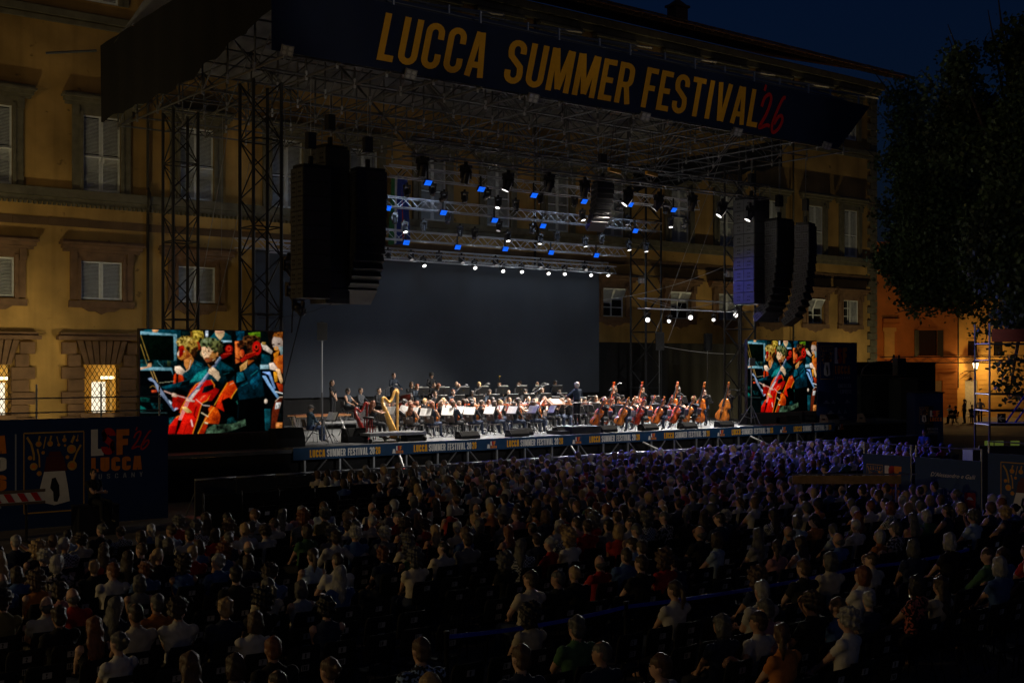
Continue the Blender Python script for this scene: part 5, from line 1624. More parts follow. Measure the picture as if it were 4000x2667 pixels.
def head_matrix(neck, yaw=0, pitch=0, roll=0):
    return Matrix.Translation(Vector(neck) + Vector((0, .02, .01))) @ Euler((R(pitch), R(roll), R(yaw)), 'ZXY').to_matrix().to_4x4()
LIB = {}
def make_body(key, wl, wr, seat=True, lean=0.0, fem=False, sleeve='short', yaw=0, pitch=0, pole_l=(-1, -.3, -.4), pole_r=(1, -.3, -.4), hl=None, hr=None, stand=False, knees=.12, legs='pants', voxel=.021, high=0.0, feet=None, twist=0.0, foot_y=.46):
    B = Body()
    k = .92 if fem else 1.0
    z0 = .45 + high if not stand else .88
    ln = lambda z: lean * (z - z0)
    sh = 1.0
    ring = lambda dz, y, rx, ry, reg: ((0, y + lean * dz, z0 + dz), rx * k, ry * k, reg)
    hip = 1.06 if fem else 1.0
    B.loft([ring(.0, -.02, .15 * hip, .115, 2), ring(.06, -.01, .178 * hip, .128, 2), ring(.13, .0, .165, .122, 2 if stand or True else 1), ring(.2, .0, .152, .115, 1), ring(.3, .0, .148, .112, 1), ring(.4, .004, .165, .118, 1), ring(.49, -.004, .176, .108, 1), ring(.545, -.012, .165, .088, 1), ring(.585, -.015, .10, .066, 1), ring(.61, -.012, .06, .05, 0)])
    if fem:
        for s_ in (-1, 1): B.ell((s_ * .075, .1 + lean * .4, z0 + .39), (.07, .055, .065), 1)
    zn = z0 + .6
    neck = Vector((0, -.01 + lean * .6, zn))
    B.cap(neck + Vector((0, 0, -.04)), neck + Vector((0, .02, .09)), .056 * k, .052 * k, 0)
    HM = head_matrix(neck + Vector((0, 0, .145)), yaw, pitch)
    h3 = HM.to_3x3()
    for c, r in (((0, 0, .02), (.076, .096, .105)), ((0, .03, -.05), (.058, .066, .062)), ((0, .022, -.015), (.066, .078, .085)), ((0, .102, -.012), (.013, .02, .024)), ((.078, -.005, -.005), (.012, .022, .032)), ((-.078, -.005, -.005), (.012, .022, .032)), ((0, .092, -.06), (.024, .014, .012))):
        B.ell(HM @ Vector(c), r, 0, h3)
    for s_ in (-1, 1):
        B.extra.ell(HM @ Vector((s_ * .031, .091, .012)), (.013, .008, .008), 8, 5, h3, 1)
        B.extra.box(HM @ Vector((s_ * .031, .0945, .032)), (.03, .006, .006), h3, 1)
    # arms
    shl = {'short': .62, 'long': 2.0, 'none': .06}[sleeve]
    for s_, W, pole, hd in ((-1, wl, pole_l, hl), (1, wr, pole_r, hr)):
        S = Vector((s_ * .178 * k, -.012 + lean * .53, z0 + .525))
        el, W2 = ik(S, Vector(W) + Vector((0, 0, 0)), .285 * k, .25 * k, pole)
        B.ell(S, (.062 * k,) * 3, 1 if sleeve != 'none' else 0)
        B.cap(S, el, .052 * k, .041 * k, lambda t: 1 if t < shl else 0)
        B.cap(el, W2, .041 * k, .027 * k, lambda t: 1 if (sleeve == 'long' and t < .92) else 0)
        d = hd[0] if hd else (W2 - el).normalized()
        n = hd[1] if hd else Vector((0, 0, 1))
        B.hand(W2, d, n, -s_)
    # legs
    for s_ in (-1, 1):
        H = Vector((s_ * .092 * hip, .02, z0 + .07))
        if stand:
            kn = Vector((s_ * .1, .03, .48)); an = Vector((s_ * .105, -.02, .09))
            B.cap(H, kn, .088, .062, 2); B.cap(kn, an, .06, .042, 2)
        else:
            kn = Vector((s_ * knees, .43, z0 + .06 - high * .5)); an = Vector((s_ * (knees + .01), foot_y, .09 + high * 0))
            if legs == 'pants' or legs == 'dress':
                B.cap(H, kn, .088, .066, 2); B.cap(kn, an, .06, .044, 2 if legs == 'pants' else (lambda t: 2 if t < .8 else 0))
        B.cap(an, an + Vector((s_ * .015, .15, -.048)), .042, .034, 3)
    LIB[key] = dict(B=B, HM=HM, voxel=voxel, z0=z0)
def hair_shape(kind):
    mb = MB()
    E = lambda c, r: mb.ell(c, r, 14, 10)
    def loft(rings, n=14):
        vs = [(c[0] + rx * math.cos(6.28318 * k / n), c[1] + ry * math.sin(6.28318 * k / n), c[2]) for c, rx, ry in rings for k in range(n)]
        m = len(rings)
        fs = [(i * n + k, i * n + (k + 1) % n, (i + 1) * n + (k + 1) % n, (i + 1) * n + k) for i in range(m - 1) for k in range(n)] + [tuple(range(n))[::-1], tuple((m - 1) * n + k for k in range(n))]
        mb.add(vs, fs)
    if kind == 'short': E((0, -.014, .036), (.084, .103, .1)); E((0, -.05, -.03), (.07, .06, .06))
    elif kind == 'crop': E((0, -.012, .03), (.081, .1, .098)); E((0, -.045, -.02), (.07, .06, .055))
    elif kind == 'curly': E((0, -.015, .045), (.108, .12, .11)); E((0, -.05, -.03), (.09, .075, .07))
    elif kind == 'afro': E((0, -.02, .045), (.128, .135, .13)); E((0, -.05, -.05), (.11, .09, .09))
    elif kind == 'bob': E((0, -.014, .034), (.09, .108, .105)); loft([((0, -.03, .06), .085, .08), ((0, -.035, -.02), .1, .075), ((0, -.035, -.09), .1, .07), ((0, -.03, -.125), .085, .055)])
    elif kind == 'long': E((0, -.014, .034), (.09, .108, .105)); loft([((0, -.04, .05), .08, .07), ((0, -.05, -.05), .095, .062), ((0, -.075, -.16), .105, .055), ((0, -.1, -.28), .1, .045), ((0, -.105, -.36), .06, .03)])
    elif kind == 'bun': E((0, -.014, .034), (.083, .103, .1)); E((0, -.05, -.02), (.072, .06, .05)); E((0, -.12, .05), (.045, .04, .042))
    elif kind == 'tail': E((0, -.014, .034), (.083, .103, .1)); E((0, -.045, -.02), (.072, .06, .05)); mb.path([(0, -.1, .03), (0, -.14, 0), (0, -.145, -.1), (0, -.125, -.22)], .03, 8, rs=[.025, .036, .034, .012])
    elif kind == 'bald': E((0, -.03, -.02), (.083, .092, .06)); E((0, -.05, -.03), (.07, .066, .06))
    elif kind == 'white': E((0, -.016, .038), (.09, .108, .102)); E((0, -.055, -.03), (.08, .062, .065))
    elif kind == 'cap':
        E((0, -.01, .04), (.088, .108, .098)); mb.box((0, .12, .04), (.13, .1, .015))
    return mb
HAIRS = ['short', 'crop', 'curly', 'afro', 'bob', 'long', 'bun', 'tail', 'bald', 'white', 'cap']

# --- poses (x is the person's right, y forward)
lap_l, lap_r = (-.07, .3, .64), (.07, .31, .64)
dn = ((.3, .9, -.25), (0, 0, 1)); dnr = ((-.3, .9, -.25), (0, 0, 1))
make_body('sit_lap', lap_l, lap_r, lean=-.1, sleeve='short', hl=dn, hr=dnr, yaw=6)
make_body('sit_long', (-.1, .32, .62), (.05, .3, .65), lean=-.16, sleeve='long', hl=dn, hr=dnr, yaw=-10, pitch=4)
make_body('sit_tank', lap_l, lap_r, lean=-.08, fem=True, sleeve='none', hl=dn, hr=dnr, yaw=-4)
make_body('sit_tee_f', (-.09, .3, .62), (.06, .28, .66), lean=-.1, fem=True, sleeve='short', hl=dn, hr=dnr, yaw=12, pitch=3)
make_body('sit_crossed', (.08, .2, .76), (-.08, .22, .74), lean=-.14, sleeve='short', hl=((.9, .2, .1), (0, 1, 0)), hr=((-.9, .2, .1), (0, 1, 0)), yaw=-14)
make_body('sit_forward', (-.05, .42, .66), (.05, .42, .66), lean=.32, sleeve='short', hl=dn, hr=dnr, pitch=-4)
make_body('sit_arm_out', (-.09, .3, .64), (.58, -.16, .92), lean=-.16, sleeve='long', hl=dn, hr=((.9, .1, -.5), (0, 0, 1)), pole_r=(0, -.4, -1), yaw=-20)
make_body('sit_hand_up', (-.07, .3, .64), (.09, .2, 1.14), lean=-.05, sleeve='short', hl=dn, hr=((-.3, -.1, .9), (0, 1, 0)), pole_r=(1, .2, -.8), yaw=16)
make_body('sit_phone', (-.06, .36, 1.0), (.08, .38, 1.04), lean=-.05, sleeve='short', hl=((.2, .5, .8), (0, 1, 0)), hr=((-.2, .5, .8), (0, 1, 0)), pole_l=(-1, 0, -1), pole_r=(1, 0, -1))
make_body('sit_look_l', (-.1, .3, .62), (.05, .32, .63), lean=-.12, sleeve='long', hl=dn, hr=dnr, yaw=42, pitch=-4)
make_body('sit_look_r', (-.06, .3, .64), (.1, .28, .62), lean=-.06, fem=True, sleeve='short', hl=dn, hr=dnr, yaw=-45, pitch=2)
make_body('sit_down', (-.05, .34, .7), (.06, .34, .7), lean=.12, sleeve='short', hl=dn, hr=dnr, yaw=5, pitch=-24)
make_body('sit_arm_out_l', (-.58, -.16, .92), (.09, .3, .64), lean=-.14, fem=False, sleeve='short', hr=dn, hl=((-.9, .1, -.5), (0, 0, 1)), pole_l=(0, -.4, -1), yaw=18)
# musicians
make_body('mus_rest', (-.1, .34, .72), (.12, .3, .66), lean=.02, sleeve='long', hl=dn, hr=dnr, pitch=-8, knees=.15)
make_body('mus_rest_f', (-.1, .34, .72), (.12, .3, .66), lean=.02, fem=True, sleeve='none', hl=dn, hr=dnr, pitch=-8, knees=.13)
make_body('mus_violin', (-.26, .38, 1.02), (.2, .34, .86), lean=.04, sleeve='long', hl=((.2, .4, .7), (0, -1, 0)), hr=((-.4, .6, -.2), (0, 0, 1)), yaw=22, pitch=-6, knees=.14, pole_l=(-.3, 0, -1), pole_r=(1, -.2, -.6))
make_body('mus_violin_f', (-.26, .38, 1.02), (.2, .34, .86), lean=.04, fem=True, sleeve='none', hl=((.2, .4, .7), (0, -1, 0)), hr=((-.4, .6, -.2), (0, 0, 1)), yaw=22, pitch=-6, knees=.14, pole_l=(-.3, 0, -1), pole_r=(1, -.2, -.6))
make_body('mus_wind', (-.04, .26, .98), (.05, .3, .86), lean=.03, sleeve='long', hl=((.6, .5, .3), (0, 1, 0)), hr=((-.6, .5, .3), (0, 1, 0)), pitch=-5, pole_l=(-1, -.2, -.7), pole_r=(1, -.2, -.7))
make_body('mus_cello', (-.13, .24, 1.02), (.22, .38, .66), lean=.06, sleeve='long', hl=((.5, .3, .6), (0, -1, 0)), hr=((-.5, .6, -.3), (0, 0, 1)), knees=.27, pitch=-8, yaw=8, pole_l=(-1, .1, -.4), pole_r=(1, -.2, -.2))
make_body('mus_cello_f', (-.13, .24, 1.02), (.22, .38, .66), lean=.06, fem=True, sleeve='none', hl=((.5, .3, .6), (0, -1, 0)), hr=((-.5, .6, -.3), (0, 0, 1)), knees=.27, pitch=-8, yaw=8, pole_l=(-1, .1, -.4), pole_r=(1, -.2, -.2))
make_body('mus_bass', (-.16, .3, 1.42), (.2, .36, 1.02), lean=.08, sleeve='long', hl=((.4, .4, .6), (0, -1, 0)), hr=((-.4, .6, -.3), (0, 0, 1)), high=.3, knees=.2, pitch=-8, pole_l=(-1, .1, -.4), pole_r=(1, -.2, -.2), foot_y=.3)
make_body('mus_stand', (-.04, .2, .9), (.04, .22, .88), stand=True, sleeve='short', fem=True, hl=((.4, .4, -.6), (0, 1, 0)), hr=((-.4, .4, -.6), (0, 1, 0)), yaw=-8)
make_body('mus_stand_m', (-.2, .3, 1.05), (.22, .32, 1.08), stand=True, sleeve='long', lean=.05, hl=((.3, .8, -.1), (0, 0, 1)), hr=((-.3, .8, -.1), (0, 0, 1)), pitch=-8)
make_body('conductor', (-.28, .3, 1.2), (.26, .34, 1.12), stand=True, sleeve='long', lean=.06, hl=((.2, .9, .2), (0, 0, 1)), hr=((-.1, .9, .1), (0, 0, 1)), pitch=-6)
make_body('mus_harp', (-.14, .42, 1.05), (.16, .46, 1.0), fem=True, sleeve='none', lean=.1, hl=((.5, .8, 0), (0, 0, 1)), hr=((-.5, .8, 0), (0, 0, 1)), high=.1, pitch=-6, knees=.2)

def _remesh_all(jobs):
    obs = []
    for mb, vox, sm in jobs:
        me = mb.mesh('tmp', M_black)
        ob = bpy.data.objects.new('tmp', me); COL.objects.link(ob)
        md = ob.modifiers.new('r', 'REMESH'); md.mode = 'VOXEL'; md.voxel_size = vox
        if sm:
            s_ = ob.modifiers.new('s', 'SMOOTH'); s_.factor = .5; s_.iterations = sm
        obs.append(ob)
    dg = bpy.context.evaluated_depsgraph_get()
    out = []
    for ob in obs:
        ev = ob.evaluated_get(dg); m = ev.to_mesh()
        n = len(m.vertices); V = np.zeros(n * 3, np.float32); m.vertices.foreach_get('co', V)
        N = np.zeros(n * 3, np.float32); m.vertices.foreach_get('normal', N)
        F = np.zeros(len(m.loops), np.int32); m.loops.foreach_get('vertex_index', F)
        L = np.zeros(len(m.polygons), np.int32); m.polygons.foreach_get('loop_total', L)
        st = np.concatenate([[0], np.cumsum(L)])
        fl = [tuple(F[st[i]:st[i + 1]].tolist()) for i in range(len(L))]
        out.append((V.reshape(-1, 3).astype(float), N.reshape(-1, 3).astype(float), fl))
        ev.to_mesh_clear()
    for ob in obs:
        me = ob.data; bpy.data.objects.remove(ob); bpy.data.meshes.remove(me)
    return out
def raw_mesh(name, V, F, mats, mi=None):
    me = bpy.data.meshes.new(name)
    me.from_pydata(V.tolist() if hasattr(V, 'tolist') else V, [], F)
    for m in mats: me.materials.append(m)
    if mi is not None: me.polygons.foreach_set('material_index', mi)
    me.polygons.foreach_set('use_smooth', [True] * len(me.polygons))
    me.update()
    return me
def _regions(V, smp):
    S = np.array(smp); best = np.full(len(V), 1e9); reg = np.zeros(len(V), int)
    for x, y, z, r, g in S:
        d = np.sqrt((V[:, 0] - x) ** 2 + (V[:, 1] - y) ** 2 + (V[:, 2] - z) ** 2) - r
        m = d < best; best[m] = d[m]; reg[m] = int(g)
    return reg
LOWB = {}; LOWH = {}; HAIRM = {}
def build_library():
    keys = list(LIB)
    jobs = [(LIB[k]['B'].mb, LIB[k]['voxel'], 3) for k in keys] + [(hair_shape(h), .014, 2) for h in HAIRS]
    low = ['sit_lap', 'sit_long', 'sit_tank', 'sit_tee_f', 'sit_crossed', 'sit_forward']
    jobs += [(LIB[k]['B'].mb, .034, 2) for k in low] + [(hair_shape(h), .024, 1) for h in HAIRS]
    res = _remesh_all(jobs)
    for i, k in enumerate(keys):
        V, N, F = res[i]
        B = LIB[k]['B']
        reg = _regions(V, B.smp)
        nb = len(V)
        ex = B.extra
        Vall = np.concatenate([V, np.array(ex.v)]); Fall = F + [tuple(a + nb for a in f) for f in ex.f]
        LIB[k]['body'] = raw_mesh('person', Vall, Fall, [M_skin, M_eye], [0] * len(F) + ex.m)
        fr = [max(set(r_ := [reg[a] for a in f]), key=r_.count) for f in F]
        for g, nm, m, off in ((1, 'shirt', M_clo, .011), (2, 'trousers', M_clo, .008), (3, 'shoes', M_shoe, .006)):
            fs = [f for f, q in zip(F, fr) if q == g]
            if not fs: continue
            used = sorted(set(a for f in fs for a in f)); ix = {a: j for j, a in enumerate(used)}
            VV = V[used]; NN = N[used]
            wr = .004 * np.sin(VV[:, 2] * 60 + VV[:, 0] * 35) * np.sin(VV[:, 0] * 48 + VV[:, 1] * 30) if g < 3 else 0
            VV = VV + NN * (off + wr)[:, None] if g < 3 else VV + NN * off
            FF = [tuple(ix[a] for a in f) for f in fs]
            if g == 3:
                for sg in (-1, 1):
                    keep = [f for f in FF if sg * sum(VV[a][0] for a in f) > 0]
                    us_ = sorted(set(a for f in keep for a in f)); jx = {a: j for j, a in enumerate(us_)}
                    LIB[k]['shoe%d' % sg] = raw_mesh('shoe', VV[us_], [tuple(jx[a] for a in f) for f in keep], [m])
            else:
                LIB[k][nm] = raw_mesh(nm, VV, FF, [m])
    rs = np.random.RandomState(3)
    for i, h in enumerate(HAIRS):
        V, N, F = res[len(keys) + i]
        amp = {'curly': .012, 'afro': .014, 'white': .007, 'long': .005, 'bob': .005, 'cap': 0}.get(h, .004)
        fq = 95 if h in ('curly', 'afro') else 60
        V = V + N * (amp * (np.sin(V[:, 0] * fq) * np.sin(V[:, 1] * fq + 1) + np.sin(V[:, 2] * fq * .8 + V[:, 0] * 40)))[:, None]
        F = list(F); nb = len(V); vs = [V]
        if h not in ('cap',):
            cnt = {'curly': 420, 'afro': 420, 'long': 380, 'bob': 320, 'white': 300}.get(h, 220)
            pick = rs.randint(0, nb, cnt); add = []
            for q in pick:
                L = rs.uniform(.012, .03) * (1.4 if h in ('curly', 'afro', 'long') else 1)
                t = rs.normal(0, 1, 3); t -= N[q] * t.dot(N[q]); t /= np.linalg.norm(t) + 1e-6
                dn_ = np.array([0, 0, -1.]) if h in ('long', 'bob', 'tail') else np.array([0, 0, 0.])
                tip = V[q] + (N[q] * .55 + t * .6 + dn_ * .8) * L
                add += [V[q] - N[q] * .004 + t * .0035, V[q] - N[q] * .004 - t * .0035, tip]
                j = nb + len(add) - 3; F.append((j, j + 1, j + 2))
            vs.append(np.array(add))
        V = np.concatenate(vs)
        HAIRM[h] = raw_mesh('hair' if h != 'cap' else 'cap', V, F, [M_hair if h != 'cap' else M_clo])
    o = len(keys) + len(HAIRS)
    for i, k in enumerate(low):
        V, N, F = res[o + i]
        reg = _regions(V, LIB[k]['B'].smp)
        keep = V[:, 2] > .5
        fs = [f for f in F if all(keep[a] for a in f)]
        used = sorted(set(a for f in fs for a in f)); ix = {a: j for j, a in enumerate(used)}
        LOWB[k] = (V[used] + N[used] * .004, [tuple(ix[a] for a in f) for f in fs], reg[used], LIB[k]['HM'])
    for i, h in enumerate(HAIRS):
        V, N, F = res[o + len(low) + i]
        LOWH[h] = (V, F)
build_library()

SHOES = True
SKINS = [(.52, .31, .21), (.46, .26, .17), (.58, .37, .26), (.36, .2, .13), (.5, .3, .22)]
def person(key, hair, loc, rz, label, shirt, trousers, haircol, skin=None, group=None, cloth=None, scale=1.0, name='person'):
    K = LIB[key]
    T = link(name, K['body'], None, loc, rz)
    T.scale = (scale,) * 3
    T.color = (*(skin or rng.choice(SKINS)), 1)
    tag(T, label, 'person', group)
    h = link('hair' if hair != 'cap' else 'cap', HAIRM[hair], T)
    h.matrix_basis = K['HM']; h.color = (*haircol, 1)
    s = link('shirt', K['shirt'], T); s.color = (*shirt, 1)
    if cloth is not None:
        s.material_slots[0].link = 'OBJECT'; s.material_slots[0].material = cloth
    t = link('trousers', K['trousers'], T); t.color = (*trousers, 1)
    if SHOES:
        for sg in (-1, 1): link('shoe', K['shoe%d' % sg], T)
    return T
HC = {'white': (.3, .29, .27), 'grey': (.085, .082, .078), 'black': (.015, .012, .011), 'dark brown': (.04, .024, .016), 'brown': (.09, .05, .028), 'blond': (.36, .24, .11), 'red-brown': (.16, .05, .02)}
# ================================================================== orchestra furniture and instruments
M_varnish = mat('varnished_wood', (.4, .12, .03), .28, var=.3, scale=5, objcol=True, stretch=(3, 3, .6))
M_ebony = mat('ebony', (.012, .01, .01), .35)
M_chair = mat('brown_plastic_chair', (.05, .035, .03), .45, var=.2)
M_chair_b = mat('black_plastic_chair', (.01, .01, .011), .8, var=.2, spec=.25)
M_paper = mat('sheet_paper', (.82, .82, .8), .8, var=.04)
M_ink = mat('ink', (.02, .02, .02), .7)
M_brass = mat('polished_brass', (.75, .5, .16), .25, metal=1.0, var=.15)
M_harp = mat('gilded_harp_wood', srgb(196, 150, 78), .35, var=.25, scale=6)
M_harpr = mat('red_harp_wood', srgb(116, 20, 12), .3, var=.25, scale=6)
M_copper = mat('dark_red_drum', srgb(92, 24, 16), .3, var=.2)

def chair_meshes(mm, key):
    bw_, bh_ = (.2, .27) if key == 'o' else (.225, .36)
    seat = MB()
    n = 7
    vs = []; fs = []
    for i in range(n + 1):
        for j in range(n + 1):
            x = -.21 + .42 * i / n; y = -.2 + .4 * j / n
            z = .445 - .02 * (1 - (x / .21) ** 2) - (.03 * max(0, y - .12) / .08) ** 1.0
            vs.append((x, y, z)); 
    for i in range(n):
        for j in range(n):
            a = i * (n + 1) + j; fs.append((a, a + n + 1, a + n + 2, a + 1))
    m = len(vs); vs += [(x, y, z - .018) for x, y, z in vs]; fs += [tuple(m + q for q in f[::-1]) for f in fs]
    edge = [i * (n + 1) for i in range(n + 1)] + [n * (n + 1) + j for j in range(1, n + 1)] + [i * (n + 1) + n for i in range(n - 1, -1, -1)] + [j for j in range(n - 1, 0, -1)]
    fs += [(edge[k], edge[(k + 1) % len(edge)], edge[(k + 1) % len(edge)] + m, edge[k] + m) for k in range(len(edge))]
    seat.add(vs, fs)
    back = MB(); vs = []; fs = []
    for i in range(n + 1):
        for j in range(n + 1):
            t = j / n; x = (-bw_ + 2 * bw_ * i / n) * (1 - .12 * max(0, t - .8) / .2); z = .56 + bh_ * t
            y = -.215 - .06 * t - .03 * (1 - (x / bw_) ** 2)
            vs.append((x, y, z))
    for i in range(n):
        for j in range(n):
            a = i * (n + 1) + j; fs.append((a, a + n + 1, a + n + 2, a + 1))
    m = len(vs); vs += [(x, y - .014, z) for x, y, z in vs]; fs += [tuple(m + q for q in f[::-1]) for f in fs]
    fs += [(edge[k], edge[(k + 1) % len(edge)], edge[(k + 1) % len(edge)] + m, edge[k] + m) for k in range(len(edge))]
    back.add(vs, fs)
    sup = MB().path([(0, -.16, .43), (0, -.25, .47), (0, -.275, .6)], .011, 5)
    fl = MB().path([(0, .2, .0), (0, .16, .43), (0, -.14, .43), (0, -.25, .0)], .012, 5)
    return dict(seat=seat.mesh('seat', mm, True), back=back.mesh('backrest', mm, True), sup=sup.mesh('back_bracket', M_iron), frame=fl.mesh('side_frame', M_steel if key == 'o' else M_black, True))
CH_O, CH_A = chair_meshes(M_chair, 'o'), chair_meshes(M_chair_b, 'a')
_tags = {}
def tag_mesh(n):
    if n not in _tags:
        mb = MB().box((0, 0, 0), (.105, .003, .075))
        fn = lambda x, y, d: (x, -.0022 - d, y)
        s = str(n)
        text(mb, s, fn, -.045 if len(s) > 1 else -.02, -.03, .06, t=.2, mi=1)
        _tags[n] = mb.mesh('number_tag', [mat('tag_paper', (.4, .4, .39), .8), M_ink])
    return _tags[n]
def chair(K, loc, rz, label, group, num=None, second=False, name='chair'):
    T = thing(name, label, 'chair', loc, rz, group)
    link('seat', K['seat'], T); link('backrest', K['back'], T)
    for s in (-1, 1): link('side_frame', K['frame'], T, (s * .19, 0, 0))
    for s in (-1, 1): link('back_bracket', K['sup'], T, (s * .15, 0, 0))
    if num is not None:
        t = link('number_tag', tag_mesh(num), T, (.0, -.312 - (.012 if K is CH_A else 0), .77 + (.04 if K is CH_A else 0))); t.rotation_euler = (R(12), 0, 0)
        if second:
            t = link('number_tag', tag_mesh(num + 100), T, (.0, -.302, .66)); t.rotation_euler = (R(12), 0, 0)
    return T

OUT = [(0, 0), (.12, .005), (.21, .035), (.27, .1), (.29, .19), (.272, .28), (.235, .345), (.24, .368), (.19, .41), (.172, .5), (.185, .575), (.232, .615), (.222, .64), (.236, .72), (.225, .82), (.185, .91), (.115, .968), (.05, .99), (0, 1)]
def fiddle_meshes(depth, bass=False):
    o = [(w * (1.02 if bass else 1), y) for w, y in OUT]
    if bass: o = o[:13] + [(.2, .72), (.155, .83), (.11, .91), (.07, .96), (.03, .99), (0, 1)]
    poly = o + [(-w, y) for w, y in o[-2:0:-1]]
    n = len(poly)
    mb = MB()
    rings = []
    for sc_, y in ((0.0, -depth / 2 - .035), (.55, -depth / 2 - .03), (.9, -depth / 2 - .006), (1.0, -depth / 2), (.975, -depth / 2 + .012), (.975, depth / 2 - .012), (1.0, depth / 2), (.9, depth / 2 + .006), (.5, depth / 2 + .025), (0.0, depth / 2 + .028)):
        rings.append([(w * sc_, y, .5 + (z - .5) * (sc_ if sc_ else 0)) for w, z in poly])
    vs = [p for r in rings for p in r]
    fs = [(i * n + k, i * n + (k + 1) % n, (i + 1) * n + (k + 1) % n, (i + 1) * n + k) for i in range(len(rings) - 1) for k in range(n)]
    mb.add(vs, fs)
    F = -depth / 2 - .035
    d = dict(body=mb.mesh('body', M_varnish, True))
    d['neck'] = MB().bb((-.03, F - .02, .96), (.03, F + .045, 1.42)).mesh('neck', M_varnish)
    d['fingerboard'] = MB().add([(-.045, F - .05, .6), (.045, F - .05, .6), (.03, F - .035, 1.42), (-.03, F - .035, 1.42), (-.045, F - .03, .6), (.045, F - .03, .6), (.03, F - .02, 1.42), (-.03, F - .02, 1.42)], [(0, 1, 2, 3), (4, 7, 6, 5), (0, 4, 5, 1), (1, 5, 6, 2), (2, 6, 7, 3), (3, 7, 4, 0)]).mesh('fingerboard', M_ebony)
    scr = MB().bb((-.03, F - .02, 1.421), (.03, F + .04, 1.54))
    scr.path([(0, F + .01, 1.53), (0, F + .03, 1.6), (0, F + .0, 1.65), (0, F - .045, 1.63), (0, F - .05, 1.585), (0, F - .02, 1.575)], .025, 6, rs=[.036, .036, .034, .03, .026, .022])
    d['scroll'] = scr.mesh('scroll', M_varnish, True)
    pg = MB()
    for k, z in enumerate((1.44, 1.47, 1.5, 1.53)):
        s = 1 if k % 2 else -1
        pg.tube((0, F + .01, z), (s * .09, F + .01, z), .012, 5)
    d['pegs'] = pg.mesh('pegs', M_ebony)
    d['bridge'] = MB().bb((-.07, F - .05, .418), (.07, F + .01, .432)).mesh('bridge', mat('maple', srgb(210, 170, 110), .6))
    d['tailpiece'] = MB().add([(-.02, F - .02, .06), (.02, F - .02, .06), (.045, F - .035, .33), (-.045, F - .035, .33), (-.02, F - .0, .06), (.02, F - .0, .06), (.045, F - .02, .33), (-.045, F - .02, .33)], [(0, 1, 2, 3), (4, 7, 6, 5), (0, 4, 5, 1), (1, 5, 6, 2), (2, 6, 7, 3), (3, 7, 4, 0)]).mesh('tailpiece', M_ebony)
    for s, nm in ((-1, 'fl'), (1, 'fr')):
        f = MB()
        stroke(f, [(s * .1, .35), (s * .125, .37), (s * .115, .43), (s * .1, .5), (s * .115, .52)], .016, lambda x, y, dd: (x, F + .0055 - .0, y), 0)
        d[nm] = f.mesh('f_hole', M_ebony)
    st = MB()
    for k in range(4):
        x = -.03 + .02 * k
        st.tube((x, F - .036, .32), (x, F - .058, .425), .0035, 3, caps=False); st.tube((x, F - .058, .425), (x * .7, F - .042, 1.42), .0035, 3, caps=False)
    d['strings'] = st.mesh('strings', M_steel)
    d['endpin'] = MB().tube((0, 0, -.22), (0, 0, .0), .008, 6).mesh('endpin', M_steel)
    return d
FID_V, FID_C, FID_B = fiddle_meshes(.1), fiddle_meshes(.17), fiddle_meshes(.19, True)
VARN = [srgb(190, 96, 28), srgb(170, 66, 18), srgb(150, 40, 16), srgb(196, 112, 40), srgb(160, 84, 30)]
def fiddle(kind, base, top, front, L, label, col, group, name):
    K = {'v': FID_V, 'c': FID_C, 'b': FID_B}[kind]
    base, top, front = Vector(base), Vector(top), Vector(front)
    z = (top - base).normalized(); y = -(front - z * front.dot(z)).normalized(); x = y.cross(z)
    T = link(name, K['body'])
    M = Matrix((x, y, z)).transposed().to_4x4(); M.translation = base
    T.matrix_basis = M @ Matrix.Scale(L, 4)
    T.color = (*col, 1)
    tag(T, label, name.replace('_', ' '), group)
    for k in ('neck', 'fingerboard', 'scroll', 'pegs', 'bridge', 'tailpiece', 'fl', 'fr', 'strings'):
        c = link({'fl': 'f_hole', 'fr': 'f_hole'}.get(k, k), K[k], T); c.color = T.color
    tag(T.children[-1], kind='stuff')
    if kind != 'v': link('endpin', K['endpin'], T)
    return T
_bow = None
def bow(p, q, label):
    global _bow
    if _bow is None:
        _bow = MB().tube((0, 0, 0), (0, 0, 1), .008, 5).mesh('bow', mat('bow_wood', srgb(120, 70, 30), .4)), MB().bb((-.004, -.026, .06), (.004, -.02, .97)).mesh('bow_hair', M_paper)
    p, q = Vector(p), Vector(q); d = q - p
    T = link('bow', _bow[0]); T.rotation_mode = 'QUATERNION'
    T.location = p; T.rotation_quaternion = d.to_track_quat('Z', 'Y'); T.scale = (1, 1, d.length)
    tag(T, label, 'bow', 'bows of the string players')
    link('bow_hair', _bow[1], T)
_st = None
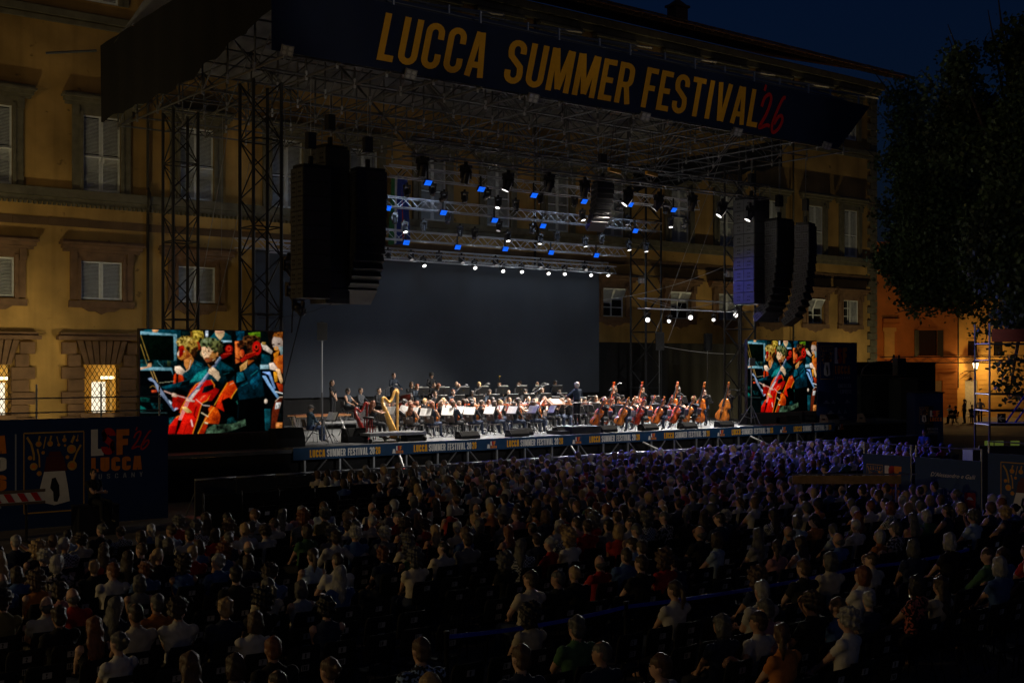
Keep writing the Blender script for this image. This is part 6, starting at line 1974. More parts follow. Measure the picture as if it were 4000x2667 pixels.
def music_stand(loc, rz, label, label2, h=.92, sheet=True):
    global _st
    if _st is None:
        t = Matrix.Rotation(R(-25), 3, 'X')
        leg = MB().tube((0, 0, .3), (0, .3, .02), .012, 5).mesh('leg', M_black)
        sh = MB()
        sh.box((-.118, 0, 0), (.23, .003, .31), Matrix.Rotation(R(4), 3, 'Z')); sh.box((.118, 0, 0), (.23, .003, .31), Matrix.Rotation(R(-4), 3, 'Z'))
        for k in range(7):
            for s in (-1, 1):
                sh.box((s * .118, -.0035, .12 - k * .04), (.18, .001, .007), Matrix.Rotation(R(-4 * s), 3, 'Z'), 1)
        _st = dict(desk=MB().bb((-.26, 0, -.16), (.26, .012, .18)).bb((-.26, -.05, -.17), (.26, .012, -.161)).mesh('desk', M_black), col=MB().tube((0, 0, .25), (0, 0, 1), .014, 6).mesh('column', M_black), leg=leg, sheet=sh.mesh('sheet_music', [M_paper, mat('music_print', (.45, .45, .45), .8)]))
    T = thing('music_stand', label, 'music stand', loc, rz, 'orchestra music stands')
    d = link('desk', _st['desk'], T, (0, 0, h + .1)); d.rotation_euler = (R(-28), 0, 0)
    c = link('column', _st['col'], T); c.scale = (1, 1, h + .02)
    for k in range(3):
        link('leg', _st['leg'], T).rotation_euler = (0, 0, k * 2.0944 + .5)
    if sheet:
        m = Matrix.Translation(Vector(loc)) @ Matrix.Rotation(rz, 4, 'Z') @ Matrix.Translation((0, 0, h + .1)) @ Matrix.Rotation(R(-28), 4, 'X') @ Matrix.Translation((0, -.022, .03))
        s = link('sheet_music', _st['sheet']); s.matrix_basis = m
        tag(s, label2, 'sheet music', 'sheet music on the stands')
def riser(u0, u1, v0, v1, z0, z1, label, casters=False):
    T = thing('stage_riser', label, 'riser', ((u0 + u1) / 2, v0, z0))
    w = (u1 - u0) / 2
    MB().bb((-w, 0, z1 - z0 - .09), (w, v1 - v0, z1 - z0)).build('deck', M_deck, T)
    MB().bb((-w, -.012, z1 - z0 - .1), (w, -.001, z1 - z0 - .004)).build('edge_trim', M_steel, T)
    n = max(2, int(w))
    for i in range(n + 1):
        x = -w + .05 + (2 * w - .1) * i / n
        for y in (.06, v1 - v0 - .06):
            if casters: MB().tube((x - .03, y, .08), (x + .03, y, .08), .08, 10).build('caster', M_iron, T)
            MB().tube((x, y, .1 if casters else 0), (x, y, z1 - z0 - .09), .025, 6).build('leg', M_steel, T)

def face(fx, fy): return math.atan2(-fx, fy)
def loc2w(loc, rz, p):
    c, s = math.cos(rz), math.sin(rz)
    return Vector((loc[0] + p[0] * c - p[1] * s, loc[1] + p[0] * s + p[1] * c, loc[2] + p[2]))
def dir2w(rz, p):
    c, s = math.cos(rz), math.sin(rz)
    return Vector((p[0] * c - p[1] * s, p[0] * s + p[1] * c, p[2]))
BLK = (.016, .017, .02); BLK2 = (.022, .03, .045)
def mus_hair(f):
    if f: return rng.choice(['long', 'long', 'bob', 'bun', 'tail', 'long'])
    return rng.choice(['short', 'crop', 'curly', 'short', 'short', 'curly', 'crop'])
def mus_hc(): return HC[rng.choice(['black', 'dark brown', 'dark brown', 'brown', 'brown', 'black', 'blond', 'red-brown'])]
def orchestra():
    O1 = lambda n: ORD[n]
    # risers
    riser(29.3, 38.2, 42.7, 44.1, ZS, ZS + .3, 'black riser under the woodwind players')
    riser(28.9, 38.6, 44.15, 46.9, ZS, ZS + .62, 'high black riser under the brass players')
    riser(25.3, 28.8, 45.6, 48.2, ZS, ZS + .34, 'black riser under the percussionists at the back left')
    riser(22.3, 24.7, 36.75, 37.75, ZS, ZS + .34, 'low rolling riser on casters before the harps', True)
    def seat_player(key, loc, rz, lab, hair=None, shirt=None, skirt=False):
        f = key.endswith('_f')
        col = shirt or (BLK if rng.random() < .7 else BLK2)
        person(key, hair or mus_hair(f), loc, rz + rng.uniform(-.06, .06), lab, col, BLK if rng.random() < .8 else (.03, .04, .07), mus_hc(), None, 'orchestra players', None, rng.uniform(.96, 1.04))
    # ---- violins, left of the conductor, four rows
    rows = [(38.2, [24.9 + i * .98 for i in range(7)]), (39.45, [25.1 + i * 1.0 for i in range(7)]), (40.7, [25.5 + i * 1.0 for i in range(6)]), (41.9, [26.0 + i * 1.0 for i in range(5)])]
    for r, (v, us) in enumerate(rows):
        rn = ['front', 'second', 'third', 'fourth'][r]
        for i, u in enumerate(us):
            vv = v + rng.uniform(-.1, .1) + (.35 if i == len(us) - 1 else 0) * 0
            rz = face(.82 + .05 * r, .55 - .2 * r - i * .1)
            loc = (u, vv, ZS)
            f = rng.random() < .45
            play = (r > 0 and rng.random() < .55)
            key = ('mus_violin' if play else 'mus_rest') + ('_f' if f else '')
            lab = 'violinist in black seated in the %s violin row, %s from the left' % (rn, O1(i + 1))
            seat_player(key, loc, rz, lab)
            chair(CH_O, loc, rz, 'brown chair of the %s violinist in the %s row' % (O1(i + 1), rn), 'orchestra chairs', 9 + r * 10 + i if r == 0 else None)
            W = lambda p: loc2w(loc, rz, p)
            vl = 'violin of the %s player in the %s violin row' % (O1(i + 1), rn)
            if play:
                fiddle('v', W((-.03, .1, 1.08)), W((-.27, .44, 1.06)), (0, 0, 1), .36, vl, rng.choice(VARN), 'violins', 'violin')
                bow(W((.2, .4, .87)), W((-.33, .2, 1.33)), 'bow of the %s player in the %s violin row' % (O1(i + 1), rn))
            else:
                fiddle('v', W((.02, .33, .6)), W((-.1, .36, 1.1)), dir2w(rz, (0, 1, .1)), .36, vl, rng.choice(VARN), 'violins', 'violin')
            if i % 2 == 0 or r == 0:
                sl = loc2w(loc, rz, (.3, .72, 0))
                music_stand((sl.x, sl.y, ZS), rz + rng.uniform(-.15, .15), 'black music stand before the %s violinist, %s row' % (O1(i + 1), rn), 'open white sheet music before the %s violinist, %s row' % (O1(i + 1), rn), .84)
    # ---- inner desks straight before the conductor
    n = 0
    for v, us in ((39.5, [31.9, 32.8]), (40.6, [30.9, 31.9, 32.9]), (41.2, [33.4])):
        for u in us:
            n += 1
            f = n % 2 == 0; rz = face(.15 - (u - 32) * .3, -1); loc = (u, v, ZS)
            seat_player('mus_violin' + ('_f' if f else ''), loc, rz, 'violinist in black on the inner desks facing the conductor, %s in order' % O1(n))
            chair(CH_O, loc, rz, 'brown chair of the %s inner desk violinist' % O1(n), 'orchestra chairs')
            W = lambda p: loc2w(loc, rz, p)
            fiddle('v', W((-.03, .1, 1.08)), W((-.27, .44, 1.06)), (0, 0, 1), .36, 'violin of the %s inner desk violinist' % O1(n), rng.choice(VARN), 'violins', 'violin')
            bow(W((.2, .4, .87)), W((-.33, .2, 1.33)), 'bow of the %s inner desk violinist' % O1(n))
    # ---- winds and brass, facing the audience
    winds = [('lower woodwind', 43.0, ZS, [30.4 + i * 1.0 for i in range(7)], 'clarinet'), ('upper woodwind', 43.6, ZS + .3, [29.7 + i * 1.0 for i in range(8)], 'clarinet'), ('lower brass', 44.9, ZS + .62, [29.6 + i * 1.15 for i in range(8)], 'trumpet'), ('upper brass', 46.2, ZS + .62, [30.2 + i * 1.25 for i in range(6)], 'trombone')]
    winds[0] = ('lower woodwind', 42.0, ZS, [30.6 + i * 1.0 for i in range(6)], 'flute')
    for rn, v, z, us, ins in winds:
        for i, u in enumerate(us):
            rz = face(-.25 + (32.1 - u) * .06, -1)
            loc = (u, v + rng.uniform(-.08, .08), z)
            play = rng.random() < .7
            seat_player('mus_wind' if play else 'mus_rest', loc, rz, 'wind player in black in the %s row, %s from the left' % (rn, O1(i + 1)), hair=rng.choice(['short', 'curly', 'crop', 'long', 'bob', 'bald', 'short']))
            chair(CH_O, loc, rz, 'brown chair of the %s wind player, %s row' % (O1(i + 1), rn), 'orchestra chairs')
            W = lambda p: loc2w(loc, rz, p)
            lab = '%s of the %s player in the %s row' % (ins, O1(i + 1), rn)
            if ins in ('clarinet', 'flute'):
                T = thing(ins, lab, ins, (0, 0, 0), 0, 'woodwind instruments')
                a, b = (W((0, .15, 1.13)), W((.02, .4, .66))) if ins == 'clarinet' else (W((-.1, .14, 1.12)), W((.5, .16, 1.06)))
                if not play: a, b = W((-.05, .3, .72)), W((.1, .36, 1.2))
                T.location = a
                bar(T, 'tube', (0, 0, 0), b - a, .012, M_ebony if ins == 'clarinet' else M_alu, 8)
                if ins == 'clarinet': bar(T, 'bell', (b - a) * .94, (b - a) * 1.03, .028, M_ebony, 8)
                mk = MB()
                for t in (.2, .3, .4, .55, .65, .75): mk.ell((b - a) * t + Vector((.012, -.012, .004)), (.009,) * 3, 6, 4)
                tag(mk.build('keys', M_alu, T), kind='stuff')
            else:
                T = thing(ins, lab, ins, (0, 0, 0), 0, 'brass instruments')
                a = W((0, .16, 1.12)) if play else W((.05, .28, .7)); L = .5 if ins == 'trumpet' else .95
                d = dir2w(rz, (.05, 1, -.12) if play else (.1, .3, .95)).normalized()
                T.location = a; dn_ = Vector((0, 0, -1))
                mb = MB().path([d * .0, d * L * .8], .007, 6).path([d * L * .15 + dn_ * .1, d * L * .75 + dn_ * .1, d * L * .82 + dn_ * .05, d * L * .8], .007, 6)
                mb.build('tube', M_brass, T, True)
                MB().path([d * L * .7, d * L * .85, d * L * .95, d * L], .02, 10, rs=[.01, .02, .045, .085]).build('bell', M_brass, T, True)
                for k in range(3):
                    bar(T, 'valve', d * (L * .35 + k * .03) + dn_ * .11, d * (L * .35 + k * .03) + dn_ * -.02, .011, M_brass)
            sl = loc2w(loc, rz, (0, .75 if z == ZS else .62, 0))
            music_stand((sl.x, sl.y, z), rz, 'black music stand of the %s player, %s row' % (O1(i + 1), rn), 'sheet music of the %s player, %s row' % (O1(i + 1), rn), .88)
    # ---- violas
    n = 0
    for v, us in ((39.6, [33.9, 34.9, 35.9, 36.9, 37.9]), (40.8, [33.6, 34.6, 35.6, 36.6])):
        for u in us:
            n += 1
            rz = face(-.75, -.55); loc = (u, v + rng.uniform(-.1, .1), ZS)
            f = rng.random() < .5; key = 'mus_violin' + ('_f' if f else '')
            seat_player(key, loc, rz, 'viola player in black behind the cellos, %s in order' % O1(n))
            chair(CH_O, loc, rz, 'brown chair of the %s viola player' % O1(n), 'orchestra chairs')
            W = lambda p: loc2w(loc, rz, p)
            fiddle('v', W((-.03, .1, 1.08)), W((-.28, .46, 1.06)), (0, 0, 1), .41, 'viola of the %s viola player' % O1(n), rng.choice(VARN), 'violas', 'viola')
            bow(W((.2, .4, .87)), W((-.33, .2, 1.33)), 'bow of the %s viola player' % O1(n))
            if n % 2:
                sl = loc2w(loc, rz, (.3, .72, 0))
                music_stand((sl.x, sl.y, ZS), rz, 'black music stand before the %s viola player' % O1(n), 'sheet music before the %s viola player' % O1(n), .84)
    # ---- cellos along the right front
    cel = [(33.75, 37.3), (34.85, 37.05), (35.75, 37.0), (36.85, 36.95), (37.9, 36.95), (38.95, 37.2), (35.3, 38.45), (36.5, 38.4), (37.7, 38.4), (38.9, 38.5)]
    cc = [VARN[0], VARN[3], VARN[2], VARN[0], VARN[1], VARN[3], VARN[1], VARN[4], VARN[0], VARN[2]]
    for i, (u, v) in enumerate(cel):
        rn = 'front' if i < 6 else 'rear'; k = i + 1 if i < 6 else i - 5
        rz = face(-1, -.12); loc = (u + .25, v + .1, ZS)
        f = i in (1, 2, 4, 7)
        seat_player('mus_cello' + ('_f' if f else ''), loc, rz, 'cellist in black in the %s cello row, %s from the left' % (rn, O1(k)), hair=('long', 'bob', 'tail', 'bun')[i % 4] if f else None)
        chair(CH_O, loc, rz, 'brown chair of the %s cellist in the %s row' % (O1(k), rn), 'orchestra chairs')
        W = lambda p: loc2w(loc, rz, p)
        fiddle('c', W((.05, .66, .27)), W((-.13, .1, 1.3)), dir2w(rz, (-.1, 1, .3)), .75, '%s cello in the %s cello row' % (O1(k), rn), cc[i], 'cellos', 'cello')
        bow(W((.28, .46, .66)), W((-.42, .52, .78)), 'bow of the %s cellist in the %s row' % (O1(k), rn))
        if i % 2 == 0:
            sl = loc2w(loc, rz, (.5, 1.0, 0))
            music_stand((sl.x, sl.y, ZS), rz, 'black music stand before the %s cellist, %s row' % (O1(k), rn), 'sheet music before the %s cellist, %s row' % (O1(k), rn), .8)
    # ---- double basses
    bs = [(36.3, 41.6), (38.3, 41.4), (39.7, 41.0), (40.6, 39.6), (41.0, 38.3), (42.5, 38.2)]
    for i, (u, v) in enumerate(bs):
        rz = face(-1, -.2); loc = (u, v, ZS)
        seat_player('mus_bass', loc, rz, 'double bass player in black, %s from the left' % O1(i + 1), hair=('short', 'curly', 'short', 'curly', 'crop', 'cap')[i])
        T = thing('bass_stool', 'high black stool of the %s double bass player' % O1(i + 1), 'stool', loc, rz, 'stools of the double bass players')
        MB().lathe([(.17, .72), (.18, .74), (.18, .77), (.15, .785)], n=14).build('seat', M_black, T, True)
        for k in range(4):
            a = k * 1.5708 + .785
            bar(T, 'leg', (.1 * math.cos(a), .1 * math.sin(a), .72), (.22 * math.cos(a), .22 * math.sin(a), 0), .014, M_iron)
        W = lambda p: loc2w(loc, rz, p)
        fiddle('b', W((.08, .62, .16)), W((-.16, .22, 1.86)), dir2w(rz, (-.1, 1, .2)), 1.1, '%s double bass from the left' % O1(i + 1), VARN[[2, 1, 1, 0, 0, 3][i]], 'double basses', 'double_bass')
        bow(W((.25, .5, 1.0)), W((-.4, .62, 1.05)), 'bow of the %s double bass player' % O1(i + 1))
        sl = loc2w(loc, rz, (.75, .75, 0))
        music_stand((sl.x, sl.y, ZS), rz, 'tall black music stand of the %s double bass player' % O1(i + 1), 'sheet music of the %s double bass player' % O1(i + 1), 1.05)
    # ---- percussion
    z = ZS + .34
    person('mus_stand', 'tail', (26.2, 46.3, z), face(.5, -.8), 'standing woman in a black dress at the far left of the orchestra', BLK, BLK, HC['dark brown'], None, 'orchestra players')
    person('mus_rest_f', 'bob', (26.9, 46.2, z), face(.45, -.9), 'seated woman in a grey t-shirt beside the standing woman', (.06, .075, .09), BLK, HC['black'], None, 'orchestra players', None, 1.05)
    person('mus_rest', 'short', (27.6, 46.3, z), face(.45, -.9), 'seated man in dark grey shirt left of the harp', (.05, .055, .065), BLK, HC['dark brown'], None, 'orchestra players', None, 1.05)
    person('mus_rest', 'crop', (28.3, 45.9, z), face(.3, -1), 'seated percussionist behind the golden harp', BLK, BLK, HC['black'], None, 'orchestra players', None, 1.05)
    for i, u in enumerate((26.9, 27.6, 28.3)):
        chair(CH_O, (u, 46.2 - (.3 if i == 2 else 0) + (.1 if i == 1 else 0), z), face(.45, -.9), 'brown chair of the %s percussion player at the back left' % O1(i + 1), 'orchestra chairs')
    person('mus_stand_m', 'short', (29.75, 47.0, z + .28), face(.2, -1), 'standing percussionist in black behind the red drum', BLK2, BLK, HC['dark brown'], None, 'orchestra players')
    person('mus_stand_m', 'curly', (32.1, 47.4, z + .28), face(.1, -1), 'standing percussionist in black at the back centre', BLK, BLK, HC['black'], None, 'orchestra players')
    for i, (u, v, r) in enumerate(((29.95, 45.75, .46), (28.9, 44.8, .38), (31.4, 46.9, .42))):
        T = thing('timpani', 'dark red kettle drum, %s' % ('largest, tilted beside the harp', 'small one behind the violins', 'rear one at the back centre')[i], 'drum', (u, v, ZS + (.62 if i == 0 else .3)), 0, 'kettle drums')
        ax = Matrix.Rotation(R(-14), 3, 'X')
        MB().lathe([(.06, .2), (r * .6, .28), (r * .9, .46), (r, .66), (r, .78)], n=20, axis=ax).build('bowl', M_copper, T, True)
        MB().lathe([(r + .025, .76), (r + .025, .8), (r - .01, .8)], n=20, axis=ax).build('rim', M_alu, T, True)
        MB().lathe([(.01, .806), (r - .012, .803)], n=20, axis=ax).build('drum_head', M_paper, T)
        for k in range(3):
            a = k * 2.094
            bar(T, 'leg', (r * .7 * math.cos(a), r * .7 * math.sin(a), .4), (r * 1.0 * math.cos(a), r * 1.0 * math.sin(a), 0), .015, M_alu)
    # ---- harps
    def harp(loc, rz, wood, label):
        T = thing('harp', label, 'harp', loc, rz, 'concert harps')
        MB().lathe([(.09, .1), (.075, .16), (.05, .22), (.042, .5), (.042, 1.5), (.05, 1.62), (.075, 1.7), (.06, 1.76)], (.4, 0, 0), 14).build('column', wood, T, True)
        a, b = Vector((.3, 0, .15)), Vector((-.3, 0, 1.36))
        d = (b - a).normalized(); nx = Vector((d.z, 0, -d.x))
        sb = MB(); vs = []
        for t, w, dp in ((0, .2, .13), (.3, .17, .12), (.7, .11, .085), (1, .065, .06)):
            p = a.lerp(b, t)
            for k in range(8):
                an = math.pi * k / 7
                vs.append(p - nx * dp * math.sin(an) * 1.3 + Vector((0, math.cos(an) * w, 0)))
        fs = [(i * 8 + k, i * 8 + k + 1, (i + 1) * 8 + k + 1, (i + 1) * 8 + k) for i in range(3) for k in range(7)] + [(i * 8, (i + 1) * 8, (i + 1) * 8 + 7, i * 8 + 7) for i in range(3)] + [tuple(range(8)), tuple(range(24, 32))]
        sb.add(vs, fs); sb.build('soundbox', wood, T, True)
        nk = [(-.32, 0, 1.34), (-.33, 0, 1.45), (-.26, 0, 1.52), (-.15, 0, 1.47), (-.05, 0, 1.37), (.05, 0, 1.36), (.15, 0, 1.5), (.24, 0, 1.7), (.33, 0, 1.78), (.41, 0, 1.77)]
        q = []
        for i in range(len(nk) - 1):
            p0, p1, p2, p3 = [Vector(nk[j]) for j in (max(i - 1, 0), i, i + 1, min(i + 2, len(nk) - 1))]
            for t in (0, .33, .66):
                q.append(.5 * (2 * p1 + (p2 - p0) * t + (2 * p0 - 5 * p1 + 4 * p2 - p3) * t * t + (3 * p1 - p0 - 3 * p2 + p3) * t ** 3))
        q.append(Vector(nk[-1]))
        MB().path(q, .05, 8, rs=[.055] * len(q)).build('neck', wood, T, True)
        MB().lathe([(.23, 0), (.24, .05), (.19, .1), (.14, .16)], (.3, 0, 0), 12).build('base', wood, T, True)
        st = MB()
        for k in range(26):
            t = .06 + .9 * k / 25
            lo = a.lerp(b, t); i = int((1 - t) * (len(q) - 6)) + 3
            j = min(range(len(q)), key=lambda m: abs(q[m].x - lo.x - .04))
            st.tube(lo, q[j], .0035, 3, caps=False)
        tag(st.build('strings', M_paper, T), kind='stuff')
        for k in range(5):
            MB().bb((.3 + .22 * math.cos(k - 2) - .03, .22 * math.sin((k - 2) * .8) - .015, .03), (.3 + .22 * math.cos(k - 2) + .05, .22 * math.sin((k - 2) * .8) + .015, .05)).build('pedal', M_brass, T)
        return T
    harp((24.15, 38.45, ZS + .02), .12, M_harp, 'tall golden concert harp at the left of the orchestra')
    harp((22.95, 38.5, ZS + .02), .12, M_harpr, 'red concert harp behind the harpist').scale = (.76, .76, .76)
    person('mus_harp', 'long', (23.45, 38.55, ZS), face(.98, -.1), 'harpist in a sleeveless black dress with long wavy hair', BLK, BLK, HC['red-brown'], None, 'orchestra players')
    for (u, v, lab) in ((23.45, 38.55, 'round black stool under the harpist'), (22.65, 37.45, 'round dark wooden stool before the red harp')):
        T = thing('stool', lab, 'stool', (u, v, ZS + (0 if v > 38 else .34)), 0)
        MB().lathe([(.2, .5), (.21, .53), (.2, .56), (.12, .57)], n=16).build('seat', M_black, T, True)
        for k in range(4):
            a = k * 1.5708 + .6
            bar(T, 'leg', (.14 * math.cos(a), .14 * math.sin(a), .5), (.17 * math.cos(a), .17 * math.sin(a), 0), .02, M_harpr)
    sl = (24.6, 39.1, ZS)
    music_stand(sl, face(.9, .3), 'black music stand beside the golden harp', 'white sheet music behind the golden harp', .9)
    # ---- conductor on the podium
    T = thing('conductor_podium', 'black box podium with step and steel rail under the conductor', 'podium', (32.15, 36.98, ZS))
    MB().bb((-.75, -.55, 0), (.75, .6, .3)).build('box', M_black, T); MB().bb((-1.25, -.4, 0), (-.752, .45, .15)).build('step', M_black, T)
    for x in (-.7, 0.1, .7):
        bar(T, 'rail_post', (x, -.5, .3), (x, -.5, 1.25), .02, M_darkalu)
    bar(T, 'rail', (-.7, -.5, 1.25), (.7, -.5, 1.25), .022, M_darkalu); bar(T, 'rail', (-.7, -.5, .8), (.7, -.5, .8), .016, M_darkalu)
    person('conductor', 'white', (32.15, 37.0, ZS + .3), face(-.1, 1), 'white-haired conductor in dark blue shirt standing on the podium', (.03, .045, .075), BLK, (.6, .6, .6), None, None, None, 1.0)
    bow((31.93, 37.4, ZS + 1.45), (31.8, 37.72, ZS + 1.62), 'thin white baton in the hand of the conductor')
    T = thing('score_desk', 'wide wooden score desk lit before the conductor', 'music stand', (31.75, 37.9, ZS))
    MB().box((0, 0, 1.25), (.75, .02, .45), Matrix.Rotation(R(-60), 3, 'X')).build('desk', mat('desk_wood', srgb(120, 80, 50), .5), T)
    bar(T, 'column', (0, 0, 0), (0, 0, 1.22), .025, M_black); MB().bb((-.25, -.2, 0), (.25, .2, .03)).build('foot', M_black, T)
    s = link('score', _st['sheet']); s.matrix_basis = Matrix.Translation((31.75, 37.88, ZS + 1.275)) @ Matrix.Rotation(R(-60), 4, 'X'); tag(s, 'open white score on the desk of the conductor', 'sheet music')
    # ---- left corner: seated man, marimba, spare chairs, speaker on a stand
    loc = (20.95, 38.6, ZS); rz = face(.95, -.1)
    person('mus_rest', 'cap', loc, rz, 'man in blue shirt and cap seated at the far left of the stage', (.05, .085, .12), (.04, .06, .12), HC['grey'], None, None)
    chair(CH_O, loc, rz, 'dark chair under the man in the cap', 'orchestra chairs')
    music_stand((21.75, 38.45, ZS), face(.9, .2), 'low music stand before the man in the cap', 'white sheet music before the man in the cap', .78)
    for i, (u, v) in enumerate(((19.4, 39.4), (19.95, 40.2), (21.3, 39.9))):
        chair(CH_O, (u, v, ZS), face(.7, -.5), 'empty spare chair at the left of the stage, %s' % ('leftmost', 'middle', 'nearest the marimba')[i], 'orchestra chairs')
    T = thing('marimba', 'long marimba with wooden bars and metal tubes at the left', 'marimba', (22.6, 41.0, ZS), .1)
    for i in range(34):
        x = -1.15 + i * .07; w = .42 - i * .005
        MB().bb((x - .028, -w / 2, .86), (x + .028, w / 2, .885)).build('bar', mat('rosewood', srgb(110, 62, 36), .45), T)
        bar(T, 'resonator', (x, 0, .84), (x, 0, .84 - .5 + i * .012), .024, M_alu, 6)
    MB().bb((-1.22, -.3, .8), (1.3, -.26, .858)).bb((-1.22, .24, .8), (1.3, .28, .858)).build('frame', mat('marimba_wood', srgb(128, 88, 52), .5), T)
    for x in (-1.1, 1.15):
        bar(T, 'leg', (x, -.28, .8), (x, .3, 0), .022, M_alu); bar(T, 'leg', (x, .28, .8), (x, -.3, 0), .022, M_alu)
def speaker_stand(u, v, z0, zs, label, h=.62, w=.36):
    T = thing('speaker_stand', label + ' stand', 'speaker stand', (u, v, z0))
    bar(T, 'pole', (0, 0, .4), (0, 0, zs - z0), .025, M_steel); bar(T, 'lower_pole', (0, 0, .1), (0, 0, (zs - z0) * .5), .033, M_darkalu)
    for k in range(3):
        a = k * 2.094 + .4
        bar(T, 'leg', (0, 0, .95), (.6 * math.cos(a), .6 * math.sin(a), .02), .018, M_darkalu); bar(T, 'strut', (0, 0, .3), (.33 * math.cos(a), .33 * math.sin(a), .42), .012, M_darkalu)
    S = thing('loudspeaker', label, 'speaker', (u, v, zs), -.5)
    MB().prism([(-w / 2, -.16), (w / 2, -.16), (w / 2 - .06, .18), (-w / 2 + .06, .18)], lambda x, y, d: (x, y, d), 0, h).build('cabinet', M_spk, S)
    MB().bb((-w / 2 + .02, -.175, .03), (w / 2 - .02, -.163, h - .03)).build('grille', M_iron, S)
    MB().bb((-.05, -.02, h), (.05, .06, h + .03)).build('handle', M_iron, S)
orchestra()
speaker_stand(20.73, 37.35, ZS, 5.1, 'black loudspeaker on a tall pole at the left of the stage')
speaker_stand(45.7, 46.0, ZS, 5.0, 'black loudspeaker on a pole at the right rear of the stage', .95, .45)
speaker_stand(49.4, 46.0, 0.0, 5.0, 'black loudspeaker on a pole beyond the right rear tower', .95, .45)
pq = at_v(2935, 1500, 36.9)
speaker_stand(pq.x, 36.9, ZS, 4.2, 'small black loudspeaker on a tripod before the right screen', .35, .25)
# ---- overhead microphones on stands among the players
for i, (u, v, lab) in enumerate(((28.4, 40.1, 'over the second violins'), (30.4, 41.3, 'before the woodwinds'), (33.6, 41.4, 'right of the woodwinds'), (31.7, 38.9, 'beside the conductor'), (36.2, 39.3, 'over the violas'), (26.6, 42.6, 'behind the violins'))):
    T = thing('microphone_stand', 'black boom microphone stand ' + lab, 'microphone', (u, v, ZS))
    bar(T, 'pole', (0, 0, 0), (0, 0, 1.75), .012, M_iron); bar(T, 'boom', (-.25, 0, 1.62), (.55, .15, 1.95), .01, M_iron); bar(T, 'microphone', (.55, .15, 1.95), (.68, .18, 1.93), .022, M_alu)
    for k in range(3): bar(T, 'leg', (0, 0, .12), (.28 * math.cos(k * 2.094), .28 * math.sin(k * 2.094), .01), .011, M_iron)
# ================================================================== audience
SHIRTS = [('white shirt', (.5, .48, .45), 18), ('cream top', (.5, .44, .34), 12), ('black top', (.016, .016, .018), 22), ('navy shirt', (.02, .028, .06), 12), ('blue shirt', (.05, .1, .26), 9), ('red top', (.34, .025, .02), 8), ('grey t-shirt', (.16, .16, .17), 9), ('pink blouse', (.42, .2, .2), 5), ('green top', (.05, .12, .06), 4), ('pale blue shirt', (.3, .38, .48), 7), ('orange top', (.42, .15, .04), 3), ('olive shirt', (.14, .12, .05), 4)]
HAIRL = [('white', 'white-haired', 11), ('grey', 'grey-haired', 24), ('dark brown', 'dark-haired', 24), ('black', 'black-haired', 12), ('brown', 'brown-haired', 12), ('blond', 'blond', 9), ('red-brown', 'red-haired', 5)]
def pick(lst):
    t = rng.uniform(0, sum(x[-1] for x in lst))
    for x in lst:
        t -= x[-1]
        if t <= 0: return x
    return lst[-1]
def seats():
    out = []
    rows = [30.3 - .9 * i for i in range(8)] + [22.5 - .92 * i for i in range(16)]
    for r, v in enumerate(rows):
        if abs(v - 12.38) < .4: continue
        front = r < 8
        if front: u0, u1 = (13.2 if r > 1 else 15.0), 41.0 if v > 25 else 36.0
        else: u0, u1 = (7.2 if v > 21.7 else (5.0 if v > 20 else 0.5)), 27.0
        sp = .54
        u = u0; k = 0
        while u < u1:
            k += 1
            uu = u + rng.uniform(-.02, .02)
            vv = v + rng.uniform(-.05, .05)
            x, y, d = to_px((uu, vv, 1.22))
            u += sp
            if k % 17 == 0: u += .9 if not front else 0      # aisles
            if not (-50 < x < 4060 and y < 2700): continue
            if not front and (x > 3420 and y > 2330): continue
            if front: p = .97 if uu > 16.2 + (30.3 - v) * .12 else (.0 if uu < 15.6 else .5)
            elif v > 18.5: p = .93
            elif v > 16.6: p = .8
            elif v > 12.5: p = .34 if 1300 < x < 3000 else .62
            else: p = .4
            occ = rng.random() < p
            out.append(dict(u=uu, v=vv, row=r, k=k, x=x, y=y, d=d, occ=occ, front=front))
    return out
SEATS = seats()
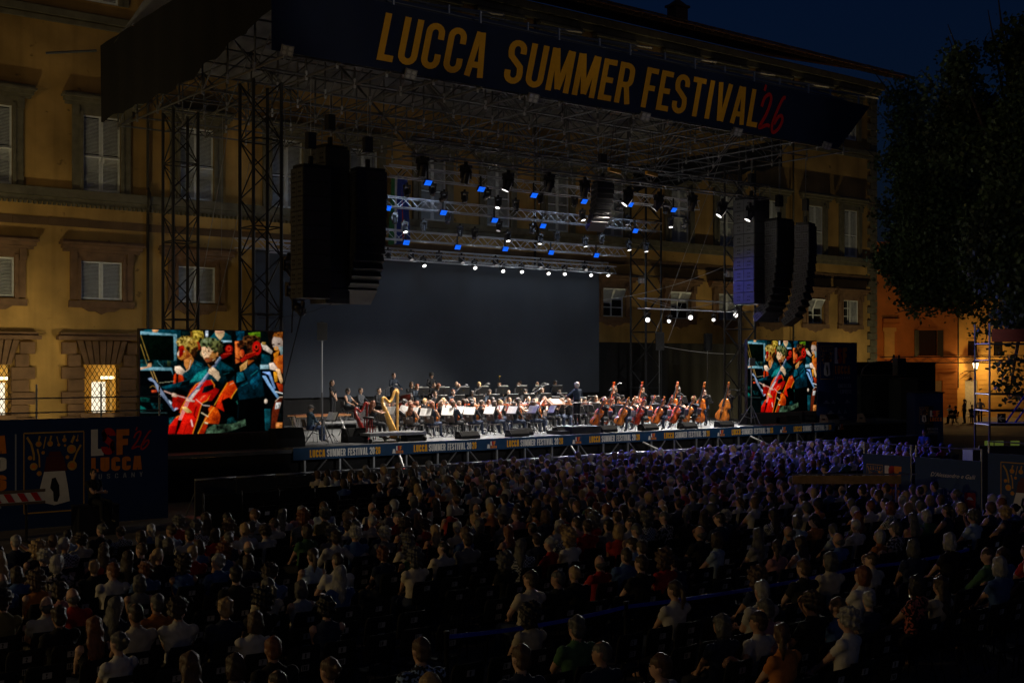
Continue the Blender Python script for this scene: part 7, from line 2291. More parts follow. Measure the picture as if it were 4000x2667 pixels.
def audience():
    rows = sorted(set(s['row'] for s in SEATS), reverse=True)      # nearest row first
    rowno = {r: i + 1 for i, r in enumerate(rows)}
    occ = sorted([s for s in SEATS if s['occ']], key=lambda s: s['d'])
    for r in rows:
        a = sorted([s for s in SEATS if s['row'] == r], key=lambda s: s['x'])
        for i, s in enumerate(a): s['ci'] = i + 1
        n = 0
        for s in a:
            if s['occ']: n += 1; s['pi'] = n
    ind, rest = occ[:205], occ[205:]
    male = ['sit_lap', 'sit_long', 'sit_crossed', 'sit_forward', 'sit_lap', 'sit_hand_up', 'sit_arm_out', 'sit_arm_out_l', 'sit_long', 'sit_look_l', 'sit_look_l', 'sit_down']
    femk = ['sit_tank', 'sit_tee_f', 'sit_tee_f', 'sit_look_r', 'sit_look_r']
    global SHOES
    used_phone = False
    def style():
        f = rng.random() < .48
        hc, hl, _ = pick(HAIRL)
        if f: hr = rng.choice(['long', 'bob', 'bun', 'tail', 'curly', 'bob', 'long', 'afro' if hc != 'white' else 'bob'])
        else: hr = rng.choice(['short', 'crop', 'short', 'white', 'bald' if hc in ('white', 'grey') else 'short', 'bald' if hc in ('grey',) else 'crop', 'curly'])
        sl, sc_, _ = pick(SHIRTS)
        return f, hc, hl, hr, sl, sc_
    for s in ind:
        f, hc, hl, hr, sl, sc_ = style()
        key = rng.choice(femk if f else male)
        if not used_phone and abs(s['x'] - 3715) < 60 and abs(s['y'] - 2235) < 60:
            key = 'sit_phone'; used_phone = True
            rz = rng.uniform(-.05, .05)
            ph = thing('phone', 'lit phone held up by a listener at the right', 'phone', loc2w((s['u'], s['v'], 0), rz, (.02, .42, 1.1)), rz)
            MB().bb((-.04, 0, -.075), (.04, .008, .075)).build('case', M_black, ph); MB().bb((-.035, -.003, -.07), (.035, -.001, .07)).build('screen', emat('phone_screen', (.8, .75, .5), .5), ph)
        else:
            rz = rng.gauss(0, .17)
        cl = None
        pat = rng.random()
        if pat < .05: cl = M_check; sl = 'checked shirt'; sc_ = (.45, .47, .5)
        elif pat < .11: cl = M_flower; sl = 'patterned top'; sc_ = rng.choice([(.5, .45, .42), (.4, .1, .08), (.2, .3, .5)])
        if hr == 'bald': hl = 'balding ' + hl
        lab = '%s person in %s, %s from left, %s row from the back' % (hl, sl, ORD[s['pi']], ORD[rowno[s['row']]])
        v_ = rng.uniform(.8, 1.2)
        pp = person(key, hr, (s['u'], s['v'], 0), rz, lab, tuple(min(.7, c * v_) for c in sc_), rng.choice([(.02, .02, .03), (.03, .04, .08), (.1, .09, .07), (.02, .02, .02)]), HC[hc], None, 'seated audience', cl, rng.uniform(.95, 1.06) * (1.07 if s['v'] < 13 else (1.03 if s['v'] < 17 else 1.0)))
        pp.rotation_euler = (0, rng.gauss(0, .035), rz)
    # ---- the rest of the crowd reads as one mass
    VV = []; FF = []; CCs = []; base = 0
    lk = list(LOWB)
    for s in rest:
        f, hc, hl, hr, sl, sc_ = style()
        key = rng.choice(['sit_tank', 'sit_tee_f'] if f else ['sit_lap', 'sit_long', 'sit_crossed', 'sit_forward'])
        V, F, reg, HM = LOWB[key]
        H, HF = LOWH[hr]
        sk = np.array(rng.choice(SKINS)); sh = np.array(sc_) * rng.uniform(.8, 1.2); hcv = np.array(HC[hc])
        cols = np.where((reg == 0)[:, None], sk[None], np.where((reg == 1)[:, None], sh[None], np.array([[.02, .02, .03]])))
        hm = np.array(HM)
        Hw = H @ hm[:3, :3].T + hm[:3, 3]
        P = np.concatenate([V, Hw]); C_ = np.concatenate([cols, np.repeat(hcv[None], len(H), 0)])
        a = rng.uniform(-.2, .2); sc2 = rng.uniform(.94, 1.06)
        rot = np.array([[math.cos(a), -math.sin(a), 0], [math.sin(a), math.cos(a), 0], [0, 0, 1]])
        P = (P * sc2) @ rot.T + np.array([s['u'], s['v'], 0])
        VV.append(P); CCs.append(C_)
        FF += [tuple(q + base for q in f_) for f_ in F] + [tuple(q + base + len(V) for q in f_) for f_ in HF]
        base += len(P)
    if VV:
        m = bpy.data.materials.new('crowd_colours'); m.use_nodes = True
        nt = m.node_tree; bs = nt.nodes['Principled BSDF']; bs.inputs['Roughness'].default_value = .7
        at = nt.nodes.new('ShaderNodeAttribute'); at.attribute_name = 'tint'; nt.links.new(at.outputs['Color'], bs.inputs['Base Color'])
        me = raw_mesh('seated_crowd', np.concatenate(VV), FF, [m])
        ca = me.color_attributes.new('tint', 'FLOAT_COLOR', 'POINT')
        c4 = np.ones((base, 4)); c4[:, :3] = np.concatenate(CCs); ca.data.foreach_set('color', c4.ravel())
        tag(link('seated_crowd', me), 'dense seated crowd in the front block before the stage', 'crowd', kind='stuff')
    # ---- chairs: the nearest ones one by one, the others as one mass
    ch = sorted(SEATS, key=lambda s: s['d'])
    for s in ch[:225]:
        e = 'empty ' if not s['occ'] else ''
        lab = '%sblack chair with white number tag, %s seat from left, %s row from the back' % (e, ORD[s['ci']], ORD[rowno[s['row']]])
        chair(CH_A, (s['u'], s['v'], 0), rng.uniform(-.04, .04), lab, 'audience chairs', s['ci'] % 60 + 1, rng.random() < .35)
    mb = MB()
    for s in ch[225:]:
        u, v = s['u'], s['v']
        mb.bb((u - .2, v - .2, .43), (u + .2, v + .2, .45)); mb.box((u, v - .24, .74), (.44, .02, .36), Matrix.Rotation(R(12), 3, 'X'))
        for sx in (-.19, .19): mb.bb((u + sx - .012, v - .2, 0), (u + sx + .012, v + .18, .43))
        if not s['occ']: mb.box((u, v - .265, .74), (.12, .004, .09), Matrix.Rotation(R(12), 3, 'X'), 1)
    tag(mb.build('chair_rows', [M_chair_b, M_paper]), 'rows of black chairs under and beside the front crowd', 'chairs', kind='stuff')
SHOES = False
audience()
SHOES = True

# ---- blue belt barrier along the aisle
def belts():
    v = 12.35
    us = [at_v(p, 2450, v).x for p in (1745, 2445, 3375, 3790)]
    M_belt = mat('blue_belt', srgb(20, 60, 200), .6)
    nm = ['left', 'middle', 'right', 'rightmost']
    for i, u in enumerate(us):
        T = thing('belt_barrier', '%s belt post with blue tape along the aisle' % nm[i], 'barrier', (u, v, 0), 0, 'blue belt barriers in the aisle')
        MB().lathe([(.17, 0), (.17, .02), (.05, .05), (.032, .06), (.032, .98), (.04, .985), (.04, 1.0)], n=12).build('post', M_iron, T, True)
        if i < 3:
            w = us[i + 1] - u; mb = MB(); vs = []
            for k in range(13):
                t = k / 12; sg = .05 * (1 - (2 * t - 1) ** 2)
                vs += [(w * t, -.003, .9 - sg), (w * t, -.003, .955 - sg), (w * t, .003, .9 - sg), (w * t, .003, .955 - sg)]
            fs = []
            for k in range(12):
                a = 4 * k
                fs += [(a, a + 4, a + 5, a + 1), (a + 2, a + 3, a + 7, a + 6), (a + 1, a + 5, a + 7, a + 3), (a, a + 2, a + 6, a + 4)]
            mb.add(vs, fs); mb.build('belt', M_belt, T)
belts()
p = at_z(3228, 1835, 1.6)
person('mus_stand_m', 'short', (p.x, p.y, 0), face(-.3, 1), 'steward in dark blue standing in the aisle at the right', (.02, .03, .09), (.02, .02, .03), HC['black'])
p = at_v(372, 1860, 30.6)
person('sit_crossed', 'short', (p.x, 30.6, .32), face(.3, -1), 'security man in black with folded arms before the left hoarding', BLK, BLK, HC['black'])
tag(MB().bb((-.5, -.3, 0), (.5, .3, .74)).bb((-.52, -.32, .74), (.52, .32, .76)).build('flight_case', M_black, None, False, (p.x, 30.6, 0)), 'black case under the security man at the left', 'case')
# ================================================================== the lit street at the far right
RZC = -math.atan2(SS, CC)
def street():
    D = 97.0; k = D / FPX
    O = at_d(3740, HORY, D)
    M_or = mat('orange_plaster', srgb(196, 120, 56), .9, var=.2, scale=.8, bump=.2, bscale=8)
    M_ye = mat('yellow_plaster', srgb(214, 168, 92), .9, var=.18, scale=.8, bump=.2, bscale=8)
    X = lambda px_: (px_ - 3740) * k
    Z = lambda py_: CAMH + (HORY - py_) * k
    # --- orange house
    T = thing('orange_house', 'orange plastered house at the far end of the right street', 'house', (O.x, O.y, 0), RZC)
    ops = [(X(3590), X(3660), Z(1392), Z(1290)), (X(3578), X(3680), 0, Z(1487)), (X(3590), X(3660), Z(1180), Z(1080))]
    us = sorted(set([X(3380), X(3740)] + [a for o in ops for a in o[:2]])); zs = sorted(set([0, 14.0] + [a for o in ops for a in o[2:]]))
    mb = MB()
    for i in range(len(us) - 1):
        for j in range(len(zs) - 1):
            uc, zc = (us[i] + us[i + 1]) / 2, (zs[j] + zs[j + 1]) / 2
            if any(o[0] < uc < o[1] and o[2] < zc < o[3] for o in ops): continue
            mb.quad((us[i], 0, zs[j]), (us[i + 1], 0, zs[j]), (us[i + 1], 0, zs[j + 1]), (us[i], 0, zs[j + 1]))
    mb.quad((X(3740), 0, 0), (X(3740), 9, 0), (X(3740), 9, 14), (X(3740), 0, 14)); mb.quad((X(3380), 0, 14), (X(3740), 0, 14), (X(3740), 9, 14), (X(3380), 9, 14))
    mb.build('wall', M_or, T)
    for i, o in enumerate(ops):
        if i != 1:
            W = link('window', MB().bb((o[0] - .15, -.06, o[3]), (o[1] + .15, -.002, o[3] + .2)).bb((o[0] - .15, -.1, o[2] - .12), (o[1] + .15, -.002, o[2] - .002)).mesh('window', M_or), T)
            MB().bb((o[0], .12, o[2]), (o[1], .16, o[3])).build('pane', M_glass, W)
            for s, e in ((-1, o[0]), (1, o[1])):
                MB().box((e + s * .22, -.12, (o[2] + o[3]) / 2), (.45, .05, o[3] - o[2]), Matrix.Rotation(R(-20 * s), 3, 'Z')).build('shutter', mat('dark_shutter', (.05, .045, .03), .7), W)
        else:
            G = link('gate', MB().bb((o[0], .1, 0), (o[1], .16, o[3])).mesh('gate', mat('pale_roller_gate', srgb(196, 176, 128), .7, var=.1)), T)
            z = .1
            while z < o[3] - .1:
                MB().bb((o[0] + .02, .085, z), (o[1] - .02, .098, z + .1)).build('slat', mat('pale_roller_gate', (0, 0, 0)), G); z += .16
            for n in range(11):   # flat arch of bricks
                a = o[0] - .2 + n * (o[1] - o[0] + .4) / 11
                MB().bb((a + .012, -.05 - .01 * (n % 2), o[3] + .02), (a + (o[1] - o[0] + .4) / 11 - .012, -.002, o[3] + .62)).build('voussoir', M_or, T)
    for py_, h, d in ((1397, .16, .14), (1440, .22, .1), (1452, .1, .16)):
        MB().bb((X(3380), -d, Z(py_)), (X(3740), -.003, Z(py_) + h)).build('string_course', M_or, T)
    z = 0; 
    while z < Z(1460):    # rusticated courses
        MB().bb((X(3682), -.035, z + .02), (X(3739), -.003, z + .36)).build('stone_course', M_or, T); z += .38
    MB().bb((X(3452), -.16, Z(1400)), (X(3492), -.003, Z(1295))).bb((X(3446), -.22, Z(1295)), (X(3498), -.004, Z(1280))).build('pilaster', M_ye, T)
    MB().bb((X(3446), -.35, Z(1262)), (X(3510), -.003, Z(1245))).bb((X(3446), -.25, Z(1280)), (X(3508), -.004, Z(1264))).build('balcony', M_or, T)
    # --- yellow house, set back
    Y = thing('yellow_house', 'yellow banded house lit by the wall lantern at the far right', 'house', (O.x, O.y, 0), RZC)
    y0 = 1.2
    ops = [(X(3792), X(3840), 0, Z(1484)), (X(3803), X(3838), Z(1388), Z(1330)), (X(3905), X(3940), Z(1388), Z(1330))]
    us = sorted(set([X(3740) + .01, X(4150)] + [a for o in ops for a in o[:2]])); zs = sorted(set([0, 14.0] + [a for o in ops for a in o[2:]]))
    mb = MB()
    for i in range(len(us) - 1):
        for j in range(len(zs) - 1):
            uc, zc = (us[i] + us[i + 1]) / 2, (zs[j] + zs[j + 1]) / 2
            if any(o[0] < uc < o[1] and o[2] < zc < o[3] for o in ops): continue
            mb.quad((us[i], y0, zs[j]), (us[i + 1], y0, zs[j]), (us[i + 1], y0, zs[j + 1]), (us[i], y0, zs[j + 1]))
    mb.quad((X(3740) + .01, y0, 14), (X(4150), y0, 14), (X(4150), y0 + 8, 14), (X(3740) + .01, y0 + 8, 14))
    mb.build('wall', M_ye, Y)
    o = ops[0]
    Dr = link('door', MB().bb((o[0], y0 + .12, 0), (o[1], y0 + .16, o[3])).mesh('door', mat('pale_door', srgb(206, 200, 186), .6)), Y)
    MB().bb((o[0] + .45, y0 + .1, 1.0), (o[0] + .5, y0 + .118, 1.2)).build('handle', M_iron, Dr)
    for o in ops[1:]:
        W = link('window', MB().bb((o[0] - .12, y0 - .06, o[3]), (o[1] + .12, y0 - .002, o[3] + .16)).bb((o[0] - .12, y0 - .08, o[2] - .1), (o[1] + .12, y0 - .002, o[2] - .002)).mesh('window', M_ye), Y)
        MB().bb((o[0], y0 + .1, o[2]), (o[1], y0 + .14, o[3])).build('pane', M_glass, W)
    z = .02
    while z < Z(1400):
        segs = [(X(3740) + .02, X(3790)), (X(3842), X(4140))] if z < Z(1484) else [(X(3740) + .02, X(4140))]
        for a, b in segs:
            MB().bb((a, y0 - .04, z), (b, y0 - .003, z + .33)).build('stone_course', M_ye, Y)
        z += .37
    MB().bb((X(3740) + .02, y0 - .14, Z(1397)), (X(4140), y0 - .004, Z(1397) + .16)).build('string_course', M_ye, Y)
    for px_ in (3754, 3763): bar(Y, 'drainpipe', (X(px_), y0 - .1, Z(1515)), (X(px_), y0 - .1, 13.5), .05, M_pipe)
    # --- wall lantern
    L = thing('wall_lantern', 'lit wall lantern on an iron bracket, yellow house', 'lantern', (O.x, O.y, 0), RZC)
    lx = X(3813); ly = y0 - 1.1
    MB().path([(X(3772), y0 - .02, Z(1462)), (X(3785), y0 - .3, Z(1452)), (lx, ly, Z(1448))], .03, 6).path([(X(3772), y0 - .02, Z(1480)), (X(3786), y0 - .3, Z(1466)), (X(3800), y0 - .7, Z(1452))], .022, 6).build('bracket', M_iron, L)
    MB().lathe([(.12, Z(1446)), (.2, Z(1443)), (.1, Z(1440))], (lx, ly, 0), 6).build('base', M_iron, L)
    MB().lathe([(.13, Z(1440)), (.27, Z(1415))], (lx, ly, 0), 6).build('lamp_glass', emat('lantern_glass', (1, .8, .5), 5.0), L)
    MB().lathe([(.33, Z(1414)), (.22, Z(1409)), (.05, Z(1402))], (lx, ly, 0), 6).build('lantern_cap', M_iron, L)
    point(L, (lx, ly - .45, Z(1428)), 330, (1.0, .64, .2), .2)
    # --- people and tables outside the cafe
    def P(px_, d, z=0): q = at_d(px_, HORY, d); return Vector((q.x, q.y, z))
    for i, (px_, d, key, hr, col, lab) in enumerate(((3712, 88, 'sit_lap', 'short', (.3, .3, .3), 'leftmost seated cafe guest in grey in the lit street'), (3728, 86, 'sit_crossed', 'short', BLK, 'seated cafe guest in black in the lit street'), (3768, 87, 'mus_stand', 'tail', (.08, .05, .05), 'standing waitress in dark clothes in the lit street'), (3797, 88, 'sit_lap', 'short', (.05, .05, .06), 'seated cafe guest in dark clothes under the lantern'), (3828, 89, 'mus_stand_m', 'crop', (.5, .48, .44), 'man in a pale shirt standing under the lantern'))):
        q = P(px_, d)
        person(key, hr, q, RZC + rng.uniform(-1.5, 1.5), lab, col, BLK, HC['dark brown'])
    for i, (px_, d) in enumerate(((3722, 85), (3800, 86.5), (3826, 85))):
        q = P(px_, d)
        T = thing('cafe_table', 'small round cafe table in the lit street, %s' % ('leftmost', 'middle', 'rightmost')[i], 'table', q)
        MB().lathe([(.4, .72), (.4, .75)], n=14).build('top', M_wood, T); bar(T, 'column', (0, 0, 0), (0, 0, .72), .03, M_iron); MB().lathe([(.25, 0), (.22, .03)], n=12).build('foot', M_iron, T)
    for i, (px_, d) in enumerate(((3712, 88), (3728, 86), (3797, 88))):
        chair(CH_A, P(px_, d), RZC + i, 'cafe chair in the lit street, %s from the left' % ORD[i + 1], 'cafe chairs')
street()
def hidden_house_light():  # added lamp, out of view, that brightens the orange house
    q = at_d(3548, HORY, 91)
    T = thing('street_lamp', 'short iron lamp by the orange house, hidden behind the booths', 'street lamp', (q.x, q.y, 0))
    bar(T, 'post', (0, 0, 0), (0, 0, 2.2), .05, M_iron)
    MB().lathe([(.12, 2.2), (.2, 2.55), (.02, 2.7)], n=6).build('lantern', emat('lantern_glass', (1, .8, .5), 5.0), T)
    point(T, (0, 0, 2.85), 190, (1.0, .5, .14), .2)
hidden_house_light()

# ================================================================== right edge: booths, totem, speaker, truss, scaffold
def quadbox(name, label, cat, x0, x1, ytop, d, depth, m, zb=0.0):
    a, b = at_d(x0, ytop, d), at_d(x1, ytop, d)
    w = (b - a).length
    T = thing(name, label, cat, (a.x, a.y, 0), RZC)
    MB().bb((0, 0, zb), (w, depth, a.z)).build('wall', m, T)
    MB().bb((-.05, -.05, a.z), (w + .05, depth + .05, a.z + .06)).build('roof', M_iron, T)
    MB().bb((w * .35, -.02, zb), (w * .65, -.004, a.z * .8)).build('door', M_iron, T)
    return T, w, a.z
M_dkgreen = mat('dark_booth', (.012, .016, .014), .7, var=.2)
quadbox('equipment_booth', 'wide dark equipment booth right of the stage', 'booth', 3362, 3517, 1470, 64, 3, M_dkgreen)
quadbox('equipment_booth', 'narrow dark equipment booth beside the lit gate', 'booth', 3519, 3585, 1482, 62, 2.5, M_dkgreen)
def totem():
    T, w, h = quadbox('advert_totem', 'blue festival totem with logo before the lit street', 'advertising totem', 3574, 3684, 1535, 56, 1.2, M_blue)
    L = MB(); fn = lambda x, y, d: (x, -.03 - d, y)
    poster(L, fn, .2, 1.55, .42, .75); lsf_logo(L, fn, .68, 1.65, .5)
    text(L, 'AMERICAN', fn, .55, 1.25, .1, t=.16, total=.5, mi=8); text(L, 'EXPRESS', fn, .6, 1.1, .1, t=.16, total=.45, mi=8)
    for k in range(4):
        L.add([fn(.62, .9 - k * .12, 0), fn(1.0, .9 - k * .12, 0), fn(1.0, .94 - k * .12, 0), fn(.62, .94 - k * .12, 0)], [(0, 1, 2, 3)], 8)
    L.build('print', PRINT, T)
totem()
q = at_d(3607, HORY, 52)
person('sit_lap', 'short', (q.x, q.y, .15), RZC + 2.4, 'usher in blue shirt sitting before the blue totem', (.05, .09, .3), BLK, HC['black'])
chair(CH_A, (q.x, q.y, .15), RZC + 2.4, 'black chair under the usher at the totem', 'cafe chairs')
def right_rig():
    q = at_d(3440, 1405, 62); e = at_d(3935, 1405, 62)
    truss('long horizontal truss crossing before the lit street', q.x, q.x + (e - q).length, q.y, q.z, .3, M_darkalu, 'lighting_truss', .4, 'horizontal lighting trusses', RZC)
    a = at_d(3512, 1465, 60)
    T = thing('hanging_loudspeaker', 'grey loudspeaker on the truss before the lit street', 'speaker', a, RZC + .4)
    MB().prism([(-.26, -.2), (.26, -.2), (.2, .24), (-.2, .24)], lambda x, y, d: (x, y, d), 0, .85).build('cabinet', mat('grey_speaker', (.07, .075, .075), .5), T)
    MB().bb((-.24, -.215, .03), (.24, -.203, .82)).build('grille', M_iron, T); MB().bb((-.03, -.03, .85), (.03, .03, 1.0)).build('clamp', M_iron, T)
    pts = [at_d(*p, 61) for p in ((3362, 1475), (3372, 1440), (3395, 1418), (3440, 1413), (3475, 1412), (3490, 1400), (3492, 1385))]
    tag(MB().path(pts, .05, 6).build('cable_bundle', mat('grey_cable', (.06, .06, .06), .5), None, True), 'thick grey cable bundle curving to the right truss', 'cable')
    # scaffold with arrow sign
    d = 38.0; k = d / FPX
    o = at_d(3866, HORY, d)
    T = thing('scaffold_tower', 'steel scaffold tower at the right edge with blue lit tubes', 'scaffold', (o.x, o.y, 0), RZC)
    zt = CAMH + (HORY - 1262) * k; w = 2.2
    for x in (0, w):
        for y in (0, 1.2):
            bar(T, 'upright', (x, y, 0), (x, y, zt), .03, M_twr)
    for py_ in (1342, 1407, 1540, 1605, 1660):
        z = CAMH + (HORY - py_) * k
        for y in (0, 1.2): bar(T, 'ledger', (0, y, z), (w, y, z), .024, M_twr)
        for x in (0, w): bar(T, 'transom', (x, 0, z), (x, 1.2, z), .024, M_twr)
    M_bl = mat('blue_light_tube', srgb(30, 50, 190), .5)  # blue stage light on these braces is put into their colour
    bar(T, 'brace', (.5, 0, CAMH + (HORY - 1650) * k), (1.1, 0, CAMH + (HORY - 1545) * k), .03, M_bl); bar(T, 'brace', (.8, 0, CAMH + (HORY - 1650) * k), (1.4, 0, CAMH + (HORY - 1545) * k), .03, M_bl)
    bar(T, 'brace', (0, 0, .6), (w, 0, 2.3), .024, M_steel)
    MB().bb((.05, .04, CAMH + (HORY - 1660) * k), (w, 1.15, CAMH + (HORY - 1660) * k + .05)).build('platform', M_wood, T)
    MB().bb((.05, -.05, CAMH + (HORY - 1335) * k), (w, -.035, CAMH + (HORY - 1285) * k)).build('red_banner', mat('dark_red_banner', (.12, .015, .01), .8), T)
    S = thing('arrow_sign', 'small black sign with white left arrow on the scaffold', 'sign', T.location, RZC)
    sx = (3910 - 3866) * k; sz = CAMH + (HORY - 1633) * k
    MB().bb((sx - .13, -.05, sz - .15), (sx + .13, -.035, sz + .15)).build('board', M_black, S)
    L = MB(); f = lambda x, y, dd: (sx + x, -.052 - dd, sz + y)
    stroke(L, [(-.09, 0), (.09, 0)], .035, f, 0); stroke(L, [(0, .09), (-.09, 0), (0, -.09)], .035, f, .001)
    L.build('arrow', M_white, S)
    # control desk with lit labels
    q = at_d(3905, HORY, 36)
    C_ = thing('control_desk', 'control desk with small glowing displays at the right edge', 'desk', (q.x, q.y, 0), RZC)
    MB().bb((-.8, 0, 0), (1.2, .8, 1.75)).build('body', M_black, C_)
    for i, x in enumerate((-.45, -.15, .32)):
        MB().bb((x, -.02, 1.88), (x + .26, .0, 2.02)).build('display', emat('green_display', (.45, .6, .1), .1), C_)
    MB().bb((-.6, .002, 1.75), (.8, .05, 1.87)).build('riser', M_iron, C_)
right_rig()
# ---- printed side hoardings
def side_hoarding(v0, v1, h, label, kind):
    U = 27.7
    T = thing('printed_hoarding', label, 'hoarding', (U, v0, 0))
    w = v0 - v1
    MB().bb((-.02, -w, .1), (.02, 0, h)).build('board', mat('side_hoarding_blue', srgb(26, 62, 110), .65, var=.1), T)
    for y in (0, -w): bar(T, 'post', (.03, y, 0), (.03, y, h + .3), .025, M_steel)
    bar(T, 'rail', (.03, 0, h + .28), (.03, -w, h + .28), .018, M_steel)
    L = MB(); fn = lambda x, y, d: (-.024 - d, -x, y)
    if kind == 'a':
        poster(L, fn, .12, .75, .5, .85); text(L, 'L', fn, .68, 1.05, .55, t=.26, wmul=1, mi=1); text(L, 'S', lambda x, y, d: fn(x, y, d + .003), .8, 1.05, .55, t=.24, mi=2); text(L, 'F', lambda x, y, d: fn(x, y, d + .005), .98, 1.05, .55, t=.25, wmul=1.2, mi=3); text(L, 'LUCCA', fn, .68, .72, .27, t=.2, total=.62, mi=3); text(L, 'AMERICAN', fn, .75, .5, .1, t=.15, total=.5, mi=8); text(L, 'EXPRESS', fn, .8, .36, .1, t=.15, total=.42, mi=8)
    elif kind == 'b':
        for t_, x, y, s_ in (("D'Alessandro e Galli", .45, 1.42, .145), ('Regione', .93, .98, .12), ('Toscana', .93, .82, .12)):
            cu = bpy.data.curves.new('words', 'FONT'); cu.body = t_; cu.size = s_; cu.resolution_u = 2
            if 'Galli' in t_: cu.shear = .35; cu.size = .15
            ob = bpy.data.objects.new('words', cu); COL.objects.link(ob)
            me = bpy.data.meshes.new_from_object(ob.evaluated_get(bpy.context.evaluated_depsgraph_get()))
            L.add([fn(x + v.co.x, y + v.co.y, 0) for v in me.vertices], [tuple(p.vertices) for p in me.polygons], 1)
            bpy.data.objects.remove(ob); bpy.data.meshes.remove(me)
        for a in (((.5, .68), (.83, .68)), ((.83, .68), (.83, 1.12)), ((.83, 1.12), (.5, 1.12)), ((.5, 1.12), (.5, .68))): stroke(L, a, .018, fn, 0, 8)
        L.add([fn(.56, 1.0, 0), fn(.77, 1.0, 0), fn(.77, .85, 0), fn(.665, .74, 0), fn(.56, .85, 0)], [(0, 1, 2, 3, 4)], 8)
        L.add([fn(1.42, .66, 0), fn(1.72, .66, 0), fn(1.72, 1.08, 0), fn(1.42, 1.08, 0)], [(0, 1, 2, 3)], 2)
        L.add([fn(1.47, .9, .002), fn(1.67, .9, .002), fn(1.6, .97, .002), fn(1.52, .97, .002)], [(0, 1, 2, 3)], 1)
        L.add([fn(.6, .32, 0), fn(1.15, .32, 0), fn(1.15, .36, 0), fn(.6, .36, 0)], [(0, 1, 2, 3)], 3)
    else:
        poster(L, fn, .35, .45, 1.2, 1.45)
    L.build('print', PRINT, T)
side_hoarding(20.1, 18.65, 1.88, 'blue festival hoarding in the right aisle, far one with logo', 'a')
side_hoarding(18.5, 16.65, 1.88, 'blue sponsor hoarding in the right aisle with white script', 'b')
side_hoarding(16.45, 14.7, 2.1, 'blue hoarding with medal picture at the right edge', 'c')
a, b = at_d(3095, 1872, 30.5), at_d(3540, 1872, 29.8)
T = thing('barrier_board', 'long barrier board coloured as yellow lit across the right aisle', 'barrier', (a.x, a.y, 0), RZC)
L_ = (b - a).length
MB().bb((0, -.02, a.z - .11), (L_, .02, a.z + .1)).build('board', mat('yellow_lit_board', srgb(150, 118, 66), .8, var=.25), T)  # yellowish light on the board is put into its colour
for x in (.1, L_ * .5, L_ - .1): bar(T, 'post', (x, .06, 0), (x, .06, a.z + .12), .025, M_steel)
bar(T, 'rail', (0, .04, a.z + .13), (L_ + .4, .04, a.z + .13), .02, M_steel)

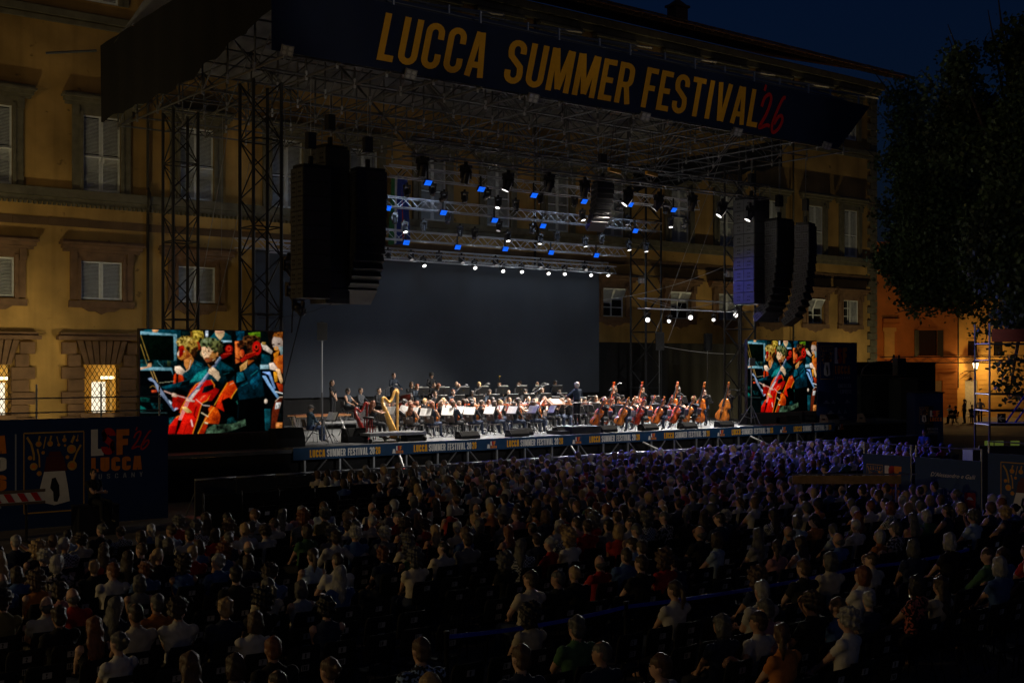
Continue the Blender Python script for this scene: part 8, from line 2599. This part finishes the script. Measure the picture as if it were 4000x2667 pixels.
# ================================================================== trees
M_leaf = mat('plane_tree_leaf', (.07, .12, .04), .55, var=.55, scale=.5)
M_bark = mat('plane_tree_bark', (.09, .075, .055), .9, var=.35, scale=5, bump=.5, bscale=18)
def tree(label, trunk_px, d, lobes, ncl, seed):
    rs = np.random.RandomState(seed)
    b = at_d(trunk_px, HORY, d)
    T = thing('plane_tree', label, 'tree', (b.x, b.y, 0))
    right = np.array([CC, -SS, 0]); fwd = np.array([SS, CC, 0]); k = d / FPX
    cent = []
    for px_, py_, rx, ry in lobes:
        c = np.array([*at_d(px_, py_, d)]) - np.array([b.x, b.y, 0]) + fwd * rs.uniform(-1.0, 1.0)
        cent.append((c, rx * k * .88, ry * k * .9))
    vol = np.array([rx * rx * ry for _, rx, ry in cent]); vol = vol / vol.sum()
    tr = MB()
    top = cent[len(cent) // 2][0]
    p0 = Vector((0, 0, 0)); p1 = Vector((.1, .0, 2.5)); p2 = Vector((top[0] * .06, top[1] * .06, 6.0)); p3 = Vector((top[0] * .4, top[1] * .4, 10.5))
    tr.path([p0, Vector((0, 0, .4)), p1, p2, p3, p3 + Vector((0, 0, 3))], .3, 9, rs=[.5, .38, .33, .28, .18, .07])
    tr.build('trunk', M_bark, T, True)
    for c, rx, ry in cent:
        br = MB(); a = p2.lerp(p3, rs.uniform(.35, 1)); e = Vector(c)
        m_ = a.lerp(e, .5) + Vector((0, 0, .5))
        br.path([a, m_, e, e + (e - m_) * .4], .1, 6, rs=[.14, .09, .05, .015]); br.build('limb', M_bark, T, True)
    idx = rs.choice(len(cent), ncl, p=vol)
    cs = np.array([cent[i][0] for i in idx]); rx = np.array([cent[i][1] for i in idx])[:, None]; ry = np.array([cent[i][2] for i in idx])[:, None]
    dv = rs.normal(0, 1, (ncl, 3)); dv /= np.linalg.norm(dv, axis=1)[:, None]; r = rs.uniform(.2, 1.0, (ncl, 1)) ** .5
    cc = cs + right * dv[:, :1] * rx * r + fwd * dv[:, 1:2] * rx * r * .9 + np.array([0, 0, 1.0]) * dv[:, 2:] * ry * r
    n = 30
    sg = np.repeat(rs.uniform(.22, .45, (ncl, 1)), n, 0)
    P = np.repeat(cc, n, 0) + rs.normal(0, 1, (ncl * n, 3)) * sg * np.array([1, 1, .7])
    N = len(P); s = rs.uniform(.06, .14, (N, 1))
    x = rs.normal(0, 1, (N, 3)); x /= np.linalg.norm(x, axis=1)[:, None]; y = np.cross(x, rs.normal(0, 1, (N, 3))); y /= np.linalg.norm(y, axis=1)[:, None]; z = np.cross(x, y)
    V = np.stack([P - x * s, P + y * s * .8 + z * s * .15, P + x * s * 1.1, P - y * s * .8 + z * s * .15], 1).reshape(-1, 3)
    b4 = np.arange(N)[:, None] * 4
    F = np.concatenate([b4 + np.array([0, 1, 2]), b4 + np.array([0, 2, 3])]).tolist()
    me = raw_mesh('crown', V, F, [M_leaf])
    tag(link('crown', me, T), kind='stuff')
tree('large dark plane tree beside the palace corner', 4110, 64, [(3485, 370, 34, 55), (3470, 640, 40, 60), (3460, 830, 36, 70), (3612, 420, 46, 80), (3520, 500, 40, 50), (3500, 1010, 60, 60), (3560, 1200, 50, 50), (3850, 1270, 60, 50), (3520, 430, 70, 100), (3590, 620, 130, 160), (3640, 830, 190, 220), (3700, 600, 120, 170), (3570, 1010, 130, 140), (3760, 900, 180, 260), (3640, 1130, 120, 80), (3770, 1150, 130, 80), (3720, 1060, 150, 120)], 2300, 3)
tree('tall dark plane tree at the right edge', 4100, 50, [(3690, 330, 34, 70), (3760, 240, 30, 60), (3860, 360, 46, 90), (3905, 190, 40, 90), (3930, 110, 30, 60), (3740, 300, 66, 110), (3800, 500, 130, 180), (3965, 250, 80, 170), (3990, 620, 160, 300), (3950, 960, 190, 230), (4080, 900, 200, 300), (3970, 1200, 100, 110), (3985, 1460, 45, 120)], 2300, 4)
